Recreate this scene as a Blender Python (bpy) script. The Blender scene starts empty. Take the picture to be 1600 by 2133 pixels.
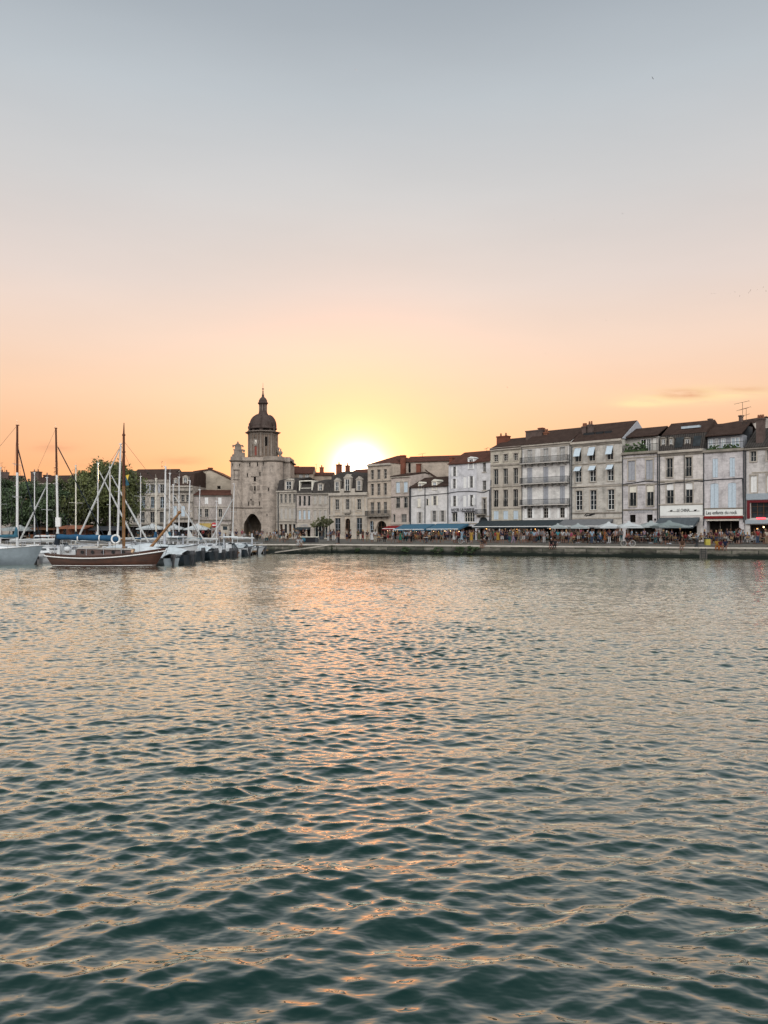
import bpy, bmesh, math, random
import numpy as np
from mathutils import Vector, Matrix
R = math.radians
rnd = random.Random(7)
S = bpy.context.scene
COL = S.collection
F, CX, HZ, EYE = 1600.0, 800.0, 1108.0, 2.8      # focal length and optical axis in photo pixels, eye height above water

def K(px): return (px - CX) / F
def at(px, Y, z=0.0): return Vector((K(px) * Y, Y, z))
def zz(py, Y): return EYE + (HZ - py) * Y / F

# ------------------------------------------------------------------ mesh collector
class MB:
    def __init__(s): s.v = []; s.f = []; s.m = []; s.s = []
    def add(s, vs, fs, mi=0, sm=False):
        o = len(s.v); s.v += [tuple(v) for v in vs]
        for f in fs: s.f.append([i + o for i in f]); s.m.append(mi); s.s.append(sm)
        return s
    def box(s, x0, y0, z0, x1, y1, z1, mi=0):
        if x1 < x0: x0, x1 = x1, x0
        if y1 < y0: y0, y1 = y1, y0
        if z1 < z0: z0, z1 = z1, z0
        return s.add([(x0,y0,z0),(x1,y0,z0),(x1,y1,z0),(x0,y1,z0),(x0,y0,z1),(x1,y0,z1),(x1,y1,z1),(x0,y1,z1)],
              [(0,3,2,1),(4,5,6,7),(0,1,5,4),(1,2,6,5),(2,3,7,6),(3,0,4,7)], mi)
    def quad(s, a, b, c, d, mi=0): return s.add([a,b,c,d], [(0,1,2,3)], mi)
    def poly(s, pts, mi=0): return s.add(pts, [tuple(range(len(pts)))], mi)
    def tube(s, p0, p1, r0, r1=None, n=6, mi=0, cap=True, sm=True):
        p0, p1 = Vector(p0), Vector(p1); r1 = r0 if r1 is None else r1
        d = (p1 - p0)
        if d.length < 1e-6: return s
        d.normalize(); a = d.orthogonal().normalized(); b = d.cross(a)
        vs = []
        for p, r in ((p0, r0), (p1, r1)):
            for i in range(n):
                t = 2*math.pi*i/n; vs.append(p + (a*math.cos(t) + b*math.sin(t))*r)
        s.add(vs, [(i, (i+1) % n, n+(i+1) % n, n+i) for i in range(n)], mi, sm)
        if cap: s.add(vs[:n], [tuple(reversed(range(n)))], mi); s.add(vs[n:], [tuple(range(n))], mi)
        return s
    def path(s, pts, r, n=5, mi=0):
        for a, b in zip(pts[:-1], pts[1:]): s.tube(a, b, r, r, n, mi)
        return s
    def lathe(s, prof, c=(0,0,0), n=16, mi=0, sm=True, ph=0.0, sx=1.0, sy=1.0):
        vs = []
        for r, z in prof:
            for i in range(n):
                t = 2*math.pi*i/n + ph; vs.append((c[0]+r*math.cos(t)*sx, c[1]+r*math.sin(t)*sy, c[2]+z))
        fs = []
        for j in range(len(prof)-1):
            for i in range(n):
                k = (i+1) % n; fs.append((j*n+i, j*n+k, (j+1)*n+k, (j+1)*n+i))
        s.add(vs, fs, mi, sm)
        if prof[0][0] > 1e-4: s.add(vs[:n], [tuple(reversed(range(n)))], mi)
        if prof[-1][0] > 1e-4: s.add(vs[-n:], [tuple(range(n))], mi)
        return s
    def prism(s, prof, x0, x1, mi=0):            # profile of (y,z), counter-clockwise seen from +x, swept along x
        n = len(prof)
        vs = [(x0, y, z) for y, z in prof] + [(x1, y, z) for y, z in prof]
        fs = [(i, n+i, n+(i+1) % n, (i+1) % n) for i in range(n)]
        fs = [tuple(reversed(f)) for f in fs]
        s.add(vs, fs, mi); s.add(vs[:n], [tuple(reversed(range(n)))], mi); s.add(vs[n:], [tuple(range(n))], mi)
        return s
    def ell(s, c, rx, ry, rz, n=10, m=6, mi=0):
        prof = [(max(math.sin(math.pi*j/m), 1e-5), -math.cos(math.pi*j/m)) for j in range(m+1)]
        vs = []
        for r, z in prof:
            for i in range(n):
                t = 2*math.pi*i/n; vs.append((c[0]+rx*r*math.cos(t), c[1]+ry*r*math.sin(t), c[2]+rz*z))
        fs = [(j*n+i, j*n+(i+1) % n, (j+1)*n+(i+1) % n, (j+1)*n+i) for j in range(m) for i in range(n)]
        return s.add(vs, fs, mi, True)
    def xf(s, M, i0=0):
        for i in range(i0, len(s.v)): s.v[i] = tuple(M @ Vector(s.v[i]))
        return s
    def mesh(s, name):
        me = bpy.data.meshes.new(name); me.from_pydata(s.v, [], s.f)
        me.polygons.foreach_set('material_index', s.m); me.polygons.foreach_set('use_smooth', s.s)
        me.update(); return me
    def build(s, name, mats, parent=None, loc=None, rotz=None):
        return link(name, s.mesh(name), mats, parent, loc, rotz)

def link(name, data, mats=None, parent=None, loc=None, rotz=None):
    o = bpy.data.objects.new(name, data); COL.objects.link(o)
    if mats is not None:
        for m in (mats if isinstance(mats, (list, tuple)) else [mats]): data.materials.append(m)
    if parent is not None: o.parent = parent
    if loc is not None: o.location = loc
    if rotz is not None: o.rotation_euler = (0, 0, rotz)
    return o
def tag(o, label=None, cat=None, group=None, kind=None):
    if label: o['label'] = label
    if cat: o['category'] = cat
    if group: o['group'] = group
    if kind: o['kind'] = kind
    return o
def thing(name, label, cat, loc=(0,0,0), rotz=0.0, group=None):
    o = bpy.data.objects.new(name, None); COL.objects.link(o); o.location = loc; o.rotation_euler = (0,0,rotz)
    o.empty_display_size = .2
    return tag(o, label, cat, group)
def kids(o): return [c for c in bpy.data.objects if c.parent == o]

# ------------------------------------------------------------------ materials
def newmat(name):
    m = bpy.data.materials.new(name); m.use_nodes = True
    nt = m.node_tree; b = nt.nodes['Principled BSDF']
    return m, nt, b, nt.links
def N(nt, t, **kw):
    n = nt.nodes.new(t)
    for k, v in kw.items(): setattr(n, k, v)
    return n
def mth(nt, op, a, b=None, clamp=False):
    n = N(nt, 'ShaderNodeMath', operation=op); n.use_clamp = clamp
    for i, x in enumerate((a, b)):
        if x is None: continue
        if isinstance(x, (int, float)): n.inputs[i].default_value = x
        else: nt.links.new(x, n.inputs[i])
    return n.outputs[0]
def ramp(nt, fac, stops, interp='LINEAR'):
    n = N(nt, 'ShaderNodeValToRGB'); cr = n.color_ramp; cr.interpolation = interp
    while len(cr.elements) < len(stops): cr.elements.new(0.5)
    for e, (p, c) in zip(cr.elements, stops):
        e.position = p; e.color = (c[0], c[1], c[2], 1) if not isinstance(c, (int, float)) else (c, c, c, 1)
    nt.links.new(fac, n.inputs[0]); return n.outputs[0]
def mix(nt, fac, a, b, mode='MIX'):
    n = N(nt, 'ShaderNodeMix', data_type='RGBA', blend_type=mode)
    for i, x in ((0, fac), (6, a), (7, b)):
        if isinstance(x, (int, float)): n.inputs[i].default_value = x if i == 0 else (x, x, x, 1)
        elif isinstance(x, (tuple, list)): n.inputs[i].default_value = (x[0], x[1], x[2], 1)
        else: nt.links.new(x, n.inputs[i])
    return n.outputs[2]
def noise(nt, vec, scale, detail=4, rough=.55):
    n = N(nt, 'ShaderNodeTexNoise'); n.inputs['Scale'].default_value = scale
    n.inputs['Detail'].default_value = detail; n.inputs['Roughness'].default_value = rough
    if vec is not None: nt.links.new(vec, n.inputs['Vector'])
    return n.outputs['Fac']
def mapping(nt, vec, scale=(1,1,1), loc=(0,0,0)):
    n = N(nt, 'ShaderNodeMapping'); n.inputs['Scale'].default_value = scale; n.inputs['Location'].default_value = loc
    nt.links.new(vec, n.inputs['Vector']); return n.outputs[0]
def bump(nt, b, h, strength=.3, dist=.02):
    n = N(nt, 'ShaderNodeBump'); n.inputs['Strength'].default_value = strength; n.inputs['Distance'].default_value = dist
    nt.links.new(h, n.inputs['Height']); nt.links.new(n.outputs[0], b.inputs['Normal'])

def simple(name, col, rough=.7, var=.15, scale=4, spec=.12, metal=0.0, bmp=0.0):
    m, nt, b, L = newmat(name)
    tc = N(nt, 'ShaderNodeTexCoord')
    f = noise(nt, tc.outputs['Object'], scale)
    c = ramp(nt, f, [(.3, tuple(x*(1-var) for x in col)), (.7, tuple(min(1, x*(1+var)) for x in col))])
    L.new(c, b.inputs['Base Color'])
    b.inputs['Roughness'].default_value = rough; b.inputs['Specular IOR Level'].default_value = spec; b.inputs['Metallic'].default_value = metal
    if bmp: bump(nt, b, f, bmp)
    return m
def uv_coord(nt):
    tc = N(nt, 'ShaderNodeTexCoord'); sp = N(nt, 'ShaderNodeSeparateXYZ'); nt.links.new(tc.outputs['Object'], sp.inputs[0])
    u = mth(nt, 'ADD', sp.outputs[0], sp.outputs[1]); cb = N(nt, 'ShaderNodeCombineXYZ')
    nt.links.new(u, cb.inputs[0]); nt.links.new(sp.outputs[2], cb.inputs[1])
    return tc, sp, cb.outputs[0]
def stone(name, col, bw=.85, bh=.36, dirt=.5, joint=.75, mott=.2, seed=0.0, dirtcol=(.07,.065,.058)):
    m, nt, b, L = newmat(name)
    tc, sp, uv = uv_coord(nt)
    if seed:
        uv = mapping(nt, uv, loc=(seed*3.7, seed*1.9, 0))
    br = N(nt, 'ShaderNodeTexBrick'); br.offset = .5
    L.new(uv, br.inputs['Vector'])
    br.inputs['Color1'].default_value = (*col, 1); br.inputs['Color2'].default_value = tuple(c*.88 for c in col) + (1,)
    br.inputs['Mortar'].default_value = tuple(c*joint for c in col) + (1,)
    br.inputs['Scale'].default_value = 1; br.inputs['Brick Width'].default_value = bw; br.inputs['Row Height'].default_value = bh
    br.inputs['Mortar Size'].default_value = .014; br.inputs['Mortar Smooth'].default_value = .4
    n1 = noise(nt, uv, .7, 8, .62); n2 = noise(nt, uv, 5.0, 5, .6)
    c = mix(nt, 1.0, br.outputs['Color'], ramp(nt, n1, [(.28, 1-mott*2.0), (.5, .97), (.75, 1+mott*.6)]), 'MULTIPLY')
    c = mix(nt, 1.0, c, ramp(nt, n2, [(.25, 1-mott*.9), (.7, 1+mott*.35)]), 'MULTIPLY')
    st = noise(nt, mapping(nt, uv, (1.5, .13, 1)), 1.0, 6, .65)
    st2 = noise(nt, mapping(nt, uv, (.5, .5, 1), (9, 3, 0)), 1.0, 5, .6)
    k = mth(nt, 'MULTIPLY', ramp(nt, st, [(.48, 0), (.72, 1)]), ramp(nt, st2, [(.38, 0), (.62, 1)]))
    c = mix(nt, mth(nt, 'MULTIPLY', k, dirt), c, dirtcol)
    n3 = noise(nt, mapping(nt, uv, (.8, .8, 1), (31, 7, 0)), 2.2, 8, .7)
    c = mix(nt, ramp(nt, n3, [(.52, 0), (.70, dirt*.75)]), c, tuple(x*1.6 for x in dirtcol))
    L.new(c, b.inputs['Base Color']); b.inputs['Roughness'].default_value = .9; b.inputs['Specular IOR Level'].default_value = .06
    h = mth(nt, 'ADD', mth(nt, 'MULTIPLY', br.outputs['Fac'], -.6), n2)
    bump(nt, b, h, .35, .02)
    return m
def tiles(name, col, pitch=.2, var=.35):
    m, nt, b, L = newmat(name)
    tc, sp, uv = uv_coord(nt)
    w = N(nt, 'ShaderNodeTexWave', wave_type='BANDS', bands_direction='X'); w.inputs['Scale'].default_value = .32/pitch
    w.inputs['Distortion'].default_value = .6; w.inputs['Detail'].default_value = 2
    L.new(tc.outputs['Object'], w.inputs['Vector'])
    n1 = noise(nt, tc.outputs['Object'], 1.2, 7, .65); n2 = noise(nt, tc.outputs['Object'], 9, 4, .6)
    c = ramp(nt, n1, [(.25, tuple(x*(1-var) for x in col)), (.75, tuple(x*(1+var) for x in col))])
    c = mix(nt, 1.0, c, ramp(nt, n2, [(.3, .6), (.7, 1.25)]), 'MULTIPLY')
    c = mix(nt, 1.0, c, ramp(nt, w.outputs['Fac'], [(0, .5), (.5, 1)]), 'MULTIPLY')
    L.new(c, b.inputs['Base Color']); b.inputs['Roughness'].default_value = .85; b.inputs['Specular IOR Level'].default_value = .06
    bump(nt, b, w.outputs['Fac'], .6, .05)
    return m
def emit(name, col, st):
    m, nt, b, L = newmat(name)
    b.inputs['Base Color'].default_value = (*col, 1); b.inputs['Emission Color'].default_value = (*col, 1); b.inputs['Emission Strength'].default_value = st
    return m
def glassmat(name, col=(.012,.016,.018), rough=.06):
    m, nt, b, L = newmat(name)
    tc = N(nt, 'ShaderNodeTexCoord'); f = noise(nt, tc.outputs['Object'], .8, 3)
    L.new(ramp(nt, f, [(.35, tuple(c*.5 for c in col)), (.7, tuple(c*2.2 for c in col))]), b.inputs['Base Color'])
    b.inputs['Roughness'].default_value = rough; b.inputs['Specular IOR Level'].default_value = .14
    bump(nt, b, f, .06, .05)
    return m
# ------------------------------------------------------------------ camera, sky, sun
cam = bpy.data.cameras.new('camera'); co = bpy.data.objects.new('camera', cam); COL.objects.link(co); S.camera = co
co.location = (0, 0, EYE); co.rotation_euler = (R(90), 0, 0)
cam.sensor_fit = 'HORIZONTAL'; cam.sensor_width = 36; cam.lens = 36; cam.clip_end = 6000; cam.clip_start = .05
cam.shift_y = (HZ - 2133/2) / 1600
SUN_AZ, SUN_EL = math.atan(K(748)), R(4.6)
SD = Vector((math.sin(SUN_AZ)*math.cos(SUN_EL), math.cos(SUN_AZ)*math.cos(SUN_EL), math.sin(SUN_EL)))
W = bpy.data.worlds.new('World'); S.world = W; W.use_nodes = True
nt = W.node_tree; L = nt.links
for n in list(nt.nodes): nt.nodes.remove(n)
out = N(nt, 'ShaderNodeOutputWorld')
sky = N(nt, 'ShaderNodeTexSky'); sky.sky_type = 'NISHITA'; sky.sun_disc = False
sky.sun_elevation = SUN_EL; sky.sun_rotation = SUN_AZ; sky.air_density = 1.0; sky.dust_density = 0.6
b1 = N(nt, 'ShaderNodeBackground'); b1.inputs[1].default_value = .02; L.new(sky.outputs[0], b1.inputs[0])
tc = N(nt, 'ShaderNodeTexCoord'); D = tc.outputs['Generated']
sp = N(nt, 'ShaderNodeSeparateXYZ'); L.new(D, sp.inputs[0])
def lin(r, g, b):
    f = lambda c: ((c/255+.055)/1.055)**2.4 if c > 10 else c/3294.6
    return (f(r), f(g), f(b))
SKYSTOPS = [(0.0, lin(243,148,104)), (.07, lin(249,167,119)), (.125, lin(250,187,144)), (.17, lin(250,203,168)), (.225, lin(246,212,190)),
   (.30, lin(231,213,204)), (.40, lin(211,208,207)), (.49, lin(190,196,201)), (.57, lin(167,175,183)), (.75, lin(110,134,134)), (1.0, lin(62,94,92))]
g = ramp(nt, sp.outputs[2], SKYSTOPS)
# unseen half of the sky, opposite the sunset: brightened as added fill for facades
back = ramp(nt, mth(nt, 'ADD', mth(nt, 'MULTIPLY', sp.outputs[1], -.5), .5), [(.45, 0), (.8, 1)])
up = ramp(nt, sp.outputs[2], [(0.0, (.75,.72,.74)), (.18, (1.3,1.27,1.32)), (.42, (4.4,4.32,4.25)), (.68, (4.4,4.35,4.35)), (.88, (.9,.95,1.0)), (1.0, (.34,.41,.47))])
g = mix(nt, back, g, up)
# glow round the sun
dp = N(nt, 'ShaderNodeVectorMath', operation='DOT_PRODUCT'); L.new(D, dp.inputs[0]); dp.inputs[1].default_value = SD
th = mth(nt, 'ARCCOSINE', mth(nt, 'MINIMUM', dp.outputs['Value'], .9999995))
def gauss(sig, amp, p=2.0): return mth(nt, 'MULTIPLY', mth(nt, 'EXPONENT', mth(nt, 'MULTIPLY', mth(nt, 'POWER', mth(nt, 'DIVIDE', th, R(sig)), p), -1)), amp)
g = mix(nt, gauss(8.0, .24), g, (2.6,.66,.34))
g = mix(nt, gauss(4.9, .82), g, (2.6,.76,.30))
g = mix(nt, gauss(2.9, .8), g, (2.6,1.02,.58))
g = mix(nt, gauss(1.5, 1.0), g, (6.0,4.4,3.2))
# thin streaks of cloud low in the sky
inv = mth(nt, 'MAXIMUM', sp.outputs[1], .05)
cx = mth(nt, 'DIVIDE', sp.outputs[0], inv); cz = mth(nt, 'DIVIDE', sp.outputs[2], inv)
cv = N(nt, 'ShaderNodeCombineXYZ'); L.new(cx, cv.inputs[0]); L.new(cz, cv.inputs[1])
def blob(x, z, sx, sz):
    a = mth(nt, 'DIVIDE', mth(nt, 'SUBTRACT', cx, x), sx); b = mth(nt, 'DIVIDE', mth(nt, 'SUBTRACT', cz, z), sz)
    r2 = mth(nt, 'ADD', mth(nt, 'MULTIPLY', a, a), mth(nt, 'MULTIPLY', b, b))
    return mth(nt, 'EXPONENT', mth(nt, 'MULTIPLY', r2, -1))
fn = noise(nt, mapping(nt, cv.outputs[0], (14, 90, 1)), 1.0, 6, .6)
fr = ramp(nt, fn, [(.30, 0), (.50, 1)])
dark = None
for x, z, sx, sz, a in ((K(1425), (HZ-821)/F, .030, .006, 1.0), (K(378), (HZ-961)/F, .030, .007, .9), (K(112), (HZ-932)/F, .026, .006, .7), (K(1545), (HZ-811)/F, .035, .004, .5), (K(205), (HZ-965)/F, .05, .006, .6)):
    q = mth(nt, 'MULTIPLY', blob(x, z, sx, sz), a); dark = q if dark is None else mth(nt, 'ADD', dark, q)
lite = None
for x, z, sx, sz in ((K(1400), (HZ-832)/F, .06, .007), (K(1500), (HZ-818)/F, .07, .008), (K(1330), (HZ-842)/F, .03, .004)):
    q = blob(x, z, sx, sz); lite = q if lite is None else mth(nt, 'ADD', lite, q)
g = mix(nt, mth(nt, 'MULTIPLY', mth(nt, 'MULTIPLY', lite, fr, True), .85), g, lin(255,224,168))
g = mix(nt, mth(nt, 'MULTIPLY', mth(nt, 'MULTIPLY', dark, fr, True), .9), g, lin(222,146,112))
# faint broad unevenness of high haze
hz = noise(nt, mapping(nt, D, (1.6, 1.6, 7)), 1.0, 5, .55)
g = mix(nt, 1.0, g, ramp(nt, hz, [(.3, .955), (.7, 1.035)]), 'MULTIPLY')
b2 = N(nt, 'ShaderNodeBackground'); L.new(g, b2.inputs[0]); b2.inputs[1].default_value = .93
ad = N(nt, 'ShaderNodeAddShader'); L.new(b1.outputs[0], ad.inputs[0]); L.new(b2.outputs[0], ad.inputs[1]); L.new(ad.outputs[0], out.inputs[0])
sl = bpy.data.lights.new('sun', 'SUN'); sl.energy = 3.0; sl.angle = R(.5); sl.color = (1, .62, .32)
so = bpy.data.objects.new('sun', sl); COL.objects.link(so); so.rotation_euler = SD.to_track_quat('Z', 'Y').to_euler(); so.location = SD*300
S.view_settings.view_transform = 'Standard'; S.view_settings.look = 'None'; S.view_settings.exposure = 0; S.view_settings.gamma = 1
S.cycles.max_bounces = 6; S.cycles.diffuse_bounces = 2; S.cycles.glossy_bounces = 3; S.cycles.transparent_max_bounces = 6
S.cycles.caustics_reflective = False; S.cycles.caustics_refractive = False; S.cycles.sample_clamp_indirect = 4.0
S.cycles.use_denoising = True

# ------------------------------------------------------------------ water
def water():
    nr, ncore, nout = 1900, 940, 180
    Ys = np.concatenate([np.linspace(-30, 3.4, 60, endpoint=False), 3.4*(112/3.4)**np.linspace(0, 1, nr)])
    tcore = np.linspace(-1, 1, ncore)
    P = []
    X = np.zeros((len(Ys), ncore + 2*nout)); 
    half = .56*np.maximum(Ys, 0) + 1.2
    X[:, nout:nout+ncore] = half[:, None]*tcore[None, :]
    e = np.arange(1, nout+1)/nout; ns = nout-14; sh = .45*np.maximum(Ys, 0) + 10.0        # a coarser shoulder, then a few wide columns to the far sides
    X[:, nout+ncore:nout+ncore+ns] = half[:, None] + sh[:, None]*(np.arange(1, ns+1)/ns)[None, :]
    X[:, nout+ncore+ns:] = (half+sh)[:, None] + (190-half-sh)[:, None]*((np.arange(1, 15)/14)**1.5)[None, :]
    X[:, :nout] = -X[:, nout+ncore:][:, ::-1]
    Y = np.repeat(Ys[:, None], X.shape[1], 1)
    dx = np.abs(np.gradient(X, axis=1)); dy = np.abs(np.gradient(Y, axis=0)); sp = np.maximum(dx, dy*.8)
    rg = np.random.default_rng(5)
    Zd = np.zeros_like(X); Xd = np.zeros_like(X); Yd = np.zeros_like(X)
    lams = np.concatenate([np.geomspace(.07, .13, 14), np.geomspace(.13, .42, 44), np.geomspace(.42, 1.2, 13)])
    for lam in lams:
        lam *= rg.uniform(.93, 1.07)
        spread = .36 if lam > .42 else .46 if lam > .13 else .7
        th = rg.normal(-math.pi/2 + .12, spread)
        kx, ky = math.cos(th)*2*math.pi/lam, math.sin(th)*2*math.pi/lam
        if lam > .42: slope = .026
        elif lam > .24: slope = .025
        elif lam > .13: slope = .033
        else: slope = .015
        k = 2*math.pi/lam; a = slope/k*rg.uniform(.6, 1.4); ph = rg.uniform(0, 2*math.pi)
        fade = np.clip((lam/sp - 2.5)/2.5, 0, 1)
        near = np.clip((Y-5)/10, 0, 1)                      # calmer, longer ripples in the lee of the near quay
        fade = fade*((1.15-.3*near) if lam > .42 else (.95+.1*near) if lam > .24 else (.78+.3*near))
        p = kx*X + ky*Y + ph + .5*np.sin(.21*kx*Y/max(k,1) + .13*X + ph)
        s_, c_ = np.sin(p), np.cos(p)
        Zd += a*fade*s_; q = 1.15*a*fade*c_
        Xd += q*kx/k; Yd += q*ky/k
    # patches of livelier and calmer water
    en = 1 + .28*np.sin(.31*X + .17*Y + 1) * np.sin(.23*Y - .11*X) + .2*np.sin(.9*X+.4*Y)*np.sin(.7*Y+2)
    Zd *= en
    co_ = np.stack([X+Xd, Y+Yd, Zd], -1).reshape(-1, 3).astype(np.float32)
    h, w = X.shape
    i = np.arange(h*w).reshape(h, w)
    q = np.stack([i[:-1, :-1], i[:-1, 1:], i[1:, 1:], i[1:, :-1]], -1).reshape(-1)
    me = bpy.data.meshes.new('water'); me.vertices.add(h*w); me.vertices.foreach_set('co', co_.ravel())
    nf = (h-1)*(w-1); me.loops.add(nf*4); me.loops.foreach_set('vertex_index', q.astype(np.int32))
    me.polygons.add(nf); me.polygons.foreach_set('loop_start', np.arange(0, nf*4, 4, dtype=np.int32))
    me.polygons.foreach_set('use_smooth', np.ones(nf, dtype=bool))
    me.update(calc_edges=True); me.validate()
    m, nt, b, L = newmat('harbour_water')
    b.inputs['Base Color'].default_value = (.003, .0145, .0132, 1); b.inputs['Roughness'].default_value = .5; b.inputs['Specular IOR Level'].default_value = 0
    tc = N(nt, 'ShaderNodeTexCoord')
    n1 = noise(nt, mapping(nt, tc.outputs['Object'], (.75, 1.5, 1)), 6.5, 2, .45)
    n2 = noise(nt, mapping(nt, tc.outputs['Object'], (1, 1.5, 1)), 1.3, 3, .5)
    hgt = mth(nt, 'ADD', n1, mth(nt, 'MULTIPLY', n2, 1.2))
    bump(nt, b, hgt, .4, .03)
    bn = b.inputs['Normal'].links[0].from_socket
    gl = N(nt, 'ShaderNodeBsdfGlossy'); gl.inputs['Roughness'].default_value = .03; gl.inputs['Color'].default_value = (.97, 1.0, .93, 1); L.new(bn, gl.inputs['Normal'])
    fz = N(nt, 'ShaderNodeFresnel'); fz.inputs['IOR'].default_value = 1.45; L.new(bn, fz.inputs['Normal'])
    ms = N(nt, 'ShaderNodeMixShader'); L.new(mth(nt, 'MINIMUM', mth(nt, 'ADD', mth(nt, 'MULTIPLY', fz.outputs[0], 2.1), .05), .97), ms.inputs[0]); L.new(b.outputs[0], ms.inputs[1]); L.new(gl.outputs[0], ms.inputs[2])
    mo = [n for n in nt.nodes if n.type == 'OUTPUT_MATERIAL'][0]; L.new(ms.outputs[0], mo.inputs[0])
    o = link('harbour_water', me, m); tag(o, kind='structure', label='rippled dark teal harbour water reflecting the sunset')
water()

# ------------------------------------------------------------------ quay: ground sheet, edge wall, low step
EDGE = [(-120, 106), (-6.4, 103), (40, 80), (78, 61)]
def edge_normal(i):
    a, b = Vector(EDGE[i]), Vector(EDGE[i+1]); d = (b-a).normalized(); return Vector((-d.y, d.x))
def edge_off(dist):                      # the edge line moved inland by dist
    pts = []
    for i in range(len(EDGE)):
        ns = [edge_normal(j) for j in (i-1, i) if 0 <= j < len(EDGE)-1]
        n = sum(ns, Vector((0, 0))).normalized(); k = dist/max(.3, n.dot(ns[0])); p = Vector(EDGE[i]) + n*k
        pts.append((p.x, p.y))
    return pts
def edge_dist(x, y):
    best = None
    for i in range(len(EDGE)-1):
        a, b = Vector(EDGE[i]), Vector(EDGE[i+1]); d = b-a; t = max(0, min(1, (Vector((x,y))-a).dot(d)/d.length_squared))
        p = a+d*t; q = (Vector((x,y))-p); s = q.length * (1 if q.dot(edge_normal(i)) >= 0 else -1)
        if best is None or abs(s) < abs(best): best = s
    return best
QZ = 1.15
def gz(x, y):
    d = edge_dist(x, y)
    if d < 2.2: return QZ
    return QZ + .12 + .26*max(0, min(1, (d-2.2)/16))
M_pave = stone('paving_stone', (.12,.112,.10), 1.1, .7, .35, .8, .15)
M_quay, nt, b, L = newmat('quay_stone')
tc, sp, uv = uv_coord(nt)
br = N(nt, 'ShaderNodeTexBrick'); L.new(uv, br.inputs['Vector']); br.inputs['Scale'].default_value = 1; br.inputs['Brick Width'].default_value = 1.15; br.inputs['Row Height'].default_value = .42
br.inputs['Color1'].default_value = (.17,.155,.13,1); br.inputs['Color2'].default_value = (.055,.052,.045,1); br.inputs['Mortar'].default_value = (.03,.03,.027,1); br.inputs['Mortar Size'].default_value = .02
n1 = noise(nt, uv, 1.1, 7, .65); n2 = noise(nt, uv, 4, 5, .6)
c = mix(nt, 1.0, br.outputs['Color'], ramp(nt, n1, [(.3, .3), (.7, 1.7)]), 'MULTIPLY')
c = mix(nt, ramp(nt, n2, [(.45, 0), (.7, .6)]), c, (.045,.06,.03))
wet = ramp(nt, mth(nt, 'ADD', sp.outputs[2], mth(nt, 'MULTIPLY', mth(nt, 'SUBTRACT', n1, .5), .7)), [(.25, 1), (.62, 0)])
c = mix(nt, wet, c, (.013,.017,.014))
L.new(c, b.inputs['Base Color']); b.inputs['Roughness'].default_value = .8; b.inputs['Specular IOR Level'].default_value = .05; bump(nt, b, mth(nt, 'ADD', n2, mth(nt, 'MULTIPLY', br.outputs['Fac'], -1)), .7, .05)
M_coping = stone('coping_stone', (.50,.46,.40), 1.4, 1.4, .3, .7, .15)
M_darkstep = stone('shaded_step_stone', (.10,.095,.085), 1.6, .5, .4, .7, .2)
# ground
pts0 = edge_off(2.0)
mb = MB()
prev = None
for d in (2.0, 6, 12, 18.4, 40):
    row = [Vector((x, y, gz(x, y) if d > 2.1 else QZ+.12)) for x, y in edge_off(d)]
    if prev:
        for i in range(len(row)-1): mb.quad(prev[i], prev[i+1], row[i+1], row[i])
    prev = row
e = prev
far = [Vector((-1500, 106, 1.53)), Vector((-1500, 2500, 1.53)), Vector((1500, 2500, 1.53)), Vector((1500, 61, 1.53))]
mb.poly([e[0], e[1], e[2], e[3], far[3], far[2], far[1], far[0]])
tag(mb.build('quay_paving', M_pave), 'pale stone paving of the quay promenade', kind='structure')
# quay wall with coping; low step behind it, shade and dirt put into its dark colour
qw = thing('quay_wall', 'weathered stone quay wall with pale coping and green slime at the waterline', 'quay wall', (0,0,0))
mb, mc, md = MB(), MB(), MB()
o0, o1, o2 = edge_off(0), edge_off(.04), edge_off(2.0)
for i in range(len(EDGE)-1):
    a, b_ = Vector(EDGE[i]), Vector(EDGE[i+1]); Ln = (b_-a).length
    seg = MB(); seg.box(0, 0, -2.5, Ln, 1.0, QZ-.14)
    M = Matrix.Translation((a.x, a.y, 0)) @ Matrix.Rotation(math.atan2(b_.y-a.y, b_.x-a.x), 4, 'Z')
    seg.xf(M); mb.add(seg.v, seg.f)
co0, co1 = edge_off(-.06), edge_off(2.0)
for i in range(len(EDGE)-1):
    p = [co0[i], co0[i+1], co1[i+1], co1[i]]
    t = [(x, y, QZ) for x, y in p]; bt = [(x, y, QZ-.14) for x, y in p]
    mc.add(t+bt, [(0,1,2,3), (4,7,6,5), (0,4,5,1), (2,6,7,3)])
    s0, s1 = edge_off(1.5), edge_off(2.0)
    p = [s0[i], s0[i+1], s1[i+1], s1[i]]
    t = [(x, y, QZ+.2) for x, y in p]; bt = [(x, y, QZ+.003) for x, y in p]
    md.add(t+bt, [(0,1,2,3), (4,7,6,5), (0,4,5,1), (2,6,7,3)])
wl = mb.build('wall', M_quay, qw); mc.build('coping', M_coping, qw); md.build('step', M_darkstep, qw)
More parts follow.
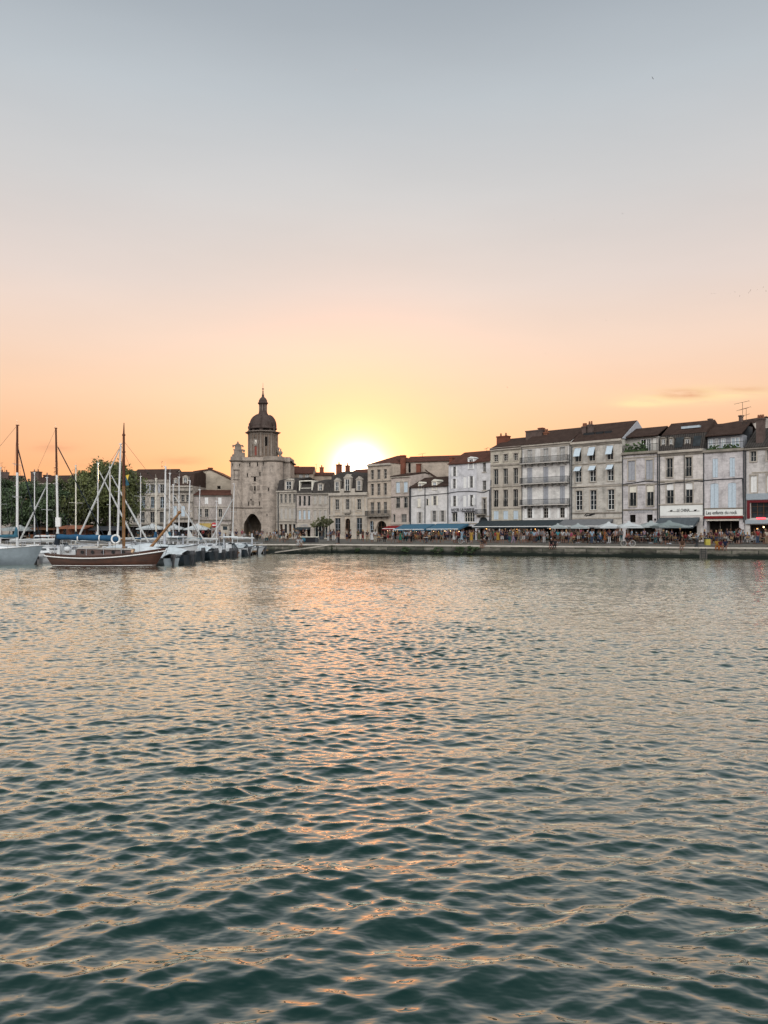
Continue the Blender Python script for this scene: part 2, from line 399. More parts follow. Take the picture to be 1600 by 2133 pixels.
# ------------------------------------------------------------------ shared materials
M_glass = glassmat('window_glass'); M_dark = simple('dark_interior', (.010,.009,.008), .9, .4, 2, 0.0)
M_white = simple('white_paint', (.62,.62,.60), .6, .08, 6); M_cream = simple('cream_paint', (.58,.55,.47), .6, .1, 5)
M_palebl = simple('pale_blue_paint', (.40,.47,.52), .6, .1, 5); M_greysh = simple('grey_paint', (.27,.28,.30), .6, .12, 5)
M_warmgrey = simple('warm_grey_paint', (.36,.34,.31), .7, .12, 5); M_brown = simple('brown_wood', (.085,.045,.025), .6, .3, 6)
M_iron = simple('dark_iron', (.018,.02,.022), .5, .2, 8); M_zinc = simple('zinc', (.30,.32,.35), .45, .15, 3, .5)
M_pipe = simple('dark_pipe', (.035,.038,.042), .6, .2, 5); M_black = simple('black_paint', (.012,.012,.014), .5, .2, 6)
M_trim = stone('trim_stone', (.41,.37,.315), 1.6, 1.6, .4, .85, .16, 2.0); M_trimdk = stone('old_trim_stone', (.25,.225,.19), 1.6, 1.6, .6, .85, .2, 3.0)
M_tile = tiles('brown_roof_tiles', (.058,.038,.031)); M_tilered = tiles('red_roof_tiles', (.10,.046,.034)); M_slate = tiles('grey_slate', (.052,.047,.043), .3, .35)
M_brick = stone('red_brick', (.17,.065,.042), .22, .075, .25, .8, .25); M_brickgrey = stone('sooty_brick', (.11,.08,.07), .22, .075, .4, .8, .25)
M_pot = simple('clay_pot', (.17,.075,.045), .8, .2, 6)
M_bulb = emit('lit_bulb', (1,.66,.32), 5.0); M_redneon = emit('red_neon', (1,.06,.08), 3.0); M_warm = emit('warm_lamp', (1,.42,.10), 5.0)
M_leafy = simple('plant_leaves', (.05,.085,.03), .8, .5, 3); M_awnblue = simple('blue_awning_cloth', (.04,.10,.15), .85, .12, 3)
M_awndark = simple('dark_teal_awning_cloth', (.028,.036,.04), .85, .15, 3); M_awngrey = simple('grey_awning_cloth', (.12,.125,.13), .85, .12, 3)
M_awnblgrey = simple('blue_grey_awning_cloth', (.062,.075,.083), .85, .15, 3); M_awnred = simple('red_awning_cloth', (.16,.014,.014), .85, .2, 3)
M_valw = simple('white_edge_tape', (.62,.63,.62), .8, .05, 5)
M_fascia = simple('pale_fascia_paint', (.25,.285,.31), .6, .1, 5); M_claret = simple('claret_paint', (.10,.012,.016), .5, .2, 5)
M_signw = simple('white_sign_board', (.60,.61,.58), .6, .06, 2)
M_curtain = simple('net_curtain', (.33,.33,.32), .9, .2, 3)

class House:
    """One building in its own frame: x runs along the facade, y into the building, z up; origin at its left foot."""
    def __init__(s, name, label, cat, A, B, z0, depth, wall, eave, group=None):
        A, B = Vector(A), Vector(B); s.A = A; s.d = (B-A).normalized(); s.W = (B-A).length; s.z0 = z0
        s.rot = math.atan2(s.d.y, s.d.x); s.D = depth; s.wall = wall; s.op = []; s.H = s.z(*eave)
        s.o = thing(name, label, cat, (A.x, A.y, z0), s.rot, group); s.gable = True; s.rh = 2
        s.tr = MB(); s.trd = MB(); s.cn = 0
    def uY(s, px, off=0.0):
        n = Vector((-s.d.y, s.d.x)); a = s.A + n*off; k = K(px)
        u = (k*a.y - a.x)/(s.d.x - k*s.d.y); return u, a.y + u*s.d.y
    def u(s, px, off=0.0): return s.uY(px, off)[0]
    def z(s, px, py, off=0.0): return zz(py, s.uY(px, off)[1]) - s.z0
    def world(s, u, v, z): n = Vector((-s.d.y, s.d.x)); p = s.A + s.d*u + n*v; return Vector((p.x, p.y, z + s.z0))
    def win(s, cxs, w, y0, y1, ref, style='glass', **kw):
        z1, z0 = s.z(ref, y0), s.z(ref, y1)
        for c in cxs:
            u0, u1 = s.u(c-w/2), s.u(c+w/2)
            u0 = max(u0, .05); u1 = min(u1, s.W-.05)
            if z0 < .02: z0 = .02
            s.op.append(dict(u0=u0, u1=u1, z0=z0, z1=z1, st=style, arch=kw.get('arch', 0), **{k: v for k, v in kw.items() if k != 'arch'}))
        return s
    def band(s, px, py, h=.2, out=.12, x0=None, x1=None, dark=False):      # moulding across the front
        z = s.z(px, py); a = -.003 if x0 is None else s.u(x0); b = s.W+.003 if x1 is None else s.u(x1)
        t = s.trd if dark else s.tr
        t.box(a+.01, -out, z-h/2, b-.01, -.002, z+h/2); t.box(a+.01, -out*.55, z-h/2-.1, b-.01, -.002, z-h/2-.002)
        return s
    def cable(s, pts, r=.055):
        p = [(s.u(x), -.07, s.z(x, y)) for x, y in pts]
        MB().path(p, r, 5).build('cable', M_pipe, s.o)
    def pipe(s, px, y0, y1, r=.065, m=None):
        u = min(max(s.u(px), .08), s.W-.08)
        MB().tube((u, -.10, s.z(px, y0)), (u, -.10, max(.02, s.z(px, y1))), r, r, 6).build('drainpipe', m or M_pipe, s.o)
    def pane_z(s): pass
    def wallmesh(s):
        mb = MB(); W, H, D = s.W-.01, s.H, s.D
        us = sorted({.01, W} | {o['u0'] for o in s.op} | {o['u1'] for o in s.op}); zs = sorted({-.6, H} | {o['z0'] for o in s.op} | {min(o['z1'], H) for o in s.op})
        us = [u for i, u in enumerate(us) if i == 0 or u-us[i-1] > 1e-4]; zs = [z for i, z in enumerate(zs) if i == 0 or z-zs[i-1] > 1e-4]
        for i in range(len(us)-1):
            for j in range(len(zs)-1):
                c, e = (us[i]+us[i+1])/2, (zs[j]+zs[j+1])/2
                if any(o['u0'] < c < o['u1'] and o['z0'] < e < o['z1'] for o in s.op): continue
                mb.quad((us[i],0,zs[j]), (us[i+1],0,zs[j]), (us[i+1],0,zs[j+1]), (us[i],0,zs[j+1]))
        for o in s.op:
            a, b, c, e, r = o['u0'], o['u1'], o['z0'], o['z1'], o.get('rec', .24)
            mb.quad((a,0,c), (a,r,c), (b,r,c), (b,0,c)); mb.quad((a,0,c), (a,0,e), (a,r,e), (a,r,c)); mb.quad((b,0,c), (b,r,c), (b,r,e), (b,0,e)); 
            if o['arch'] <= 0: mb.quad((a,0,e), (b,0,e), (b,r,e), (a,r,e))
            else:
                rise = o['arch']*(b-a); n = 10; mid = (a+b)/2; P = []
                for i in range(n+1):
                    t = -1 + 2*i/n
                    f = math.sqrt(max(0, 1-t*t)) if not o.get('gothic') else (1-abs(t)**1.7)
                    P.append((mid+t*(b-a)/2, e-rise+rise*f))
                for p, q in zip(P[:-1], P[1:]):
                    mb.quad((p[0],0,p[1]), (q[0],0,q[1]), (q[0],0,e), (p[0],0,e)); mb.quad((p[0],0,p[1]), (p[0],r,p[1]), (q[0],r,q[1]), (q[0],0,q[1]))
        g = s.rh if s.gable else 0
        for x in (.01, W):
            mb.poly([(x,0,-.6), (x,D,-.6), (x,D,H)] + ([(x,D/2,H+g-.08)] if g else []) + [(x,0,H)])
        mb.quad((.01,D,-.6), (.01,D,H), (W,D,H), (W,D,-.6)); mb.quad((.01,0,H), (W,0,H), (W,D,H), (.01,D,H))
        return mb
    def windows(s):
        for o in s.op:
            a, b, c, e, st, r = o['u0'], o['u1'], o['z0'], o['z1'], o['st'], o.get('rec', .24); w, h = b-a, e-c
            fm = o.get('frame', M_warmgrey); nm = o.get('name', 'window')
            f = MB(); t = min(.05, w*.08); y0, y1 = r-.09, r-.02
            if 'closed' in st:
                m = (a+b)/2
                for x0, x1 in ((a+.012, m-.012), (m+.012, b-.012)):
                    f.box(x0, .05, c+.02, x1, .10, e-.02)
                    for q in (c+h*.05, c+h*.5, e-h*.05): f.box(x0+.02, .035, q-.035, x1-.02, .0485, q+.035)
                    f.box(x0+.003, .037, c+.03, x0+.06, .049, e-.03); f.box(x1-.06, .037, c+.03, x1-.003, .049, e-.03)
                wo = f.build(nm, o.get('sh', M_warmgrey), s.o)
            else:
                f.box(a+.002, y0, c+.002, a+t, y1, e-.002); f.box(b-t, y0, c+.002, b-.002, y1, e-.002)
                f.box(a+t, y0, e-t, b-t, y1, e-.002); f.box(a+t, y0, c+.002, b-t, y1, c+t)
                if w > .5 and 'plain' not in st:
                    nx = o.get('nx', 2); ny = o.get('ny', 3)
                    for i in range(1, nx): x = a+w*i/nx; f.box(x-.03, y0+.005, c+t, x+.03, y1-.004, e-t)
                    for i in range(1, ny): q = c+h*i/ny; f.box(a+t, y0+.01, q-.02, b-t, y1-.01, q+.02)
                wo = f.build(nm, fm, s.o)
                p = MB()
                if o['arch'] > 0:
                    p.quad((a-.05,r-.015,c), (b+.05,r-.015,c), (b+.05,r-.015,e), (a-.05,r-.015,e))
                else: p.quad((a,r-.015,c), (b,r-.015,c), (b,r-.015,e), (a,r-.015,e))
                p.build('pane', o.get('pane', M_glass), wo)
                if 'curt' in st:
                    MB().quad((a+t,r-.014,c+h*.0+t), (a+w*.42,r-.014,c+t), (a+w*.36,r-.014,e-t), (a+t,r-.014,e-t)).quad((b-w*.42,r-.014,c+t), (b-t,r-.014,c+t), (b-t,r-.014,e-t), (b-w*.36,r-.014,e-t)).build('curtain', M_curtain, wo)
                if 'half' in st:            # roller blind over the top third
                    MB().box(a+.01, .10, e-h*.33, b-.01, .13, e-.005).build('roller_blind', o.get('bl', M_white), wo)
                if 'awn' in st:             # canvas blind propped outwards
                    q = e - h*o.get('drop', .55); MB().add([(a,-.02,e), (b,-.02,e), (b,-.62,q), (a,-.62,q), (a,-.0,e+.03), (b,-.0,e+.03), (b,-.65,q-.02), (a,-.65,q-.02)], [(0,1,2,3),(7,6,5,4),(0,4,5,1),(1,5,6,2),(2,6,7,3),(3,7,4,0)]).build('canvas_blind', M_palebl, wo)
            if 'open' in st:
                for x0, x1 in ((a-w*.52, a-.02), (b+.02, b+w*.52)):
                    if x0 < 0.0 or x1 > s.W: continue
                    if 'left' in st and x0 > a: continue
                    if 'right' in st and x0 < a: continue
                    q = MB().box(x0, -.055, c, x1, -.012, e)
                    for z_ in (c+h*.04, c+h*.5, e-h*.04): q.box(x0+.01, -.068, z_-.035, x1-.01, -.0555, z_+.035)
                    q.build('shutter', o.get('sh', M_white), wo)
            if 'rail' in st:
                q = MB(); hr = min(.95, h*.4); q.box(a+.01, -.03, c+hr-.04, b-.01, .0, c+hr); q.box(a+.01, -.025, c+.08, b-.01, -.004, c+.11)
                n = max(3, int(w/.13))
                for i in range(n+1): x = a+.02+(w-.04)*i/n; q.box(x-.012, -.022, c+.1, x+.012, -.006, c+hr-.02)
                q.build('railing', M_iron, wo)
            if 'sur' in st:
                q = MB(); t2 = .14
                q.box(a-t2, -.05, c, a-.004, -.0, e); q.box(b+.004, -.05, c, b+t2, -.0, e); q.box(a-t2-.03, -.075, e+.004, b+t2+.03, -.0, e+.2)
                q.build('surround', M_trim, wo)
            if 'sill' in st or 'sur' in st:
                MB().box(a-.12, -.11, c-.12, b+.12, -.003, c-.004).build('sill', o.get('sillm', M_trim), wo)
            if 'flow' in st:
                q = MB()
                for i in range(40): q.ell((rnd.uniform(a, b), rnd.uniform(-.35,-.12), c+rnd.uniform(0,.35)), .09, .09, .08, 5, 3)
                q.box(a, -.32, c-.02, b, -.12, c+.1); q.build('window_box', M_leafy, wo)
    def finish(s, roof=None, rh=2.0, mat=None, gable=True, over=.3, trim=None, x0=None, x1=None):
        s.rh = rh; s.gable = gable and roof == 'gable'
        s.wallmesh().build('wall', s.wall, s.o); s.windows()
        if s.tr.v: s.tr.build('cornice', trim or M_trim, s.o)
        if s.trd.v: s.trd.build('string_course', M_trimdk, s.o)
        W, H, D = s.W, s.H, s.D; mat = mat or M_tile; r = MB(); t = .16
        if roof == 'gable':
            k = rh/(D/2); za = H - over*k
            prof = [(-over, za+.02), (D/2, H+rh+.02), (D+over, za+.02), (D+over, za+t), (D/2, H+rh+t+.02), (-over, za+t)]
            n = len(prof); vs = [(.004, y, z) for y, z in prof] + [(W-.004, y, z) for y, z in prof]
            r.add(vs, [(0,6,7,1),(1,7,8,2),(2,8,9,3),(3,9,10,4),(4,10,11,5),(5,11,6,0),(0,1,4,5),(1,2,3,4),(6,11,10,7),(7,10,9,8)])
        elif roof == 'hip':
            q = min(D/2, W*.4); vs = [(-over*.3,-over,H+.02),(W+over*.3,-over,H+.02),(W+over*.3,D+over,H+.02),(-over*.3,D+over,H+.02),(q,D/2,H+rh),(W-q,D/2,H+rh)]
            r.add(vs, [(0,1,5,4),(1,2,5),(2,3,4,5),(3,0,4),(3,2,1,0)])
        elif roof == 'mansard':
            q = .9; h1 = rh*.75; vs = [(.01,.05,H),(W-.01,.05,H),(W-.01,D,H),(.01,D,H),(.01,.05+q,H+h1),(W-.01,.05+q,H+h1),(W-.01,D-q,H+h1),(.01,D-q,H+h1),(.01,D/2,H+rh),(W-.01,D/2,H+rh)]
            r.add(vs, [(0,1,5,4),(2,3,7,6),(4,5,9,8),(6,7,8,9),(1,2,6,9,5),(3,0,4,8,7)])
        if r.v: s.roof = r.build('roof', mat, s.o)
        else: s.roof = None
        return s
    def chimney(s, px, y0, y1, wpx, off, mat=None, pots=2, dep=.7):
        """stack seen at photo column px from py y1 (foot) up to y0, standing off metres behind the facade"""
        u0, u1 = s.u(px-wpx/2, off), s.u(px+wpx/2, off); z1, z0 = s.z(px, y0, off), s.z(px, y1, off) - .9
        q = MB().box(u0, off, z0, u1, off+dep, z1-.18, 0).box(u0-.07, off-.07, z1-.18, u1+.07, off+dep+.07, z1, 0)
        for i in range(pots):
            x = u0 + (u1-u0)*(i+.5)/pots; q.lathe([(.12, z1), (.15, z1+.08), (.11, z1+.5)], (x, off+dep/2, 0), 8, 1)
        q.build('chimney', [mat or M_brick, M_pot], s.roof or s.o)
    def antenna(s, px, y0, y1, off, w=.8):
        u = s.u(px, off); z1, z0 = s.z(px, y0, off), s.z(px, y1, off)-.3
        q = MB().tube((u, off, z0), (u, off, z1), .03, .03, 5)
        for dz, l in ((0, 1.0), (-.9, .7)):
            if z1+dz < z0+.5: continue
            q.tube((u-w*l, off, z1+dz-.12), (u+w*l*.8, off, z1+dz+.10), .022, .022, 4)
            for i in range(5): x = u-w*l+w*l*1.8*i/4; q.tube((x, off-.3, z1+dz-.12+.22*i/4), (x, off+.3, z1+dz-.12+.22*i/4), .012, .012, 4)
        q.build('antenna', M_iron, s.roof or s.o)
    def dormer(s, px, wpx, y0, y1, off, mat=None, ped=.35, style='glass', dep=1.8, sh=None):
        """dormer window whose face stands off metres behind the facade"""
        u0, u1 = s.u(px-wpx/2, off), s.u(px+wpx/2, off); z1, z0 = s.z(px, y0, off), s.z(px, y1, off); w, h = u1-u0, z1-z0; m = (u0+u1)/2
        hp = h*ped/(1+ped); zt = z1-hp
        t = w*.2
        q = MB().box(u0, off, z0, u0+t, off+dep, zt).box(u1-t, off, z0, u1, off+dep, zt).box(u0+t, off, zt-h*.08, u1-t, off+dep, zt).box(u0+t, off+.2, z0, u1-t, off+dep, zt-h*.08).box(u0+t, off-.05, z0, u1-t, off+.19, z0+.08)
        q.add([(u0-.1,off-.1,zt+.003),(u1+.1,off-.1,zt+.003),(m,off-.1,z1),(u0-.1,off+dep,zt+.003),(u1+.1,off+dep,zt+.003),(m,off+dep,z1)], [(0,1,2),(5,4,3),(0,2,5,3),(1,4,5,2),(0,3,4,1)])
        d = q.build('dormer', mat or M_trim, s.roof or s.o)
        # its casement and pane
        f = MB(); a, b, c, e = u0+t+.002, u1-t-.002, z0+.085, zt-h*.08-.002
        f.box(a, off+.06, c, a+.06, off+.12, e).box(b-.06, off+.06, c, b, off+.12, e).box((a+b)/2-.03, off+.06, c, (a+b)/2+.03, off+.12, e).box(a+.06, off+.06, e-.06, b-.06, off+.12, e).box(a+.06,off+.06,(c+e)/2-.025,b-.06,off+.12,(c+e)/2+.025)
        f.box(a, off+.13, c, b, off+.14, e, 1)
        f.build('dormer_window', [M_white, sh or M_glass], s.roof or s.o)
    def balcony(s, x0, x1, ytop, ybot, ref, out=.75, brackets=4, mat=None, solid=False, slab=None):
        u0, u1 = max(.02, s.u(x0)), min(s.W-.02, s.u(x1)); z1, z0 = s.z(ref, ytop), s.z(ref, ybot)
        q = MB().box(u0, -out, z0, u1, -.002, z0+.14)
        for i in range(brackets):
            x = u0+(u1-u0)*(i+.5)/brackets; q.prism([(-.003, z0-.45), (-.003, z0-.002), (-out*.85, z0-.002), (-out*.8, z0-.12)], x-.08, x+.08)
        b = q.build('balcony', slab or M_trimdk, s.o)
        q = MB(); q.box(u0, -out+.02, z1-.05, u1, -out+.07, z1); q.box(u0, -out+.025, z0+.2, u1, -out+.06, z0+.23)
        n = max(6, int((u1-u0)/.12))
        for i in range(n+1): x = u0+.02+(u1-u0-.04)*i/n; q.box(x-.013, -out+.03, z0+.141, x+.013, -out+.056, z1-.04)
        if solid: q.box(u0+.02, -out+.058, z0+.25, u1-.02, -out+.066, z1-.06)
        for x in (u0, u1-.04): q.box(x, -out+.07, z1-.05, x+.04, -.01, z1); q.box(x, -out+.07, z0+.2, x+.04, -.01, z0+.23)
        for x in (u0+.02, u1-.02):
            for j in range(5): y = -out+.12+j*.13; q.box(x-.012, y, z0+.141, x+.012, y+.024, z1-.04)
        q.build('balcony_railing', mat or M_iron, b)
    def sign(s, text, x0, x1, yc, ref, size, col, board=None, y0=None, y1=None, shear=0.0, out=.06, bx0=None, bx1=None):
        if board is not None:
            q = MB().box(s.u(bx0 or x0), -out, s.z(ref, y1), s.u(bx1 or x1), -.004, s.z(ref, y0))
            par = q.build('sign_board', board, s.o)
        else: par = s.o
        if text is None: return par
        c = bpy.data.curves.new('text', 'FONT'); c.body = text; c.size = 1; c.extrude = .02; c.align_x = 'LEFT'; c.shear = shear; c.resolution_u = 2
        to = bpy.data.objects.new('t', c); COL.objects.link(to); bpy.context.view_layer.update()
        me = bpy.data.meshes.new_from_object(to.evaluated_get(bpy.context.evaluated_depsgraph_get())); bpy.data.objects.remove(to)
        xs = [v.co.x for v in me.vertices]; ys = [v.co.y for v in me.vertices]
        u0, u1 = s.u(x0), s.u(x1); kx = (u1-u0)/(max(xs)-min(xs)); h = size; ky = h/(max(ys)-min(ys)); zc = s.z(ref, yc)
        for v in me.vertices:
            x, y, z = v.co; v.co = (u0+(x-min(xs))*kx, -out-.03 - z*.8, zc-h/2+(y-min(ys))*ky)
        return link('lettering', me, col, par)
    def awning(s, x0, x1, ytop, drop, out, mat, ref, bulbs=0, valance=.28, bulbmat=None, edge=True, name='awning'):
        u0, u1 = s.u(x0), s.u(x1); z1 = s.z(ref, ytop); z0 = z1-drop
        n = max(2, int((u1-u0)/.7)); q = MB()
        for i in range(n):
            a, b = u0+(u1-u0)*i/n, u0+(u1-u0)*(i+1)/n; m = (a+b)/2; sg = .05
            q.quad((a,-.03,z1), (a,-out,z0), (m,-out,z0-sg), (m,-.03,z1), 0); q.quad((m,-.03,z1), (m,-out,z0-sg), (b,-out,z0), (b,-.03,z1), 0)
        q.box(u0, -out-.02, z0-valance, u1, -out+.0, z0-.055, 0)
        if edge: q.box(u0, -out-.035, z0-.06, u1, -out-.022, z0+.03, 1)
        q.add([(u0,-.03,z1),(u0,-out,z0),(u0,-out,z0-valance),(u0,-.03,z1-.35)], [(0,1,2,3)], 0); q.add([(u1,-.03,z1),(u1,-out,z0),(u1,-out,z0-valance),(u1,-.03,z1-.35)], [(3,2,1,0)], 0)
        aw = q.build(name, [mat, M_valw], s.o)
        fr = MB()
        for x in (u0+.1, (u0+u1)/2, u1-.1): fr.tube((x,-.05,z1-.5), (x,-out+.05,z0-.1), .03, .03, 5)
        fr.build('awning_arm', M_iron, aw)
        for i in range(bulbs):
            x = u0+(u1-u0)*(i+.5)/bulbs + rnd.uniform(-.2,.2); MB().ell((x, -out*rnd.uniform(.3,.8), z0-.32-rnd.uniform(0,.2)), .065, .065, .065, 7, 4).build('bulb', bulbmat or M_bulb, aw)
        return aw
    def shopfront(s, x0, x1, y0, y1, ref, frame=None, n=4, rec=.5, pane=None):
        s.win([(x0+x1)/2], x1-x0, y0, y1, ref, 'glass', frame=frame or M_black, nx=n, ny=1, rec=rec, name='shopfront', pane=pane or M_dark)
# ------------------------------------------------------------------ the facade lines (plan)
def YR(px): return 153.8/(K(px)+1.133)
def PR(px): Y = YR(px); return (K(px)*Y, Y)
def PL(px):                                    # front line left of column 766, almost square to the view
    a, b = Vector((K(766)*138.2, 138.2)), Vector((K(579)*146, 146)); d = b-a; k = K(px)
    t = (k*a.y-a.x)/(d.x-k*d.y); p = a+d*t; return (p.x, p.y)
def st(n, c, **k): return stone(n, c, **k)
GR = 'terraced houses along the quay'
def RH(label, x0, x1, depth, wall, eave, fn=PR):
    A, B = fn(x0), fn(x1); z = gz((A[0]+B[0])/2, (A[1]+B[1])/2) - .02
    return House('town_house', label, 'house', A, B, z, depth, wall, eave, GR)

# far right: narrow stone house with claret shopfront
h = RH('stone house with claret framed upper shop window and red neon strip, at the right edge', 1552, 1655, 9, st('wall_a', (0.506,0.480,0.457), dirt=.55, seed=1), (1570, 931))
h.win([1569.5, 1603.5], 12, 940, 961, 1569, 'glass sur', ny=2); h.win([1570.5, 1604.5], 13, 991, 1026, 1570, 'closed sur', sh=M_white)
h.win([1597], 66, 1043, 1079, 1570, 'glass', frame=M_brown, nx=5, ny=3, pane=M_glass, name='shop_window', rec=.3)
h.shopfront(1562, 1650, 1093, 1131, 1575, n=6)
h.band(1570, 934, .25, .3, dark=True); h.band(1570, 984, .1, .07, x0=1566, x1=1640)
h.sign(None, 1554, 1650, 0, 1575, 0, None, M_fascia, 1028, 1041, out=.12); h.sign(None, 1554, 1650, 0, 1575, 0, None, M_fascia, 1083, 1091, out=.3)
q = MB().box(h.u(1556.5), -.1, h.z(1570,1080), h.u(1562.5), -.002, h.z(1570,1042)).box(h.u(1562.6), -.1, h.z(1570,1047), h.u(1650), -.002, h.z(1570,1042)); q.build('shop_frame', M_claret, h.o)
MB().box(h.u(1577), -.2, h.z(1585,1081), h.u(1595), -.12, h.z(1585,1078)).build('neon_strip', M_redneon, h.o)
for x, y in ((1557, 1096), (1577, 1102), (1590, 1098)): MB().ell((h.u(x), .2, h.z(x, y)), .1, .1, .1, 7, 4).build('lamp_globe', M_warm if x == 1577 else M_bulb, h.o)
h.finish('gable', 2.6, M_slate); h.chimney(1582, 871, 925, 14, .6, M_brickgrey, 3, 1.2); h.pipe(1554, 936, 1090)
# Les enfants du rock
h = RH('house with a rock bar below, black lettering over its dark opening, pale blue shutters', 1465, 1551, 9, st('wall_b', (0.506,0.480,0.478), dirt=.5, seed=2), (1508, 937))
h.win([1490, 1525.5], 11, 954, 994, 1508, 'closed', sh=M_palebl); h.win([1488.5, 1525], 17, 1006, 1058, 1508, 'closed', sh=M_palebl, arch=.18)
h.shopfront(1472, 1540, 1085, 1131, 1508, frame=M_trimdk, n=3, rec=1.2)
h.band(1508, 938, .3, .25, dark=True); h.band(1508, 1075, .12, .2); h.band(1508, 1058.5, .1, .08, dark=True)
h.sign('Les enfants du rock', 1472, 1536, 1067.5, 1508, .46, M_black, M_signw, 1061, 1074, bx0=1469, bx1=1548)
q = MB().box(h.u(1468), -.34, h.z(1508,1080), h.u(1549), -.22, h.z(1508,1075)); q.build('red_awning_box', M_awnred, h.o)
h.sign(None, 1472, 1540, 0, 1508, 0, None, M_cream, 1081.5, 1084.5, out=.14)
h.cable([(1465, 1001), (1490, 999), (1520, 997.5), (1547, 996), (1548.5, 1030), (1549, 1060)])
h.finish(None); h.pipe(1466.5, 940, 1095); h.pipe(1549.5, 938, 1088)
def attic(h, x0, x1, y0, y1, wins, ridge, mat=M_tile, wallm=None, setb=1.4, back=None):      # set-back top storey with its own roof
    u0, u1 = h.u(x0, setb), h.u(x1, setb); ref = (x0+x1)/2; z1 = h.z(ref, y0, setb); z0 = h.H
    b = MB(); b.box(u0, setb, z0+.003, u1, h.D, z1)
    a = b.build('attic_storey', wallm or M_greysh, h.o)
    for c, w, m in wins:
        p, q = h.u(c-w/2, setb), h.u(c+w/2, setb); zb = z0+.12; zt = z1-.25
        f = MB().box(p, setb-.05, zb, p+.08, setb-.003, zt).box(q-.08, setb-.05, zb, q, setb-.003, zt).box(p+.08, setb-.05, zt-.08, q-.08, setb-.003, zt).box((p+q)/2-.04, setb-.05, zb, (p+q)/2+.04, setb-.003, zt-.081)
        f.box(p+.08, setb-.02, zb, q-.08, setb-.006, zt-.08, 1); f.build('attic_window', [M_white, m], a)
    ov = .7; zr = h.z(ref, ridge, h.D/2)
    r = MB().add([(u0-.1,setb-ov,z1+.003),(u1+.1,setb-ov,z1+.003),(u1+.1,h.D/2,zr),(u0-.1,h.D/2,zr),(u0-.1,h.D,z1+.003),(u1+.1,h.D,z1+.003),(u0-.1,setb-ov,z1+.15),(u1+.1,setb-ov,z1+.15),(u1+.1,h.D/2,zr+.15),(u0-.1,h.D/2,zr+.15),(u0-.1,h.D,z1+.15),(u1+.1,h.D,z1+.15)],
        [(0,3,2,1),(3,4,5,2),(6,7,8,9),(9,8,11,10),(0,1,7,6),(0,6,9,3),(3,9,10,4),(1,2,8,7),(2,5,11,8),(4,10,11,5)])
    h.roof = r.build('roof', mat, h.o)
    return a
M_pane_lit = simple('sky_lit_glazing', (.30,.36,.40), .15, .15, 2, .8)
attic(h, 1474, 1548, 908, 930, [(1481, 10, M_pane_lit), (1507, 9, M_pane_lit), (1532, 18, M_pane_lit), (1493, 7, M_dark)], 884)
q = MB()
for i in range(70): q.ell((rnd.uniform(.4, h.W-.8), rnd.uniform(.15,.5), h.H+.1+rnd.uniform(0,.55)), .13, .13, .12, 5, 3)
q.box(.3, .1, h.H+.003, h.W-.6, .5, h.H+.25); q.build('terrace_planter', M_leafy, h.o)
q = MB().box(.1, -.02, h.H+.9, h.W-.1, .02, h.H+.95)
for i in range(30): x = .12+(h.W-.25)*i/29; q.box(x-.012,-.012,h.H+.152,x+.012,.012,h.H+.9)
q.build('terrace_railing', M_iron, h.o)
MB().box(h.u(1545,3)-.6, 3, h.H+.01, h.u(1545,3)+1.0, 4.2, h.H+3.1).build('party_wall', M_pipe, h.o)
h.antenna(1547, 838, 885, 3.5, 1.0); h.antenna(1554.5, 850, 890, 3.6, .7)
# Le China
h = RH('house with long white shop sign between swirls, white roller blinds and slate attic', 1372, 1465, 9, st('wall_c', (0.557,0.522,0.489), dirt=.45, seed=3), (1418, 937))
h.win([1395, 1434.5], 13, 953, 993, 1418, 'glass sur rail', ny=2); h.win([1396, 1435.5], 15, 1006, 1048.5, 1418, 'glass sur half rail', arch=.12, bl=M_white)
h.shopfront(1380, 1452, 1096, 1128, 1418, n=5, rec=1.0)
h.band(1418, 940, .3, .35); h.band(1418, 946, .12, .12, dark=True); h.band(1418, 1000, .14, .1); h.band(1418, 1002.5, .08, .06, dark=True); h.band(1418, 1050, .12, .15)
h.sign('LE CHINA', 1411, 1437, 1063, 1418, .40, M_black, M_signw, 1052, 1074, bx0=1375, bx1=1464, shear=.1)
q = MB()
for a, b in ((1392, 1411), (1437, 1458)):
    q.box(h.u(a), -.10, h.z(1418,1065.4), h.u(b), -.065, h.z(1418,1064.8)); m = (a+b)/2 - (3 if a < 1400 else -1)
    q.ell((h.u(m), -.085, h.z(1418,1063.6)), .16, .02, .09, 8, 5); q.ell((h.u(m)+.14, -.085, h.z(1418,1062.8)), .08, .02, .07, 8, 5)
q.build('sign_scroll', M_black, h.o)
h.awning(1374, 1458, 1078, 1.15, 2.4, M_awnblgrey, 1418)
h.cable([(1372, 1010), (1400, 1006), (1430, 1004), (1450, 1001), (1465, 1003)]); h.pipe(1374.5, 942, 1085); h.pipe(1426, 948, 1050, .05)
h.finish('mansard', 2.9, M_slate)
for c, w in ((1382, 12), (1398, 10), (1432, 13)): h.dormer(c, w, 910, 934, .35, M_trimdk, .12)
q = MB()
for c in (1415, 1452):
    a, b = h.u(c-8, .4), h.u(c+8, .4); z = h.H; q.add([(a,.22,z+.35),(b,.22,z+.35),(b,.78,z+1.75),(a,.78,z+1.75),(a,.12,z+.35),(b,.12,z+.35),(b,.68,z+1.75),(a,.68,z+1.75)], [(4,5,6,7),(0,1,5,4),(1,2,6,5),(2,3,7,6),(3,0,4,7)])
q.build('skylight', M_glass, h.roof)
z = h.H+2.2
h.roof2 = MB().add([(.0,.9,z),(h.W,.9,z),(h.W,h.D/2,z+2.0),(0,h.D/2,z+2.0),(0,h.D,z),(h.W,h.D,z)], [(0,1,2,3),(3,2,5,4),(0,3,4),(1,5,2)]).build('upper_roof', M_tile, h.roof)
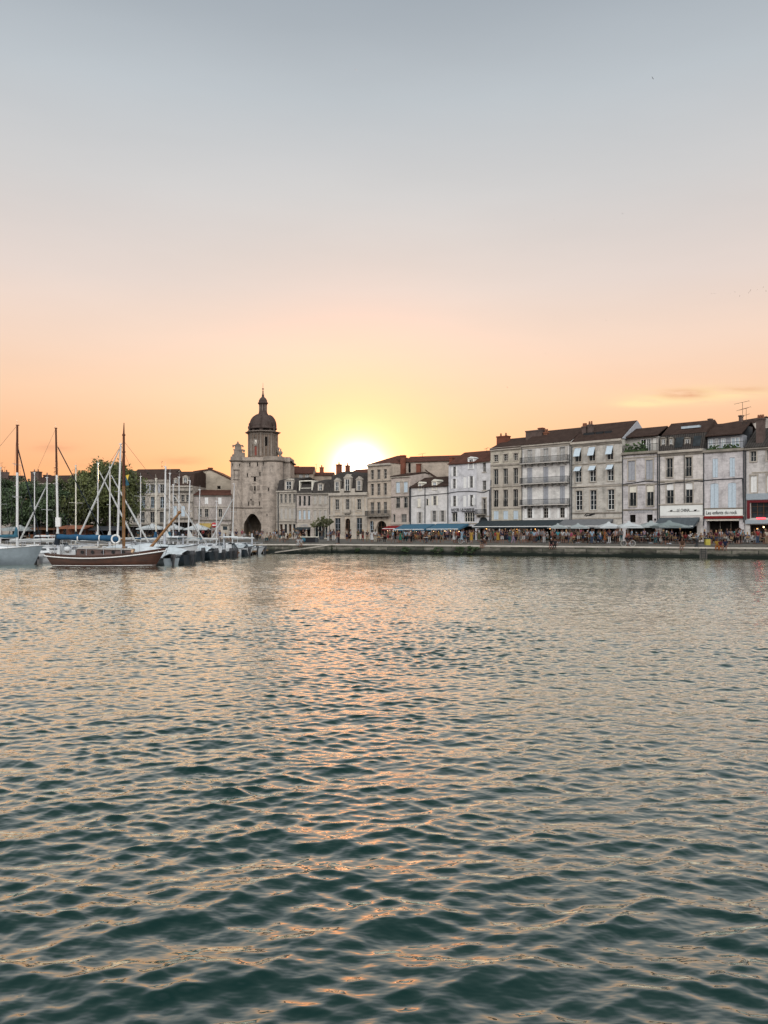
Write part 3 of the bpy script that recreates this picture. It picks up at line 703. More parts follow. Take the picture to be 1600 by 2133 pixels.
MB().box(2.2, 2.2, z+.85, 4.6, 2.9, z+1.15).build('roof_window', M_pane_lit, h.roof)
# stained house with roof terrace
h = RH('stained stone house with grey double shutters, roof terrace and small dark doors below', 1296, 1372, 9, st('wall_d', (0.496,0.470,0.467), dirt=.7, seed=4), (1334, 941))
h.win([1316, 1353], 14, 959, 1000, 1334, 'closed sur', sh=M_greysh); h.win([1318.5, 1354.5], 14.5, 1011, 1054, 1334, 'glass sur half rail', bl=M_cream)
h.win([1318, 1353.5], 12, 1072, 1088, 1334, 'plain', frame=M_pipe, pane=M_dark); h.shopfront(1305, 1365, 1097, 1128, 1334, n=4, rec=.8)
h.band(1334, 943, .3, .35, dark=True); h.band(1334, 952, .1, .1); h.band(1334, 1009, .1, .08, dark=True); h.band(1334, 1061, .14, .1, dark=True)
h.sign('LA GARGOTTE', 1311, 1360, 1065.5, 1334, .42, M_greysh, shear=0)
h.cable([(1296, 1009), (1320, 1006), (1345, 1002), (1372, 1004)]); h.pipe(1372-1.6, 944, 1088); h.pipe(1297.5, 944, 1092, .05)
MB().box(h.u(1364), -.2, h.z(1365,1084), h.u(1367), -.02, h.z(1365,1080)).build('wall_lantern', M_black, h.o)
q = MB().box(.1, -.02, h.H+.95, h.W-.1, .03, h.H+1.0)
for i in range(36): x = .12+(h.W-.25)*i/35; q.box(x-.012,-.012,h.H+.005,x+.012,.016,h.H+.95)
h.finish(None); q.build('terrace_railing', M_iron, h.o)
attic(h, 1303, 1372, 911, 936, [(1341, 12, M_dark), (1352, 9, M_glass), (1364, 6, M_cream)], 894, M_tile, M_warmgrey, 1.6)
q = MB()
for i in range(110): q.ell((rnd.uniform(.3, h.W*.62), rnd.uniform(.2,1.0), h.H+.2+rnd.uniform(0,1.25)*rnd.random()), .16, .16, .14, 5, 3)
q.box(.2, .15, h.H+.003, h.W*.62, .5, h.H+.3); q.build('terrace_planting', M_leafy, h.o)
# house with canvas blinds
h = RH('stone house with pale canvas blinds propped out from two rows of windows', 1190, 1296, 10, st('wall_e', (0.466,0.440,0.393), dirt=.6, seed=5), (1243, 918))
h.win([1204.5, 1233.5, 1271], 13, 931, 960, 1233.5, 'glass awn sur', drop=.62, ny=2); h.win([1205, 1235, 1272], 13, 970, 1003, 1233.5, 'glass awn sur', drop=.3, ny=3, frame=M_white)
h.win([1206.5, 1236, 1273], 13.5, 1021, 1062, 1233.5, 'glass sur', ny=4, arch=.12, pane=M_glass, frame=M_white); h.shopfront(1196, 1290, 1094, 1128, 1243, n=6, rec=.8)
h.band(1243, 920, .3, .35); h.band(1243, 925, .14, .15, dark=True); h.band(1243, 965, .12, .09, dark=True); h.band(1243, 1012, .16, .12); h.band(1243, 1068, .12, .1, dark=True); h.band(1243, 1079, .1, .12)
q = MB()
for pts in ([(1218,1075),(1222,1070),(1227,1069.5),(1229,1071.5)], [(1221,1075.5),(1224,1073),(1228,1074),(1231,1071),(1235,1070),(1240,1068)], [(1229,1074.5),(1233,1072.3),(1236,1071.5),(1240,1070.5)]):
    q.path([(h.u(x), -.05, h.z(x, y)) for x, y in pts], .06, 5)
q.build('script_lettering', M_black, h.o)
h.awning(1176, 1278, 1081, 1.0, 2.6, M_awngrey, 1243)
h.cable([(1190, 1016), (1215, 1015), (1250, 1011), (1296, 1008)]); h.pipe(1191.5, 926, 1085)
h.finish('gable', 2.9, M_tile)
h.chimney(1216, 888, 912, 8, 2.2, M_brickgrey, 3); h.chimney(1228, 884, 910, 9, 2.4, M_brickgrey, 2); 
a = MB()
for i, (x, w) in enumerate(((1228, 20), (1250, 14), (1268, 12))):
    u = h.u(x, 2.0); a.box(u-w*.04, 1.7, h.H+.7, u+w*.04, 3.2, h.H+1.5)
a.build('roof_lantern', M_iron, h.roof)
a = MB()
for x in (1262, 1300): u = h.u(min(x, 1288), 3.4); a.add([(u-.9,2.75,h.H+1.75),(u+.9,2.75,h.H+1.75),(u+.9,3.6,h.H+2.25),(u-.9,3.6,h.H+2.25)], [(0,1,2,3)])
a.build('skylight', M_pane_lit, h.roof)
u0 = h.W
MB().add([(u0-.02,-.1,h.H+.02),(u0-.02,h.D+.1,h.H+.02),(u0-.02,h.D/2,h.H+3.0),(u0+.12,-.1,h.H+.02),(u0+.12,h.D+.1,h.H+.02),(u0+.12,h.D/2,h.H+3.0)], [(0,1,2),(5,4,3),(0,2,5,3),(1,4,5,2),(0,3,4,1)]).build('gable_end', M_greysh, h.o)
# broad dark roof behind the right end
Yb = 113.0
hb = House('back_house', 'house whose broad dark tiled roof rises behind the rock bar and its neighbour', 'house', (K(1436)*Yb, Yb), (K(1546)*(Yb-9), Yb-9), 1.5, 9, st('wall_back3', (.40,.36,.32), dirt=.4, seed=33), (1500, 899))
hb.finish('gable', 1.7, M_tile); hb.chimney(1477, 872, 884, 4, 3, M_brickgrey, 0, .5); hb.chimney(1541, 865, 874, 4, 3, M_brickgrey, 0, .5)
# three balconies
h = RH('cream house with three full width iron balconies and grey shutters', 1087, 1190, 10, st('wall_f', (0.607,0.592,0.563), dirt=.3, joint=.95, seed=6), (1138, 923))
C3 = [1103.5, 1137, 1171.5]
h.win(C3, 11, 934, 962, 1137, 'glass open', sh=M_warmgrey, pane=M_curtain); h.win(C3, 10.5, 972.5, 1007, 1137, 'closed', sh=M_greysh); h.win(C3, 10.5, 1013, 1052, 1137, 'closed', sh=M_greysh)
h.win(C3, 10, 1058, 1079, 1137, 'glass open', sh=M_white, pane=M_dark)
h.shopfront(1094, 1184, 1097, 1126, 1137, n=8, rec=.8)
h.band(1138, 925, .25, .3); h.band(1138, 930, .1, .12)
for yt, yb in ((951, 965), (994, 1008), (1040, 1053)): h.balcony(1088, 1187, yt, yb, 1137, .8, 7, M_pipe, slab=M_warmgrey)
h.pipe(1188, 926, 1085); h.pipe(1088, 930, 1084, .05)
h.finish('gable', 2.4, M_tile); h.chimney(1112, 896, 925, 34, 3.0, M_brickgrey, 0, 1.2); h.chimney(1125.5, 891, 916, 9, 3.2, M_brick, 0); h.chimney(1136, 900, 912, 7, 3.2, M_pot, 2)
# stone house, three by four
h = RH('four storey yellowish stone house with tall unshuttered windows between projecting piers', 1022, 1087, 10, st('wall_g', (0.476,0.440,0.362), dirt=.5, seed=7), (1054, 933))
C3 = [1033.5, 1053.5, 1074.5]
h.win(C3, 8.5, 946, 960, 1053.5, 'glass sur'); h.win(C3, 9.5, 976, 1008.5, 1053.5, 'glass sur', ny=2); h.win(C3, 9.5, 1020, 1055.5, 1053.5, 'glass rail sur', ny=2); h.win(C3, 10, 1064, 1082, 1053.5, 'closed', sh=M_palebl)
h.shopfront(1026, 1083, 1097, 1125, 1054, n=5, rec=.8)
h.band(1054, 934, .4, .25); h.band(1054, 966, .12, .1); h.band(1054, 969, .1, .07, dark=True); h.band(1054, 1012, .2, .16); h.band(1054, 1058, .14, .12)
for px in (1023.6, 1043.5, 1064, 1085): u = h.u(px); h.tr.box(max(.01,u-.35), -.045, h.z(px,1058), min(h.W-.01,u+.35), -.001, h.z(px,972))
h.pipe(1023.3, 1000, 1086, .07); h.cable([(1022, 1018), (1024, 1014), (1050, 1013), (1087, 1010)])
aw = h.awning(1003, 1180, 1084, .95, 2.6, M_awndark, 1054, bulbs=5, bulbmat=M_warm)
h.finish('gable', 1.9, M_tile); h.chimney(1045, 908, 933, 21, 3.0, M_brick, 2, 1.1); h.antenna(1014, 934, 945, 3, .4)
# narrow white house
h = RH('narrow white house with one window per floor and arch below a small balcony', 993, 1022, 8, st('wall_h', (0.533,0.524,0.521), dirt=.25, joint=.97, seed=8), (1008, 960.5))
h.win([1009], 6.5, 963, 983, 1009, 'glass sill', ny=2); h.win([1009], 7.5, 1001, 1021, 1009, 'glass sill', ny=2); h.win([1009], 7, 1038, 1070, 1009, 'glass sur', ny=3, pane=M_dark, rec=.3)
h.win([1007], 19, 1077, 1094, 1007, 'glass', arch=.42, frame=M_pipe, pane=M_awndark, nx=3, ny=2, name='arched_shop_window'); h.win([1007], 20, 1098, 1124, 1007, 'plain', name='doorway', frame=M_black, pane=M_dark, rec=.6)
h.band(1008, 961.5, .16, .2); h.balcony(994, 1014, 1061, 1073, 1004, .7, 2); h.cable([(993, 1024), (1008, 1026), (1021, 1020)]); h.band(1008, 1075, .12, .12)
h.pipe(1020.5, 1020, 1090, .06); h.finish('gable', 2.0, M_tilered)
# hotel
h = RH('white hotel front with black name lettering and white shutters', 934.5, 993, 9, st('wall_i', (0.516,0.515,0.531), dirt=.35, joint=.97, seed=9), (962, 965))
h.win([947], 6, 972, 992.5, 947, 'glass open', sh=M_white); h.win([946.5], 6, 997.5, 1018, 946.5, 'glass open', sh=M_white); h.win([982], 6.5, 992, 1016, 982, 'glass open', sh=M_white); h.win([968.5], 6.5, 993, 1017, 968, 'closed', sh=M_white)
h.win([947], 6.5, 1033, 1055, 947, 'glass open', sh=M_white); h.win([982.5], 6.5, 1031, 1055, 982, 'glass open', sh=M_white); h.win([968], 6.5, 1032, 1056, 968, 'closed', sh=M_white)
h.win([947.3], 11, 1068, 1087, 947, 'glass', frame=M_cream, ny=1); h.win([978], 21, 1067, 1087, 978, 'glass', frame=M_cream, nx=4, ny=2)
h.shopfront(938, 990, 1096, 1124, 962, n=5, rec=.8)
h.sign('HOTEL LA MARINE', 941, 988.5, 1061.5, 965, .46, M_black); h.sign(None, 941, 953, 0, 947, 0, None, M_black, 1066.3, 1067.6, out=.1); h.sign(None, 963, 989, 0, 976, 0, None, M_black, 1064.8, 1066.2, out=.1)
MB().box(h.u(989.3), -.75, h.z(990,1052), h.u(990.3), -.02, h.z(990,1037)).build('hanging_sign', M_white, h.o)
h.cable([(934.5, 1027), (955, 1024), (975, 1023), (993, 1024)]); h.band(962, 1090, .12, .12)
h.finish('gable', 2.1, M_tilered); h.dormer(981, 13, 951, 977, -.06, M_white, .15, dep=2.2); h.chimney(939, 952, 966, 6, 1.2, M_brick, 0); h.chimney(955.5, 953, 962, 8, 3.6, M_brick, 0)
# two small white houses
h = RH('small white house with gabled dormer and pairs of white shutters beside the hotel', 885, 934.5, 8, st('wall_j', (0.569,0.551,0.531), dirt=.2, joint=.97, seed=10), (910, 1012.5))
h.win([906], 6.5, 1033.5, 1052.5, 906, 'glass open', sh=M_cream); h.win([890], 4.5, 1039, 1053, 890, 'glass open right', sh=M_cream, frame=M_cream); h.win([904.5, 921.5], 7, 1063.5, 1087, 912, 'glass open', sh=M_warmgrey)
h.shopfront(889, 931, 1097, 1124, 910, n=4, rec=.6)
h.awning(911, 977, 1090.5, .9, 2.9, M_awnblue, 930, bulbs=7); h.cable([(885, 1031.5), (905, 1030), (934.5, 1027)], .05); h.pipe(933.6, 1012, 1090); h.pipe(886, 1014, 1090)
h.finish('gable', 1.7, M_tile); h.dormer(905, 11, 998, 1021, -.05, M_cream, .25, dep=2.2, sh=M_pane_lit); h.band(910, 1012.5, .1, .1)
h = RH('smallest white house, one dormer and one closed shuttered window, over a blue awning', 855, 885, 8, st('wall_k', (0.551,0.534,0.512), dirt=.2, joint=.97, seed=11), (870, 1014.5))
h.win([873], 6, 1038, 1056, 873, 'closed sill', sh=M_cream); h.win([874.5], 5.5, 1067, 1090, 874, 'glass open', sh=M_warmgrey, pane=M_dark); h.shopfront(859, 883, 1098, 1124, 870, n=3, rec=.6)
h.awning(842, 906, 1091.5, .9, 2.9, M_awnblue, 875, bulbs=4); h.cable([(855, 1034), (885, 1031)], .05); h.pipe(856, 1012, 1092, .08)
h.finish('gable', 1.7, M_tile); h.dormer(875, 8, 1003, 1022, -.05, M_cream, .25, dep=2.2, sh=M_pane_lit)
# ornate small house
h = RH('pinkish stone house with carved upper storey above a red lamp lit awning', 815, 855, 8, st('wall_l', (0.444,0.378,0.334), dirt=.35, seed=12), (835, 992))
h.win([829.5, 845.5], 8, 1004, 1026, 837, 'closed sur', sh=M_palebl); h.win([829.5, 845.5], 8, 1036, 1058, 837, 'glass rail sur', ny=2); h.win([841.5], 11, 1071, 1088, 841, 'glass', nx=4, ny=2); h.win([821], 4.5, 1071, 1088, 821, 'glass plain', frame=M_cream)
h.shopfront(819, 852, 1098, 1124, 835, n=4, rec=.6)
h.band(835, 993, .2, .25); h.band(835, 1034, .12, .12, dark=True); h.band(835, 1090, .4, .15)
q = MB().lathe([(.32, -.06), (.2, .06)], (0, 0, 0), 10); q.xf(Matrix.Translation((h.u(837.5), -.08, h.z(837,1001.5))) @ Matrix.Rotation(R(90), 4, 'X')); q.box(h.u(837.5)-.12, -.06, h.z(837,1030), h.u(837.5)+.12, -.002, h.z(837,1005)); q.build('carved_cartouche', M_trim, h.o)
h.awning(809, 846, 1095, .5, 1.6, M_awnred, 830, bulbs=5); h.cable([(815, 1036), (855, 1034)], .05)
h.finish('gable', .7, M_tile); h.pipe(853.6, 1014, 1092, .07)
# tall house with arch
h = RH('tall beige house with black balcony and round carriage arch beside the mansard bank', 766, 815, 11, st('wall_m', (0.427,0.362,0.293), dirt=.35, seed=13), (790, 966.5))
C3 = [775.5, 789, 802.5]
h.win(C3, 6.6, 978, 998, 789, 'glass', rec=.3, frame=M_warmgrey, pane=M_dark); h.win(C3, 6.6, 1007, 1031.5, 789, 'glass', rec=.3, frame=M_warmgrey, pane=M_dark); h.win(C3, 7, 1046, 1070, 789, 'glass curt', pane=M_glass)
h.win([795], 22, 1085, 1124, 795, 'glass', arch=.5, frame=M_brown, pane=M_dark, nx=3, ny=3, rec=.5, name='carriage_door'); h.win([774.5], 8, 1085, 1121, 775, 'glass', arch=.4, frame=M_palebl, pane=M_glass, name='house_door', ny=4)
h.band(790, 968, .3, .3); h.band(790, 1002, .1, .1, dark=True); h.band(790, 1036, .2, .15); h.band(790, 1079, .1, .1)
h.balcony(767, 813.5, 1064, 1076, 790, .9, 4)
h.finish('hip', 1.9, M_tilered)
# long back wing seen over the small houses
A = h.world(h.W+.02, 3.5, 0); B = A + Vector((20.5, -6.2, 0))
hb = House('back_wing', 'long pale rendered wing with red roof and brick stacks behind the small white houses', 'house', (A.x, A.y), (B.x, B.y), 1.3, 9, st('wall_n', (0.393,0.329,0.269), dirt=.3, joint=.95, seed=14), (850, 962))
hb.win([822.5, 853], 5, 965, 985, 835, 'plain', frame=M_trimdk, pane=M_dark); hb.finish('gable', 1.2, M_tilered)
hb.chimney(838.5, 948, 985, 9.5, -.9, M_brick, 0, .9); hb.chimney(871, 966, 985, 8, -.8, M_brick, 0, .8); hb.chimney(893, 962, 982, 10, 1.0, M_brick, 0); hb.antenna(880, 945, 966, 3, .7)
# stone gable behind the smallest houses
p = Vector((K(868)*137.5, 137.5)); q_ = Vector((K(905)*135.0, 135.0))
hg = House('back_house', 'low house showing its pale stone gable above the smallest white houses', 'house', p, q_, 1.35, 9, st('wall_o', (0.342,0.296,0.245), dirt=.3, seed=15), (886, 996))
hg.gable = False; hg.finish(None); m = hg.W/2; H_ = hg.H; g_ = 1.35
MB().add([(0.01,0,H_),(hg.W-.01,0,H_),(m,0,H_+g_),(0.01,9,H_),(hg.W-.01,9,H_),(m,9,H_+g_)], [(0,1,2),(5,4,3)]).build('gable_wall', hg.wall, hg.o)
hg.roof = MB().add([(-.2,-.15,H_-.1),(m,-.15,H_+g_+.06),(hg.W+.2,-.15,H_-.1),(-.2,9,H_-.1),(m,9,H_+g_+.06),(hg.W+.2,9,H_-.1),(-.2,-.15,H_+.06),(m,-.15,H_+g_+.22),(hg.W+.2,-.15,H_+.06),(-.2,9,H_+.06),(m,9,H_+g_+.22),(hg.W+.2,9,H_+.06)],
   [(0,1,7,6),(1,2,8,7),(6,7,10,9),(7,8,11,10),(0,6,9,3),(2,5,11,8),(0,3,4,1),(1,4,5,2)]).build('roof', M_tile, hg.o)
# bank with mansard
h = RH('grand stone bank with rusticated ground floor, carved dormers and dark mansard roof', 686, 766, 11, st('wall_p', (0.444,0.378,0.301), bw=1.1, bh=.42, dirt=.3, seed=16), (726, 1029), PL)
h.win([702.5, 724, 748], 7.5, 1040, 1061.5, 724, 'glass sur', ny=3); h.win([703.5, 748.5], 11.5, 1079, 1113, 724, 'glass', frame=M_greysh, ny=3, name='shop_window'); h.win([724.5], 10, 1080, 1124, 724, 'glass', arch=.5, frame=M_brown, pane=M_dark, ny=4, name='entrance_door')
h.band(726, 1029, .5, .4); h.band(726, 1033.5, .16, .12); h.band(726, 1073, .2, .2); h.band(726, 1065, .1, .08)
for i in range(14):
    z = .25 + i*.31
    for a, b in ((686.3, 697), (710, 718.7), (730.3, 742), (755, 765.5)):
        if z < h.z(726, 1075): h.tr.box(h.u(a), -.05, z, h.u(b), -.001, z+.25)
h.balcony(718, 731, 1062, 1070, 724, .5, 2, M_trim, True)
for px in (699, 709, 743, 754): pass
for px in (687, 695.5, 711, 718, 730.5, 737, 757, 765): u = h.u(px); h.tr.box(max(.01,u-.22), -.06, h.z(px,1072), min(h.W-.01,u+.22), -.001, h.z(px,1035))
h.finish('mansard', 4.6, M_slate); h.dormer(702, 11.5, 995, 1023, -.1, M_trim, .3, dep=1.6); h.dormer(723.5, 14, 987, 1023, -.12, M_trim, .3, dep=1.8); h.dormer(747.5, 11.5, 992, 1022, -.1, M_trim, .3, dep=1.6)
q = MB()
for c in (712.5, 735): q.prism([(-.1, h.H+.03), (.3, h.H+.03), (.3, h.H+1.0), (-.1, h.H+.75)], h.u(c)-.42, h.u(c)+.42)
q.build('carved_scroll', M_trim, h.roof)
h.pipe(687.3, 1032, 1122)
h.chimney(704.5, 967, 984, 9, 5.0, M_brick, 1); h.chimney(722.5, 969, 982, 7, 6.0, M_brick, 1)
MB().add([(.05,1.0,h.H+3.1),(h.W-.05,1.0,h.H+3.1),(h.W-.05,5.5,h.H+5.0),(h.W*.35,5.5,h.H+4.9),(.05,5.5,h.H+3.6),(.05,10.5,h.H+3.1),(h.W-.05,10.5,h.H+3.1)], [(0,1,2,3,4),(4,3,2,6,5),(1,6,2),(0,4,5)]).build('upper_roof', M_tilered, h.roof)
# three narrow houses beside the tower
h = RH('narrow grey house with three closed shutters per floor left of the bank', 650, 686, 10, st('wall_q', (0.368,0.329,0.285), dirt=.4, seed=17), (668, 1027.5), PL)
h.win([656.5, 667, 678], 5, 1032.5, 1050, 667, 'closed sur', sh=M_warmgrey); h.win([656.5, 667, 678], 5, 1063, 1082, 667, 'closed sur', sh=M_warmgrey); h.shopfront(654, 682, 1095, 1121, 668, n=4, frame=M_cream, pane=M_glass)
h.band(668, 1028.5, .25, .25, dark=True); h.band(668, 1058, .1, .1); h.band(668, 1088, .14, .12); h.finish('mansard', 2.9, M_slate); h.dormer(667.5, 11, 1006, 1022, .2, M_trim, .1)
h = RH('narrow house with three open windows, roof terrace shed and shop under teal canopy', 618, 650, 10, st('wall_r', (0.402,0.354,0.317), dirt=.3, seed=18), (634, 1027), PL)
h.win([624.7, 634.4, 643.8], 4.6, 1033, 1053.5, 634, 'glass rail', rec=.2, frame=M_warmgrey, ny=2); h.win([624.7, 634.4, 643.8], 4.6, 1063, 1082, 634, 'closed sur', sh=M_palebl); h.shopfront(623.5, 646.5, 1102, 1121, 634, n=3, rec=.6)
h.band(634, 1028, .2, .25, dark=True); h.band(634, 1058, .1, .1); h.band(634, 1086, .14, .12); h.sign('LA PORTE', 627, 641, 1094.5, 634, .42, M_greysh, M_trim, 1089, 1098, bx0=620, bx1=648); h.awning(619.5, 647, 1098, .3, .9, M_awndark, 634, edge=False)
h.finish('mansard', 2.4, M_slate); a_ = h.u(623, .3), h.u(651, .3); z_ = h.H
q = MB().box(a_[0], .3, z_+.05, a_[0]+.2, 2.6, z_+2.2).box(a_[1]-.2, .3, z_+.05, a_[1], 2.6, z_+2.2).box(a_[0], .3, z_+2.2, a_[1], 2.8, z_+2.38).box(a_[0]+.2, .5, z_+.05, a_[1]-.2, .6, z_+1.0); q.box(a_[0]+.2, 2.3, z_+.05, a_[1]-.2, 2.4, z_+2.2); q.build('terrace_shelter', M_cream, h.roof)
h = RH('narrow house of four slim windows per floor against the tower, pedimented dormer above', 576, 618, 10, st('wall_s', (0.393,0.354,0.301), dirt=.4, seed=19), (600, 1023), PL)
h.win([586.3, 595.2, 604.2, 613.3], 4.8, 1029, 1047.5, 600, 'glass sur', ny=2); h.win([586.3, 595.2, 604.2, 613.3], 4.8, 1059, 1081, 600, 'closed', sh=M_warmgrey); h.win([586, 604.5], 5.5, 1092, 1117, 600, 'glass', frame=M_brown, pane=M_dark); h.win([595.3, 613], 5.2, 1092, 1110, 600, 'glass', frame=M_pipe)
h.band(600, 1023.5, .25, .25); h.band(600, 1054, .12, .1); h.band(600, 1086, .14, .12, dark=True); h.band(600, 1090, .1, .1); h.pipe(580, 1024, 1120, .1); h.pipe(617.2, 1026, 1090)
h.finish('mansard', 2.9, M_slate); h.dormer(601.5, 17, 996, 1020, .15, M_trim, .25)
# back houses with red roofs between tower and bank
for (x0, x1, Y, ev, rh, lab, ds) in ((598, 652, 160, 986, 1.6, 'house with red tiled roof and white attic windows rising behind the tower', (627, 640)), (640, 694, 163, 990, .8, 'low house with red roof and pot topped brick stack against the sun', ())):
    hb = House('back_house', lab, 'house', (K(x0)*Y, Y), (K(x1)*Y, Y), 1.4, 9, st('wall_back%d' % x0, (0.326,0.266,0.211), dirt=.3, seed=x0*.1), ((x0+x1)/2, ev))
    for c in ds: hb.win([c], 8, 987, 995, c, 'glass', frame=M_white, pane=M_curtain)
    hb.finish('gable', rh, M_tilered)
    if x0 == 640: hb.chimney(670, 973, 985, 8, 3, M_brick, 1); hb.antenna(659, 967, 984, 3, .3)
    else: hb.chimney(616, 971, 978, 12, 4, M_brick, 0)
# ------------------------------------------------------------------ left: houses behind the trees
def LH(label, x0, x1, Y0, Y1, depth, wall, eave): return House('town_house', label, 'house', (K(x0)*Y0, Y0), (K(x1)*Y1, Y1), 1.45, depth, wall, eave, GR)
h = LH('long stone house with grey shutters behind the masts, to the right of the big tree', 262, 352, 150, 149, 11, st('wall_t', (0.385,0.354,0.309), dirt=.35, seed=20), (310, 1000))
h.win([281, 299, 318, 338], 8, 1009, 1027, 318, 'glass open', sh=M_greysh); h.win([281, 299, 318, 338], 8, 1035, 1058, 318, 'glass sur', frame=M_palebl); h.win([297, 317.5, 337], 9, 1066, 1089, 318, 'glass sur', ny=2); h.win([281], 9, 1066, 1089, 318, 'glass sur', ny=2)
h.band(310, 1001, .35, .3); h.band(310, 1031, .16, .15); h.band(310, 1061, .2, .3, dark=True); h.band(310, 1092, .2, .4, dark=True); h.shopfront(266, 348, 1097, 1121, 310, n=7); h.finish('gable', 2.4, M_tile); h.antenna(337.5, 962, 978, 5, .1)
h = LH('stone house with pale carved dormers on a dark roof edge, next to the blank gable', 352, 402, 149, 148.5, 11, st('wall_u', (0.368,0.329,0.285), dirt=.4, seed=21), (378, 1012))
h.win([364, 381, 391], 7, 1031, 1045, 378, 'glass sur', frame=M_warmgrey); h.win([364, 381], 8, 1054, 1076, 378, 'closed', sh=M_palebl); h.band(378, 1013, .25, .3); h.band(378, 1022, .3, .5, dark=True); h.band(378, 1045.5, .12, .2, dark=True); h.band(378, 1079, .16, .3, dark=True); h.shopfront(356, 400, 1088, 1121, 378, n=4)
h.finish('mansard', 3.2, M_tile); h.dormer(386, 11, 990, 1010, .2, M_trim, .2); h.dormer(366, 8, 995, 1011, .2, M_trim, .2)
h = LH('big house showing a blank pale gable wall under a red roof left of the tower', 404, 486, 156, 156, 12, st('wall_v', (0.427,0.370,0.293), dirt=.25, joint=.97, seed=22), (445, 1000))
h.gable = False; h.win([456], 7, 1012, 1019, 456, 'plain', frame=M_trimdk, pane=M_dark); h.finish(None); m = h.u(438.7); H_ = h.H; z1 = h.z(438.7, 979); zl = h.z(404, 984)
MB().add([(.01,0,H_+.002),(h.W-.01,0,H_+.002),(m,0,z1),(.01,0,zl),(.01,12,H_+.002),(h.W-.01,12,H_+.002),(m,12,z1),(.01,12,zl)], [(0,1,2,3),(7,6,5,4),(0,3,7,4)]).build('gable_wall', h.wall, h.o)
h.roof = MB().add([(-.1,-.2,zl+.02),(m,-.2,z1+.02),(h.W+.2,-.2,H_-.3),(-.1,12,zl+.02),(m,12,z1+.02),(h.W+.2,12,H_-.3),(-.1,-.2,zl+.25),(m,-.2,z1+.28),(h.W+.2,-.2,H_-.05),(-.1,12,zl+.25),(m,12,z1+.28),(h.W+.2,12,H_-.05)],
   [(0,1,7,6),(1,2,8,7),(6,7,10,9),(7,8,11,10),(0,6,9,3),(2,5,11,8),(0,3,4,1),(1,4,5,2)]).build('roof', M_tilered, h.o)
h.chimney(437.5, 974, 979, 8, 2, M_brick, 0)
h = LH('low two storey house with brown tiled eaves between blank gable and tower', 400, 482, 149, 149.5, 7, st('wall_w', (0.359,0.320,0.293), dirt=.4, seed=23), (440, 1031))
h.win([416.5, 430.5, 459], 7.5, 1060, 1077, 440, 'glass sur', ny=2); h.win([430, 458], 7, 1036, 1050, 440, 'closed', sh=M_white); h.band(440, 1032, .16, .2, dark=True); h.band(440, 1055, .12, .12); h.band(440, 1083, .2, .25, dark=True); h.shopfront(414, 440, 1099, 1120, 430, n=3)
h.awning(412, 441, 1090, .7, 1.6, simple('mustard_awning_cloth', (.30,.22,.07), .8, .15), 430, edge=False); h.finish('gable', 1.0, M_tilered)
h = LH('house with brown roof and wide chimneys half hidden behind the left trees', 62, 150, 160, 158, 11, st('wall_x', (0.342,0.304,0.261), dirt=.35, seed=24), (105, 1006))
h.win([80, 100, 120, 138], 8, 1022, 1042, 105, 'glass sur'); h.win([80, 100, 120, 138], 8, 1056, 1078, 105, 'closed', sh=M_greysh); h.band(105, 1007, .25, .3); h.shopfront(66, 146, 1090, 1121, 105, n=9); h.finish('gable', 1.8, M_tile)
h.chimney(72, 982, 1000, 16, 3, M_brickgrey, 2, 1.2); h.chimney(96, 989, 997, 12, 5, M_brickgrey, 1); h.antenna(114, 974, 994, 5, .3)
h = LH('house at the left edge with stone chimney and roof aerials above the trees', -45, 40, 158, 160, 11, st('wall_y', (0.342,0.304,0.269), dirt=.4, seed=25), (0, 1004))
h.win([-20, 0, 20], 8, 1022, 1044, 0, 'glass sur'); h.win([-20, 0, 20], 8, 1060, 1080, 0, 'closed', sh=M_greysh); h.band(0, 1005, .25, .3); h.finish('gable', 1.6, M_tile); h.chimney(8, 983, 998, 18, 3, M_brickgrey, 2, 1.2); h.antenna(4, 964, 986, 3, .4); h.antenna(10, 973, 986, 3.5, .3)
h = LH('row house with plain roof glimpsed through the crowns of the trees', 150, 262, 158, 154, 11, st('wall_z', (0.359,0.320,0.277), dirt=.35, seed=26), (205, 1004))
h.win([165, 185, 205, 225, 245], 8, 1025, 1046, 205, 'glass sur'); h.win([165, 185, 205, 225, 245], 8, 1060, 1082, 205, 'closed', sh=M_greysh); h.shopfront(154, 258, 1090, 1121, 205, n=9); h.finish('gable', 2.4, M_tile)
# ------------------------------------------------------------------ clock tower
TY = 150.0; TM = TY/1600; TZ = 1.35
t = thing('clock_tower', 'old stone gate tower with clock belfry, dome and lantern above a pointed arch', 'tower', (K(541.8)*TY, TY, TZ), 0)
def tx(px): return (px-541.8)*TM
def tz(py): return zz(py, TY) - TZ
M_bel = stone('belfry_stone', (.19,.145,.112), .75, .34, .75, .8, .28, 34.0, (.06,.05,.045)); M_tow = stone('tower_stone', (.37,.315,.265), .75, .34, .75, .8, .28, 30.0, (.075,.068,.06)); M_towtrim = stone('tower_trim_stone', (.22,.185,.155), 1.2, .5, .6, .8, .25, 31.0)
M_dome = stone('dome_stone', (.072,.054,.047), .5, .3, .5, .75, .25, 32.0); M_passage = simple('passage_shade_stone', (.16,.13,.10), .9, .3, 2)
zc = tz(960); zp = tz(951)
xa, xb, apex, spr = tx(508), tx(544), tz(1070), tz(1092)
def gothic():
    n = 9; m = (xa+xb)/2; P = []
    for i in range(n+1):
        a = i/n; P.append((xa + (m-xa)*a, spr + (apex-spr)*math.sin(a*math.pi/2)**.92))
    return P + [(2*m-x, z) for x, z in reversed(P[:-1])]
G = gothic(); L0, R0, DP = tx(486), tx(566), 9.0
q = MB(); m = (xa+xb)/2
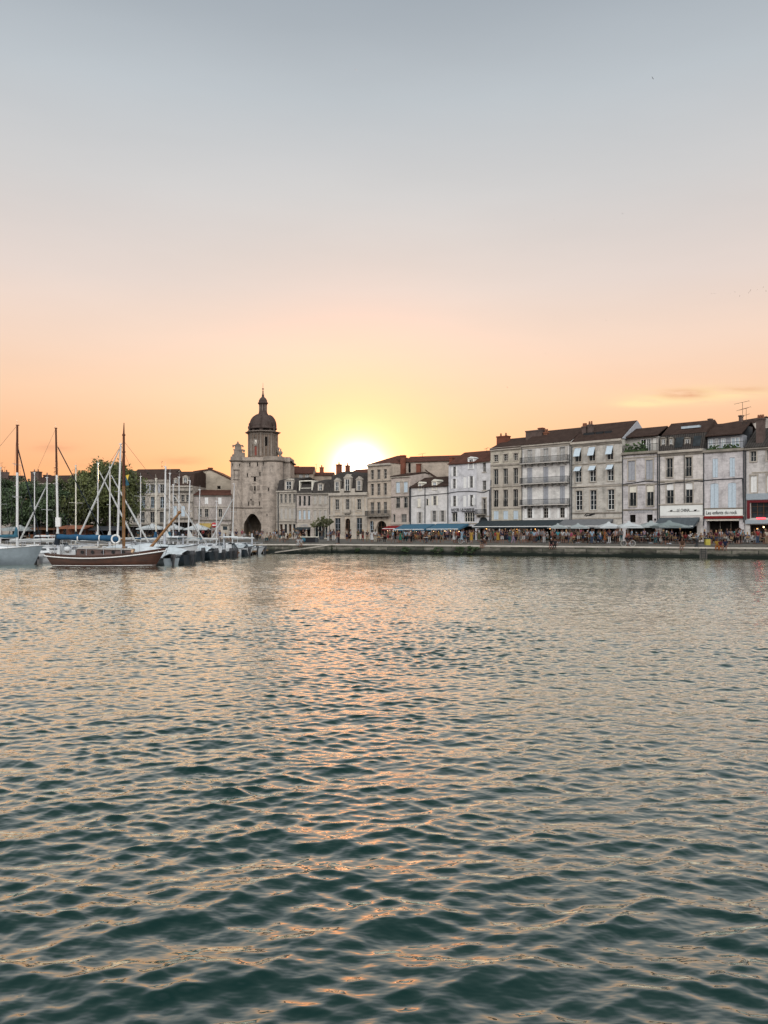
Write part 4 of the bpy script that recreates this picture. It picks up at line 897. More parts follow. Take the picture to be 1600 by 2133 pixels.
q.quad((L0,0,-.5), (xa,0,-.5), (xa,0,zc), (L0,0,zc)); q.quad((xb,0,-.5), (R0,0,-.5), (R0,0,zc), (xb,0,zc))
for a, b in zip(G[:-1], G[1:]): q.quad((a[0],0,a[1]), (b[0],0,b[1]), (b[0],0,zc), (a[0],0,zc))
jm = [(xa,-.5)] + G + [(xb,-.5)]
for a, b in zip(jm[:-1], jm[1:]): q.quad((a[0],0,a[1]), (a[0],5,a[1]), (b[0],5,b[1]), (b[0],0,b[1]), 1)
q.quad((xa-.3,5,-.5), (xb+.3,5,-.5), (xb+.3,5,apex+.3), (xa-.3,5,apex+.3), 1)
q.quad((L0,DP,-.5), (L0,DP,zc), (R0,DP,zc), (R0,DP,-.5)); q.quad((L0,0,zc), (R0,0,zc), (R0,DP,zc), (L0,DP,zc)); q.quad((L0,0,-.5), (L0,0,zc), (L0,DP,zc), (L0,DP,-.5))
q.box(tx(575), 2.2, -.5, tx(602), DP, zc-.003)
# moulded rim of the arch
for a, b in zip(G[:-1], G[1:]):
    k = 1.07; A = ((a[0]-m)*k*1.02+m, spr+(a[1]-spr)*k+.1); B = ((b[0]-m)*k*1.02+m, spr+(b[1]-spr)*k+.1)
    q.add([(a[0],-.06,a[1]),(b[0],-.06,b[1]),(B[0],-.06,B[1]),(A[0],-.06,A[1]),(A[0],.0,A[1]),(B[0],.0,B[1])], [(0,1,2,3),(3,2,5,4)])
q.build('wall', [M_tow, M_passage], t)
q = MB()
q.lathe([(1.3,-.5),(1.25,2.5),(1.24,zc-.003)], (tx(493), .55, 0), 20); q.build('turret', M_tow, t)
q = MB().lathe([(2.12,-.5),(2.08,3),(2.03,zc-.003)], (tx(567), 1.1, 0), 26); q.build('turret', M_tow, t)
# cornice and parapets
q = MB()
for c, y, r, n in ((493, .55, 1.25, 20), (567, 1.1, 2.04, 26)):
    q.lathe([(r+.02,zc-.25),(r+.22,zc-.05),(r+.30,zc+.0),(r+.30,zc+.14),(r+.06,zc+.16),(r+.04,zp),(r-.25,zp+.02)], (tx(c), y, 0), n)
q.box(L0+.3, -.30, zc-.1, R0-.3, -.003, zc+.14); q.box(tx(574), 1.9, zc-.1, tx(606), 2.197, zc+.14); q.box(tx(602)+.003, 1.9, zc-.1, tx(606), DP, zc+.14)
q.build('cornice', M_towtrim, t)
q = MB().box(L0+.3, -.06, zc+.145, R0-.3, .35, zp-.1).box(tx(575), 2.25, zc+.145, tx(601.5), 2.6, zp+.12).box(tx(598), 2.6, zc+.145, tx(601.5), DP, zp+.12); q.box(L0, DP-.4, zc+.002, tx(601), DP-.05, zp); q.build('parapet', M_tow, t)
q = MB().box(tx(478.5), -.16, tz(1058.5), tx(545), -.003, tz(1056)); q.lathe([(1.26,tz(1058.5)),(1.42,tz(1058)),(1.42,tz(1056.5)),(1.26,tz(1056))], (tx(493), .55, 0), 20)
q.box(tx(523), -.14, tz(993), tx(535), -.003, tz(991.5)).box(tx(526), -.10, tz(1008), tx(533), -.003, tz(1006)); q.build('string_course', M_towtrim, t)
# slits, niches and carved panels
def slit(px, py0, py1, w, yy):
    o = MB().box(tx(px-w/2), yy-.03, tz(py1), tx(px+w/2), yy+.12, tz(py0), 0).box(tx(px-w/2)-.1, yy-.05, tz(py1)-.09, tx(px+w/2)+.1, yy+.1, tz(py1)-.002, 1).box(tx(px-w/2)-.1, yy-.05, tz(py0)+.002, tx(px+w/2)+.1, yy+.1, tz(py0)+.14, 1)
    o.build('slit_window', [M_dark, M_towtrim], t)
for a in ((520.5, 964, 971, 1.8, 0), (536.5, 963, 971, 2, 0), (515.5, 986, 993, 2, 0), (541.5, 984, 991, 2.2, 0), (531, 993, 1002, 4.5, 0), (531, 1013, 1022, 3, 0), (518, 1045, 1053, 1.8, 0), (540.5, 1045, 1053, 1.8, 0), (523, 1040, 1042, 3, 0)): slit(*a)
def tsl(px, y0, y1, w, c, r, cy):
    dx = tx(px)-tx(c); slit(px, y0, y1, w, cy-math.sqrt(max(.01, r*r-dx*dx)))
for a in ((561, 1017, 1023, 2.4, 567, 2.05, 1.1), (546.5, 975, 984, 2, 567, 2.05, 1.1), (549.5, 962, 968, 1.6, 567, 2.05, 1.1), (558, 1072, 1074, 2, 567, 2.06, 1.1), (485.5, 966, 971, 1.8, 493, 1.24, .55), (500, 967, 971, 1.6, 493, 1.24, .55)): tsl(*a)
q = MB(); y_ = .55-1.24
q.box(tx(489), y_-.04, tz(997), tx(490), y_+.3, tz(980)).box(tx(498), y_-.04, tz(997), tx(499), y_+.3, tz(980)).box(tx(487.5), y_-.14, tz(999.5), tx(500), y_+.3, tz(998)).box(tx(487.5), y_-.14, tz(980), tx(500), y_+.3, tz(978)); q.build('blind_window', M_towtrim, t)
q = MB()
for c, y0, y1, w in ((523.5, 1012, 1021, 5), (538.5, 1011, 1021, 5), (541.5, 1027, 1036, 5), (530, 1024, 1028, 4), (526.5, 1043, 1052, 5)):
    q.box(tx(c-w/2), -.07, tz(y1), tx(c+w/2), -.002, tz(y0)); q.box(tx(c-w/2)+.1, -.10, tz(y1)+.1, tx(c+w/2)-.1, -.071, tz(y0)-.1)
q.build('carved_panel', M_towtrim, t)
MB().tube((tx(588.5), 1.0, .05), (tx(588.5), 1.0, zc-.2), .07, .07, 6).build('drainpipe', M_pipe, t)
# belfry: octagon with a corner to the viewer
BX, BY, BR = 0.0, 3.6, 2.84; zb = zc-.3; zt = tz(899)
PH = -math.pi/2
bel = MB().lathe([(BR+.25,zb),(BR+.25,tz(948)),(BR,tz(947.9)),(BR,zt)], (BX,BY,0), 8, sm=False, ph=PH).build('belfry', M_bel, t)
q = MB()
for i in range(8):
    a = PH+i*math.pi/4; c = (BX+(BR-.05)*math.cos(a), BY+(BR-.05)*math.sin(a)); q.lathe([(.30,tz(948)),(.24,tz(947)),(.22,zt-.3),(.32,zt-.02)], (c[0],c[1],0), 8)
    for s_ in (-.25, .25): a2 = a+s_; q.lathe([(.16,tz(948)),(.13,zt-.25),(.18,zt-.02)], (BX+(BR-.14)*math.cos(a2), BY+(BR-.14)*math.sin(a2), 0), 6)
q.build('pilaster', M_towtrim, bel)
MB().lathe([(BR+.02,zt-.35),(BR+.12,zt-.3),(BR+.12,zt-.05),(BR+.5,zt+.05),(BR+.78,zt+.22),(BR+.72,zt+.3),(BR-.2,zt+.45)], (BX,BY,0), 8, sm=False, ph=PH).build('belfry_cornice', M_towtrim, bel)
def onface(i, dx, z, off=0.0):                       # point on octagon face i (normal azimuth PH+22.5deg+45i)
    a = PH+(i+.5)*math.pi/4; ap = BR*math.cos(math.pi/8)+off; n = (math.cos(a), math.sin(a)); e = (-n[1], n[0]); return (BX+n[0]*ap+e[0]*dx, BY+n[1]*ap+e[1]*dx, z)
M_dial = simple('clock_dial', (.50,.46,.40), .6, .08, 4); M_oxred = simple('faded_red_louvre', (.20,.06,.045), .8, .25, 3)
for i in (-1, 0):
    zk = tz(920) if i == -1 else tz(914)
    if i == -1:
        M = Matrix.Translation(onface(i, -.05, zk, .0)) @ Matrix.Rotation(PH+(i+.5)*math.pi/4, 4, 'Z') @ Matrix.Rotation(R(90), 4, 'Y')
        d = MB().lathe([(.62,.0),(.62,.09),(.001,.095)], n=24).xf(M).build('clock_dial', M_dial, bel)
        k = MB().lathe([(.62,.0),(.78,.0),(.78,.14),(.62,.15),(.62,.0)], n=24).xf(M); k.build('dial_rim', M_towtrim, d)
        hn = MB()
        for ang, ln, w in ((R(35), .34, .05), (R(205), .52, .035)):
            hn.add([(-w*math.sin(ang), w*math.cos(ang), .12), (w*math.sin(ang), -w*math.cos(ang), .12), (ln*math.cos(ang), ln*math.sin(ang), .12)], [(0,1,2)])
        for j in range(12):
            a = j*math.pi/6; c, s_ = math.cos(a), math.sin(a); hn.add([(.48*c-.03*s_, .48*s_+.03*c, .11), (.48*c+.03*s_, .48*s_-.03*c, .11), (.58*c+.03*s_, .58*s_-.03*c, .11), (.58*c-.03*s_, .58*s_+.03*c, .11)], [(0,1,2,3)])
        hn.xf(M).build('clock_hands', M_black, d)
    z0, z1, w = (tz(947), tz(928), .52) if i == -1 else (tz(927), tz(908), .38)
    q = MB(); a_, b_ = onface(i, -w, z0, .06), onface(i, w, z0, .06); q.quad(a_, b_, (b_[0],b_[1],z1), (a_[0],a_[1],z1)); c_, d_ = onface(i, -w, z0), onface(i, w, z0)
    q.quad(c_, a_, (a_[0],a_[1],z1), (c_[0],c_[1],z1)); q.quad(b_, d_, (d_[0],d_[1],z1), (b_[0],b_[1],z1)); q.quad((a_[0],a_[1],z1), (b_[0],b_[1],z1), (d_[0],d_[1],z1), (c_[0],c_[1],z1))
    q.build('louvre', M_oxred if i == -1 else M_dark, bel)
# drum, dome, lantern, spire
z1 = zt+.45; zd = tz(889)
MB().lathe([(BR-.25,z1-.1),(BR-.25,zd)], (BX,BY,0), 8, sm=False, ph=PH).build('drum', M_dome, t)
q = MB()
for i in (-2, -1, 0, 1):
    a = PH+(i+.5)*math.pi/4; ap = (BR-.25)*math.cos(math.pi/8)+.02; n = (math.cos(a), math.sin(a)); e = (-n[1], n[0])
    P = [(BX+n[0]*ap+e[0]*s_, BY+n[1]*ap+e[1]*s_) for s_ in (-.55, .55)]
    q.quad((*P[0], z1+.1), (*P[1], z1+.1), (*P[1], zd-.12), (*P[0], zd-.12))
q.build('drum_opening', M_dark, t)
zl = tz(858); hd = zl-zd; prof = [(BR-.05,zd-.05),(BR+.02,zd+.1),(BR-.2,zd+.12)]
for j in range(11):
    a = j/10; prof.append(((BR-.22)*math.cos(a*R(68))**.75*(1.0+.03*math.sin(a*3)), zd+.12+hd*.93*math.sin(a*R(78))/math.sin(R(78))))
prof += [(1.0, zl+.0), (1.02, zl+.12)]
dm = MB().lathe(prof, (BX,BY,0), 16, ph=PH).build('dome', M_dome, t)
q = MB()
for i in range(8):
    a = PH+i*math.pi/4; q.path([(BX+(r+.03)*math.cos(a), BY+(r+.03)*math.sin(a), z) for r, z in prof[3:14]], .09, 5)
q.build('dome_rib', M_dome, dm)
zl2 = tz(834)
MB().lathe([(1.0,zl+.1),(.86,zl+.35),(.78,zl+.8),(.74,zl2-.45),(.84,zl2-.2),(1.06,zl2),(1.02,zl2+.12),(.86,zl2+.3),(.82,zl2+.6),(.6,zl2+1.0),(.32,zl2+1.25),(.22,zl2+1.5),(.26,zl2+1.62),(.14,zl2+1.9),(.10,zl2+2.6),(.02,zl2+2.65)], (BX,BY,0), 8, ph=PH, sm=False).build('lantern', M_dome, t)
q = MB().tube((BX,BY,zl2+2.5), (BX,BY,tz(790)), .045, .02, 5); q.ell((BX,BY,tz(808)), .13, .13, .13, 8, 5); q.ell((BX,BY,tz(803)), .2, .04, .16, 8, 5); q.build('spire', M_iron, t)
q = MB()
for i in range(8):
    a = PH+i*math.pi/4; c = (BX+.72*math.cos(a), BY+.72*math.sin(a)); q.lathe([(.09,zl+.5),(.09,zl2-.3)], (c[0],c[1],0), 5)
q.build('lantern_colonnette', M_towtrim, t)
fin = [(.16,0),(.2,.06),(.1,.16),(.17,.34),(.19,.5),(.08,.68),(.1,.78),(.02,1.0)]
for a in (-1.57-.98, -1.57+.98, -1.57):
    c = (BX+(BR+.1)*math.cos(a), BY+(BR+.1)*math.sin(a)) if a != -1.57 else None
    if c: MB().lathe([(r*1.6, z*1.7+zt+.3) for r, z in fin], (c[0],c[1],0), 10).build('finial', M_dome, t)
# left bell gable, right urn, scrolls
q = MB(); xg = tx(494.5); yg = .5
q.box(xg-.78, yg, zp, xg+.78, yg+.5, tz(937)).box(xg-.9, yg-.06, tz(937), xg+.9, yg+.56, tz(935)); q.box(xg-.62, yg+.02, tz(935), xg+.62, yg+.48, tz(928)).box(xg-1.1, yg-.03, tz(928), xg+.95, yg+.53, tz(926.2)); q.add([(xg-.6,yg,tz(926.2)),(xg+.6,yg,tz(926.2)),(xg,yg,tz(921)),(xg-.6,yg+.5,tz(926.2)),(xg+.6,yg+.5,tz(926.2)),(xg,yg+.5,tz(921))], [(0,1,2),(5,4,3),(0,2,5,3),(1,4,5,2)])
q.ell((xg-.05,yg+.25,tz(920.6)), .16,.16,.22); q.ell((xg-.98,yg+.25,tz(929.5)), .14,.14,.18); q.ell((xg+.95,yg+.25,tz(929)), .15,.15,.2); q.prism([(yg,zp-.3),(yg+.5,zp-.3),(yg+.5,tz(942)),(yg,tz(942))], xg+.78, xg+1.3); q.ell((xg+1.12,yg+.25,tz(938)), .26,.2,.26); q.ell((xg-.9,yg+.25,tz(948)), .3,.2,.3)
q.box(tx(476.5), .3, zc-.02, tx(480), .5, zc+.12).box(tx(605), 1.8, zc+.3, tx(609), 2.0, zc+.45); q.build('bell_gable', M_towtrim, t)
MB().lathe([(.32,0),(.34,.2),(.16,.3),(.14,.42),(.36,.7),(.42,.95),(.2,1.15),(.12,1.3),(.16,1.45),(.02,1.75)], (tx(583), 1.2, zp+.0), 12).build('urn', M_towtrim, t)
q = MB()
for i in range(12):
    a = i/11; q.tube((BX+BR+.1+a*1.4, BY-.6-a*.4, zp+1.9*(1-a)**2.2-.1), (BX+BR+.1+(a+.1)*1.4, BY-.6-(a+.1)*.4, zp+1.9*max(0,(1-a-.1))**2.2-.1), .28, .26, 6)
q.ell((BX+BR+.32, BY-.7, tz(931)), .3, .25, .3); q.build('buttress_scroll', M_towtrim, t)
# ------------------------------------------------------------------ trees and plants
def leafmat(name, c0, c1):
    m, nt, b, L = newmat(name); tc = N(nt, 'ShaderNodeTexCoord'); n1 = noise(nt, tc.outputs['Object'], .55, 3); n2 = noise(nt, tc.outputs['Object'], 5, 2)
    f = mth(nt, 'ADD', mth(nt, 'MULTIPLY', n1, .6), mth(nt, 'MULTIPLY', n2, .4)); L.new(ramp(nt, f, [(.36, c0), (.62, c1)]), b.inputs['Base Color']); b.inputs['Roughness'].default_value = .65; b.inputs['Specular IOR Level'].default_value = .25
    return m
M_leaf = [leafmat('tree_leaves_a', (.028,.038,.017), (.13,.145,.052)), leafmat('tree_leaves_b', (.020,.038,.020), (.078,.112,.05)), leafmat('tree_leaves_c', (.045,.052,.025), (.15,.155,.07))]
M_bark = simple('bark', (.06,.045,.035), .9, .3, 6, bmp=.5)
def crown_mesh(rng, rx, ry, rz, nclump, nleaf, size, flat=.55):
    """leaf-sized faces scattered in many clumps through an uneven dome"""
    P = []; cl = []
    for i in range(nclump):
        d = rng.normal(size=3); d /= np.linalg.norm(d); d[2] = d[2]*.9+.04
        r = rng.uniform(.45, 1.0)**.55; lump = 1+.13*math.sin(3.1*d[0]*4+2*d[2]*3)+.1*math.sin(5*d[1]+7*d[2])
        cl.append(np.array([d[0]*rx, d[1]*ry, d[2]*rz])*r*lump)
    cl = np.array(cl); n = nclump*nleaf
    c = np.repeat(cl, nleaf, 0) + rng.normal(size=(n, 3))*np.array([1, 1, .7])*min(rx, rz)*.13
    a = rng.normal(size=(n, 3)); a /= np.linalg.norm(a, axis=1)[:, None]; b = rng.normal(size=(n, 3)); b = np.cross(a, b); b /= np.linalg.norm(b, axis=1)[:, None]
    s = size*rng.uniform(.6, 1.3, (n, 1)); a = a*s; b = b*s*flat
    v = np.stack([c-a, c-b*.9, c+a, c+b*.9], 1).reshape(-1, 3)
    return v
def leaves(name, v, mat, parent):
    me = bpy.data.meshes.new(name); n = len(v)//4; me.vertices.add(n*4); me.vertices.foreach_set('co', v.astype(np.float32).ravel()); me.loops.add(n*4); me.loops.foreach_set('vertex_index', np.arange(n*4, dtype=np.int32)); me.polygons.add(n); me.polygons.foreach_set('loop_start', np.arange(0, n*4, 4, dtype=np.int32)); me.update(calc_edges=True)
    return link(name, me, mat, parent)
def tree(label, px, Y, top, bot, hw, seed, mi, name='broadleaf_tree', nclump=150, nleaf=105, size=.23, group='leafy trees behind the moored boats', trunk=.28):
    x = K(px)*Y; g = gz(x, Y); t = thing(name, label, 'tree', (x, Y, g), 0, group); rng = np.random.default_rng(seed)
    zt, zb = zz(top, Y)-g, zz(bot, Y)-g; rx = hw*Y/1600; rz = (zt-zb)/2; zc = (zt+zb)/2
    v = crown_mesh(rng, rx, rx*.9, rz, nclump, nleaf, size); v[:, 2] += zc
    leaves('crown', v, M_leaf[mi], t)
    q = MB(); z1 = zb+rz*.5; q.tube((0,0,-.2), (.1,0,zb*.8), trunk*1.25, trunk*.9, 9); 
    for k in range(7):
        a = k*2*math.pi/7+rng.uniform(0,.6); r = rx*rng.uniform(.4,.75); p1 = (.1+.2*math.cos(a), .2*math.sin(a), zb*.78); p2 = (r*.5*math.cos(a), r*.5*math.sin(a), zc-rz*.35); p3 = (r*math.cos(a), r*math.sin(a), zc+rz*rng.uniform(.0,.5))
        q.tube(p1, p2, trunk*.55, trunk*.35, 7); q.tube(p2, p3, trunk*.35, trunk*.12, 6)
    q.tube((.1,0,zb*.75), (0,0,zc+rz*.5), trunk*.85, trunk*.2, 8)
    q.build('trunk', M_bark, t); return t
tree('wide round leafy tree with the tallest crown of the row', 228, 124, 962, 1104, 62, 11, 0, nclump=230, nleaf=130)
tree('leafy tree merging into the left side of the tallest crown', 166, 122, 984, 1106, 44, 12, 0, nclump=150)
tree('dark green tree between the two slim masts and the big tree', 106, 120, 1008, 1106, 40, 13, 1, nclump=130)
tree('green tree standing behind the blue sail cover of the white yacht', 52, 121, 998, 1106, 44, 14, 1, nclump=140)
tree('leafy tree cut by the left edge of the picture', -8, 123, 997, 1106, 42, 15, 1, nclump=130)
# small olive-like tree in front of the shuttered house
def olive(px, Y):
    x = K(px)*Y; g = gz(x, Y); t = thing('olive_tree', 'small forked olive like tree in a dark tub before the shuttered house', 'tree', (x, Y, g)); rng = np.random.default_rng(4); k = Y/1600
    q = MB(); q.tube((0,0,.5), (.05,0,1.1), .16, .14, 7); lim = [((.05,0,1.1), (-5.5*k,0,(1130-1108)*k*.8), (-12*k,0,zz(1094,Y)-g)), ((.05,0,1.1), (3*k,.1,zz(1106,Y)-g), (5*k,0,zz(1088,Y)-g)), ((.05,0,1.2), (4*k,-.1,zz(1100,Y)-g), (14*k,-.2,zz(1088,Y)-g))]
    for a, b, c in lim: q.tube(a, b, .12, .09, 6); q.tube(b, c, .09, .04, 6)
    q.build('trunk', M_bark, t)
    V = []
    for cx, cy, r, rz in ((-13, 1093, .75, .5), (1, 1085, .95, .75), (6, 1091, 1.0, .6), (15, 1087, .75, .6)):
        v = crown_mesh(rng, r, r*.9, rz, 30, 26, .11); v += np.array([cx*k, rng.uniform(-.3,.3), zz(cy, Y)-g]); V.append(v)
    leaves('crown', np.concatenate(V), M_leaf[2], t); MB().lathe([(.35,0),(.48,.55),(.42,.55),(.40,.48)], n=10).build('tub', M_pipe, t)
olive(670, 128)
# weeds rooted in the quay wall
def edge_at(px):
    k = K(px)
    for i in range(len(EDGE)-1):
        a, b = Vector(EDGE[i]), Vector(EDGE[i+1]); d = b-a; tt = (k*a.y-a.x)/(d.x-k*d.y)
        if 0 <= tt <= 1: return a+d*tt, edge_normal(i), math.atan2(d.y, d.x)
for i, (px, w, h, lb) in enumerate(((683, 1.3, .8, 'green weeds on the quay wall near the top of the slipway'), (745, .8, .5, 'low dry weeds on the quay wall under the bank'), (846, 1.0, .8, 'weed tuft hanging under the middle of the quay coping'), (913, 1.9, .75, 'broad patch of green weeds below the blue awnings'), (958, 1.3, .9, 'bushy weeds on the wall below the hotel front'), (984, 1.5, 1.0, 'dense dark green weeds reaching the water by the sitting pair'))):
    p, n, a = edge_at(px); t = thing('weed_clump', lb, 'weeds', (p.x-n.x*.12, p.y-n.y*.12, .15), a, 'weeds on the quay wall'); rng = np.random.default_rng(i+60)
    v = crown_mesh(rng, w*.5, .16, h*.5, 26, 24, .09); v[:, 2] += h*.5; v[:, 1] = np.minimum(v[:, 1], .06); leaves('foliage', v, M_leaf[1], t)
    q = MB()
    for j in range(9): q.tube((rng.uniform(-w*.3,w*.3), .1, 0), (rng.uniform(-w*.5,w*.5), -.1, h*rng.uniform(.5,.95)), .012, .006, 4)
    q.build('stem', M_bark, t)
# ------------------------------------------------------------------ boats
M_hullw = simple('white_gelcoat', (.46,.48,.49), .35, .06, 3, .5); M_hullg = simple('grey_and_shaded_hull', (.21,.25,.27), .4, .1, 3, .4); M_hullb = simple('navy_and_shaded_hull', (.02,.028,.035), .3, .2, 3, .5)  # navy and grey also carry backlit shade on motor boat hulls
M_mah, nt, b, L = newmat('varnished_mahogany'); tc, sp, uv = uv_coord(nt)
n1 = noise(nt, mapping(nt, uv, (.6, 14, 1)), 1.0, 5); n2 = noise(nt, uv, 1.3, 6, .65)
c = mix(nt, 1.0, ramp(nt, n1, [(.35, (.034,.012,.007)), (.65, (.080,.028,.014))]), ramp(nt, n2, [(.3, .45), (.7, 1.25)]), 'MULTIPLY'); L.new(c, b.inputs['Base Color']); b.inputs['Roughness'].default_value = .4
M_deckw = simple('teak_deck', (.20,.135,.08), .8, .25, 6); M_mastw = simple('silver_mast', (.50,.51,.51), .4, .06, 2, .5, .3); M_mastwood = simple('varnished_spar', (.20,.105,.045), .45, .25, 4); M_mastdark = simple('silhouette_spar', (.075,.028,.016), .5, .25, 4)  # dark spar colour carries the silhouette against the sky
M_cov = simple('blue_sail_cover', (.018,.065,.125), .85, .2, 3, bmp=.4); M_covteal = simple('teal_sail_cover', (.03,.09,.125), .85, .2, 3, bmp=.4); M_covdk = simple('dark_sail_cover', (.015,.02,.026), .85, .25, 3, bmp=.4); M_sail = simple('furled_white_sail', (.42,.43,.42), .85, .12, 3, bmp=.3); M_tarp = simple('pale_boat_tarp', (.40,.44,.46), .85, .18, 2, bmp=.6)
M_rope = simple('rigging_wire', (.05,.05,.052), .5, .1, 3); M_outb = simple('outboard_cowl', (.04,.042,.046), .35, .3, 4, .5); M_acry = glassmat('smoked_acrylic', (.03,.04,.045), .1); M_orange = simple('orange_plastic', (.5,.12,.03), .5, .1, 3)
M_redp = simple('red_paint', (.32,.03,.03), .5, .1, 3); M_yel = simple('yellow_cloth', (.55,.38,.06), .8, .1, 3); M_rubber = simple('grey_rubber', (.10,.105,.11), .8, .15, 3)
GB = 'boats moored along the left side'
def sheer(t, fs, fb, mid): return fs + (fb-fs)*t*t + mid*math.sin(math.pi*t)
def hbeam(t, Bm, tr):
    if t < .42: return Bm/2*(tr + (1-tr)*math.sin(t/.42*math.pi/2))
    return Bm/2*max(.0, math.cos((t-.42)/.58*math.pi/2))**.72
def hull(L, Bm, fs, fb, tr=.7, mid=-.1, rake=.7, dr=.35, n=22, srake=0.0, flare=.88):
    """stern at x=0, bow at x=L; returns hull mesh, and functions for deck height and half beam"""
    q = MB(); rows = []
    for i in range(n+1):
        t = i/n; b = hbeam(t, Bm, tr); h = sheer(t, fs, fb, mid); pr = []
        for fz, fy in ((-1, .0), (-.55, .55), (0.0, flare*.93), (.45, flare*1.02), (1.0, 1.0)):
            z = h*fz if fz > 0 else dr*fz; xx = t*L; kx = (h-z)/(h+dr)
            xx -= rake*kx*max(0, (t-.45)/.55)**1.5; xx += srake*kx*max(0, (1-t/.3)) if t < .3 else 0
            pr.append((xx, b*fy if fz > -1 else 0.0, z))
        rows.append(pr)
    m = len(rows[0])
    for sgn in (1, -1):
        vs = [(x, sgn*y, z) for r in rows for x, y, z in r]
        fs_ = [(i*m+j, (i+1)*m+j, (i+1)*m+j+1, i*m+j+1) for i in range(n) for j in range(m-1)]
        if sgn > 0: fs_ = [tuple(reversed(f)) for f in fs_]
        q.add(vs, fs_, 0, True)
    r = rows[0]; q.add([(x, y, z) for x, y, z in r] + [(x, -y, z) for x, y, z in reversed(r)], [tuple(range(2*m))], 0)
    top = [(x[-1][0], x[-1][1], x[-1][2]-.04) for x in rows]
    dk = MB()
    for a, b in zip(top[:-1], top[1:]): dk.quad((a[0],-a[1],a[2]), (b[0],-b[1],b[2]), (b[0],b[1],b[2]), (a[0],a[1],a[2]))
    return q, dk, rows
def rail_strip(rows, z_frac_idx, w, out=.03, dz=0.0):
    q = MB()
    for sgn in (1, -1):
        for a, b in zip(rows[:-1], rows[1:]):
            A, B = a[z_frac_idx], b[z_frac_idx]; q.tube((A[0], sgn*(A[1]+out*.5), A[2]+dz), (B[0], sgn*(B[1]+out*.5), B[2]+dz), w, w, 5, cap=False)
    return q
def sailboat(label, px, Y, top, head, L=9.0, hullm=None, cover=None, furl=0, furl_top=None, furl_base=None, boom=True, boom_py=None, lean=0.0, dark_top=False, mastm=None, mr=.075, Bm=2.9, cabin=True, spread=(.55,), furl_m=None, name='sailing_boat', mast_t=.52, radar=False, sail_heap=False, fb=1.05):
    """mast foot under photo column px at distance Y; head = heading of the bow in degrees (0 = to the right)"""
    X = K(px)*Y; a = R(head); mx = L*mast_t
    ox, oy = X-mx*math.cos(a), Y-mx*math.sin(a)
    o = thing(name, label, 'sailing boat', (ox, oy, 0), a, GB)
    q, dk, rows = hull(L, Bm, fb*.85, fb*1.15, .68, -.08, L*.09, .4, srake=.3)
    ho = q.build('hull', hullm or M_hullw, o); dk.build('deck', M_hullw if hullm is not M_mah else M_deckw, ho)
    rail_strip(rows, 4, .03, .02).build('rubbing_strake', M_rubber if hullm is None else M_white, ho)
    dkz = fb*.9
    if cabin:
        cb = MB(); x0, x1, w = L*.28, L*.66, Bm*.33
        cb.add([(x0,-w,dkz-.1),(x1,-w*.6,dkz-.02),(x1,w*.6,dkz-.02),(x0,w,dkz-.1),(x0+.15,-w*.88,dkz+.5),(x1-.5,-w*.5,dkz+.34),(x1-.5,w*.5,dkz+.34),(x0+.15,w*.88,dkz+.5)], [(4,5,6,7),(0,1,5,4),(1,2,6,5),(2,3,7,6),(3,0,4,7)])
        c = cb.build('cabin', M_hullw, o)
        wn = MB()
        for s in (-1, 1):
            for f0, f1 in ((.12,.42), (.5,.72)):
                A = Vector((x0,s*w,dkz-.1)); B = Vector((x1,s*w*.6,dkz-.02)); C = Vector((x1-.5,s*w*.5,dkz+.34)); D_ = Vector((x0+.15,s*w*.88,dkz+.5))
                P = []
                for u, v in ((f0,.45),(f1,.45),(f1,.82),(f0,.82)): lo, hi = A.lerp(B,u), D_.lerp(C,u); p = lo.lerp(hi, v); P.append((p.x, p.y+s*.012, p.z))
                wn.quad(*(P if s < 0 else P[::-1]))
        wn.build('cabin_window', M_acry, c)
    H = zz(top, Y); lx = lean
    p0, p1 = Vector((mx,0,dkz)), Vector((mx+lx*math.cos(-a), lx*math.sin(-a)*1.0, H))
    mm = mastm or M_mastw; ms = MB()
    if dark_top: mid = p0.lerp(p1, .62); ms.tube(p0, mid, mr*1.1, mr, 8); ms.tube(mid, p1, mr, mr*.8, 8, 1)  # upper mast darkened as a silhouette against the sky
    else: ms.tube(p0, p1, mr*1.1, mr*.8, 8)
    ms.box(p1.x-.12, -.05, H-.02, p1.x+.16, .05, H+.05, 1 if dark_top else 0); ms.tube((p1.x,0,H), (p1.x-.05,0,H+.5), .012, .008, 4)
    mo = ms.build('mast', [mm, M_mastdark], o)
    sp_ = MB()
    for f in spread:
        p = p0.lerp(p1, f); sp_.tube((p.x, -Bm*.3, p.z+.05), (p.x, Bm*.3, p.z+.05), .025, .025, 5)
        # a fore-and-aft stub so the crosstree reads from abeam too
        sp_.tube((p.x-.3, 0, p.z), (p.x+.05, 0, p.z), .02, .02, 4)
    sp_.build('spreader', mm, mo)
    rg = MB(); bowp = Vector((L-.1, 0, sheer(1, fb*.85, fb*1.15, -.08))); st_ = Vector((.2, 0, fb*.85))
    rg.tube(p1, st_, .012, .012, 4)
    for s in (-1, 1):
        f = p0.lerp(p1, spread[0]); rg.tube(p1, (f.x, s*Bm*.3, f.z+.05), .010, .010, 4); rg.tube((f.x, s*Bm*.3, f.z+.05), (mx-.2, s*Bm*.45, dkz), .010, .010, 4)
    ft = p0.lerp(p1, 1.0 if furl_top is None else max(.3, (zz(furl_top, Y)-dkz)/(H-dkz)))
    rg.tube(ft, bowp, .012, .012, 4); rg.build('rigging', M_rope, o)
    if furl:
        a0, a1 = bowp.lerp(ft, .07), bowp.lerp(ft, .97); mdl = a0.lerp(a1, .35); fk = .5 if furl_m else 1.0
        MB().tube(a0, mdl, .085*fk, .10*fk, 7).tube(mdl, a1, .10*fk, .05, 7).build('furled_headsail', furl_m or M_sail, o)
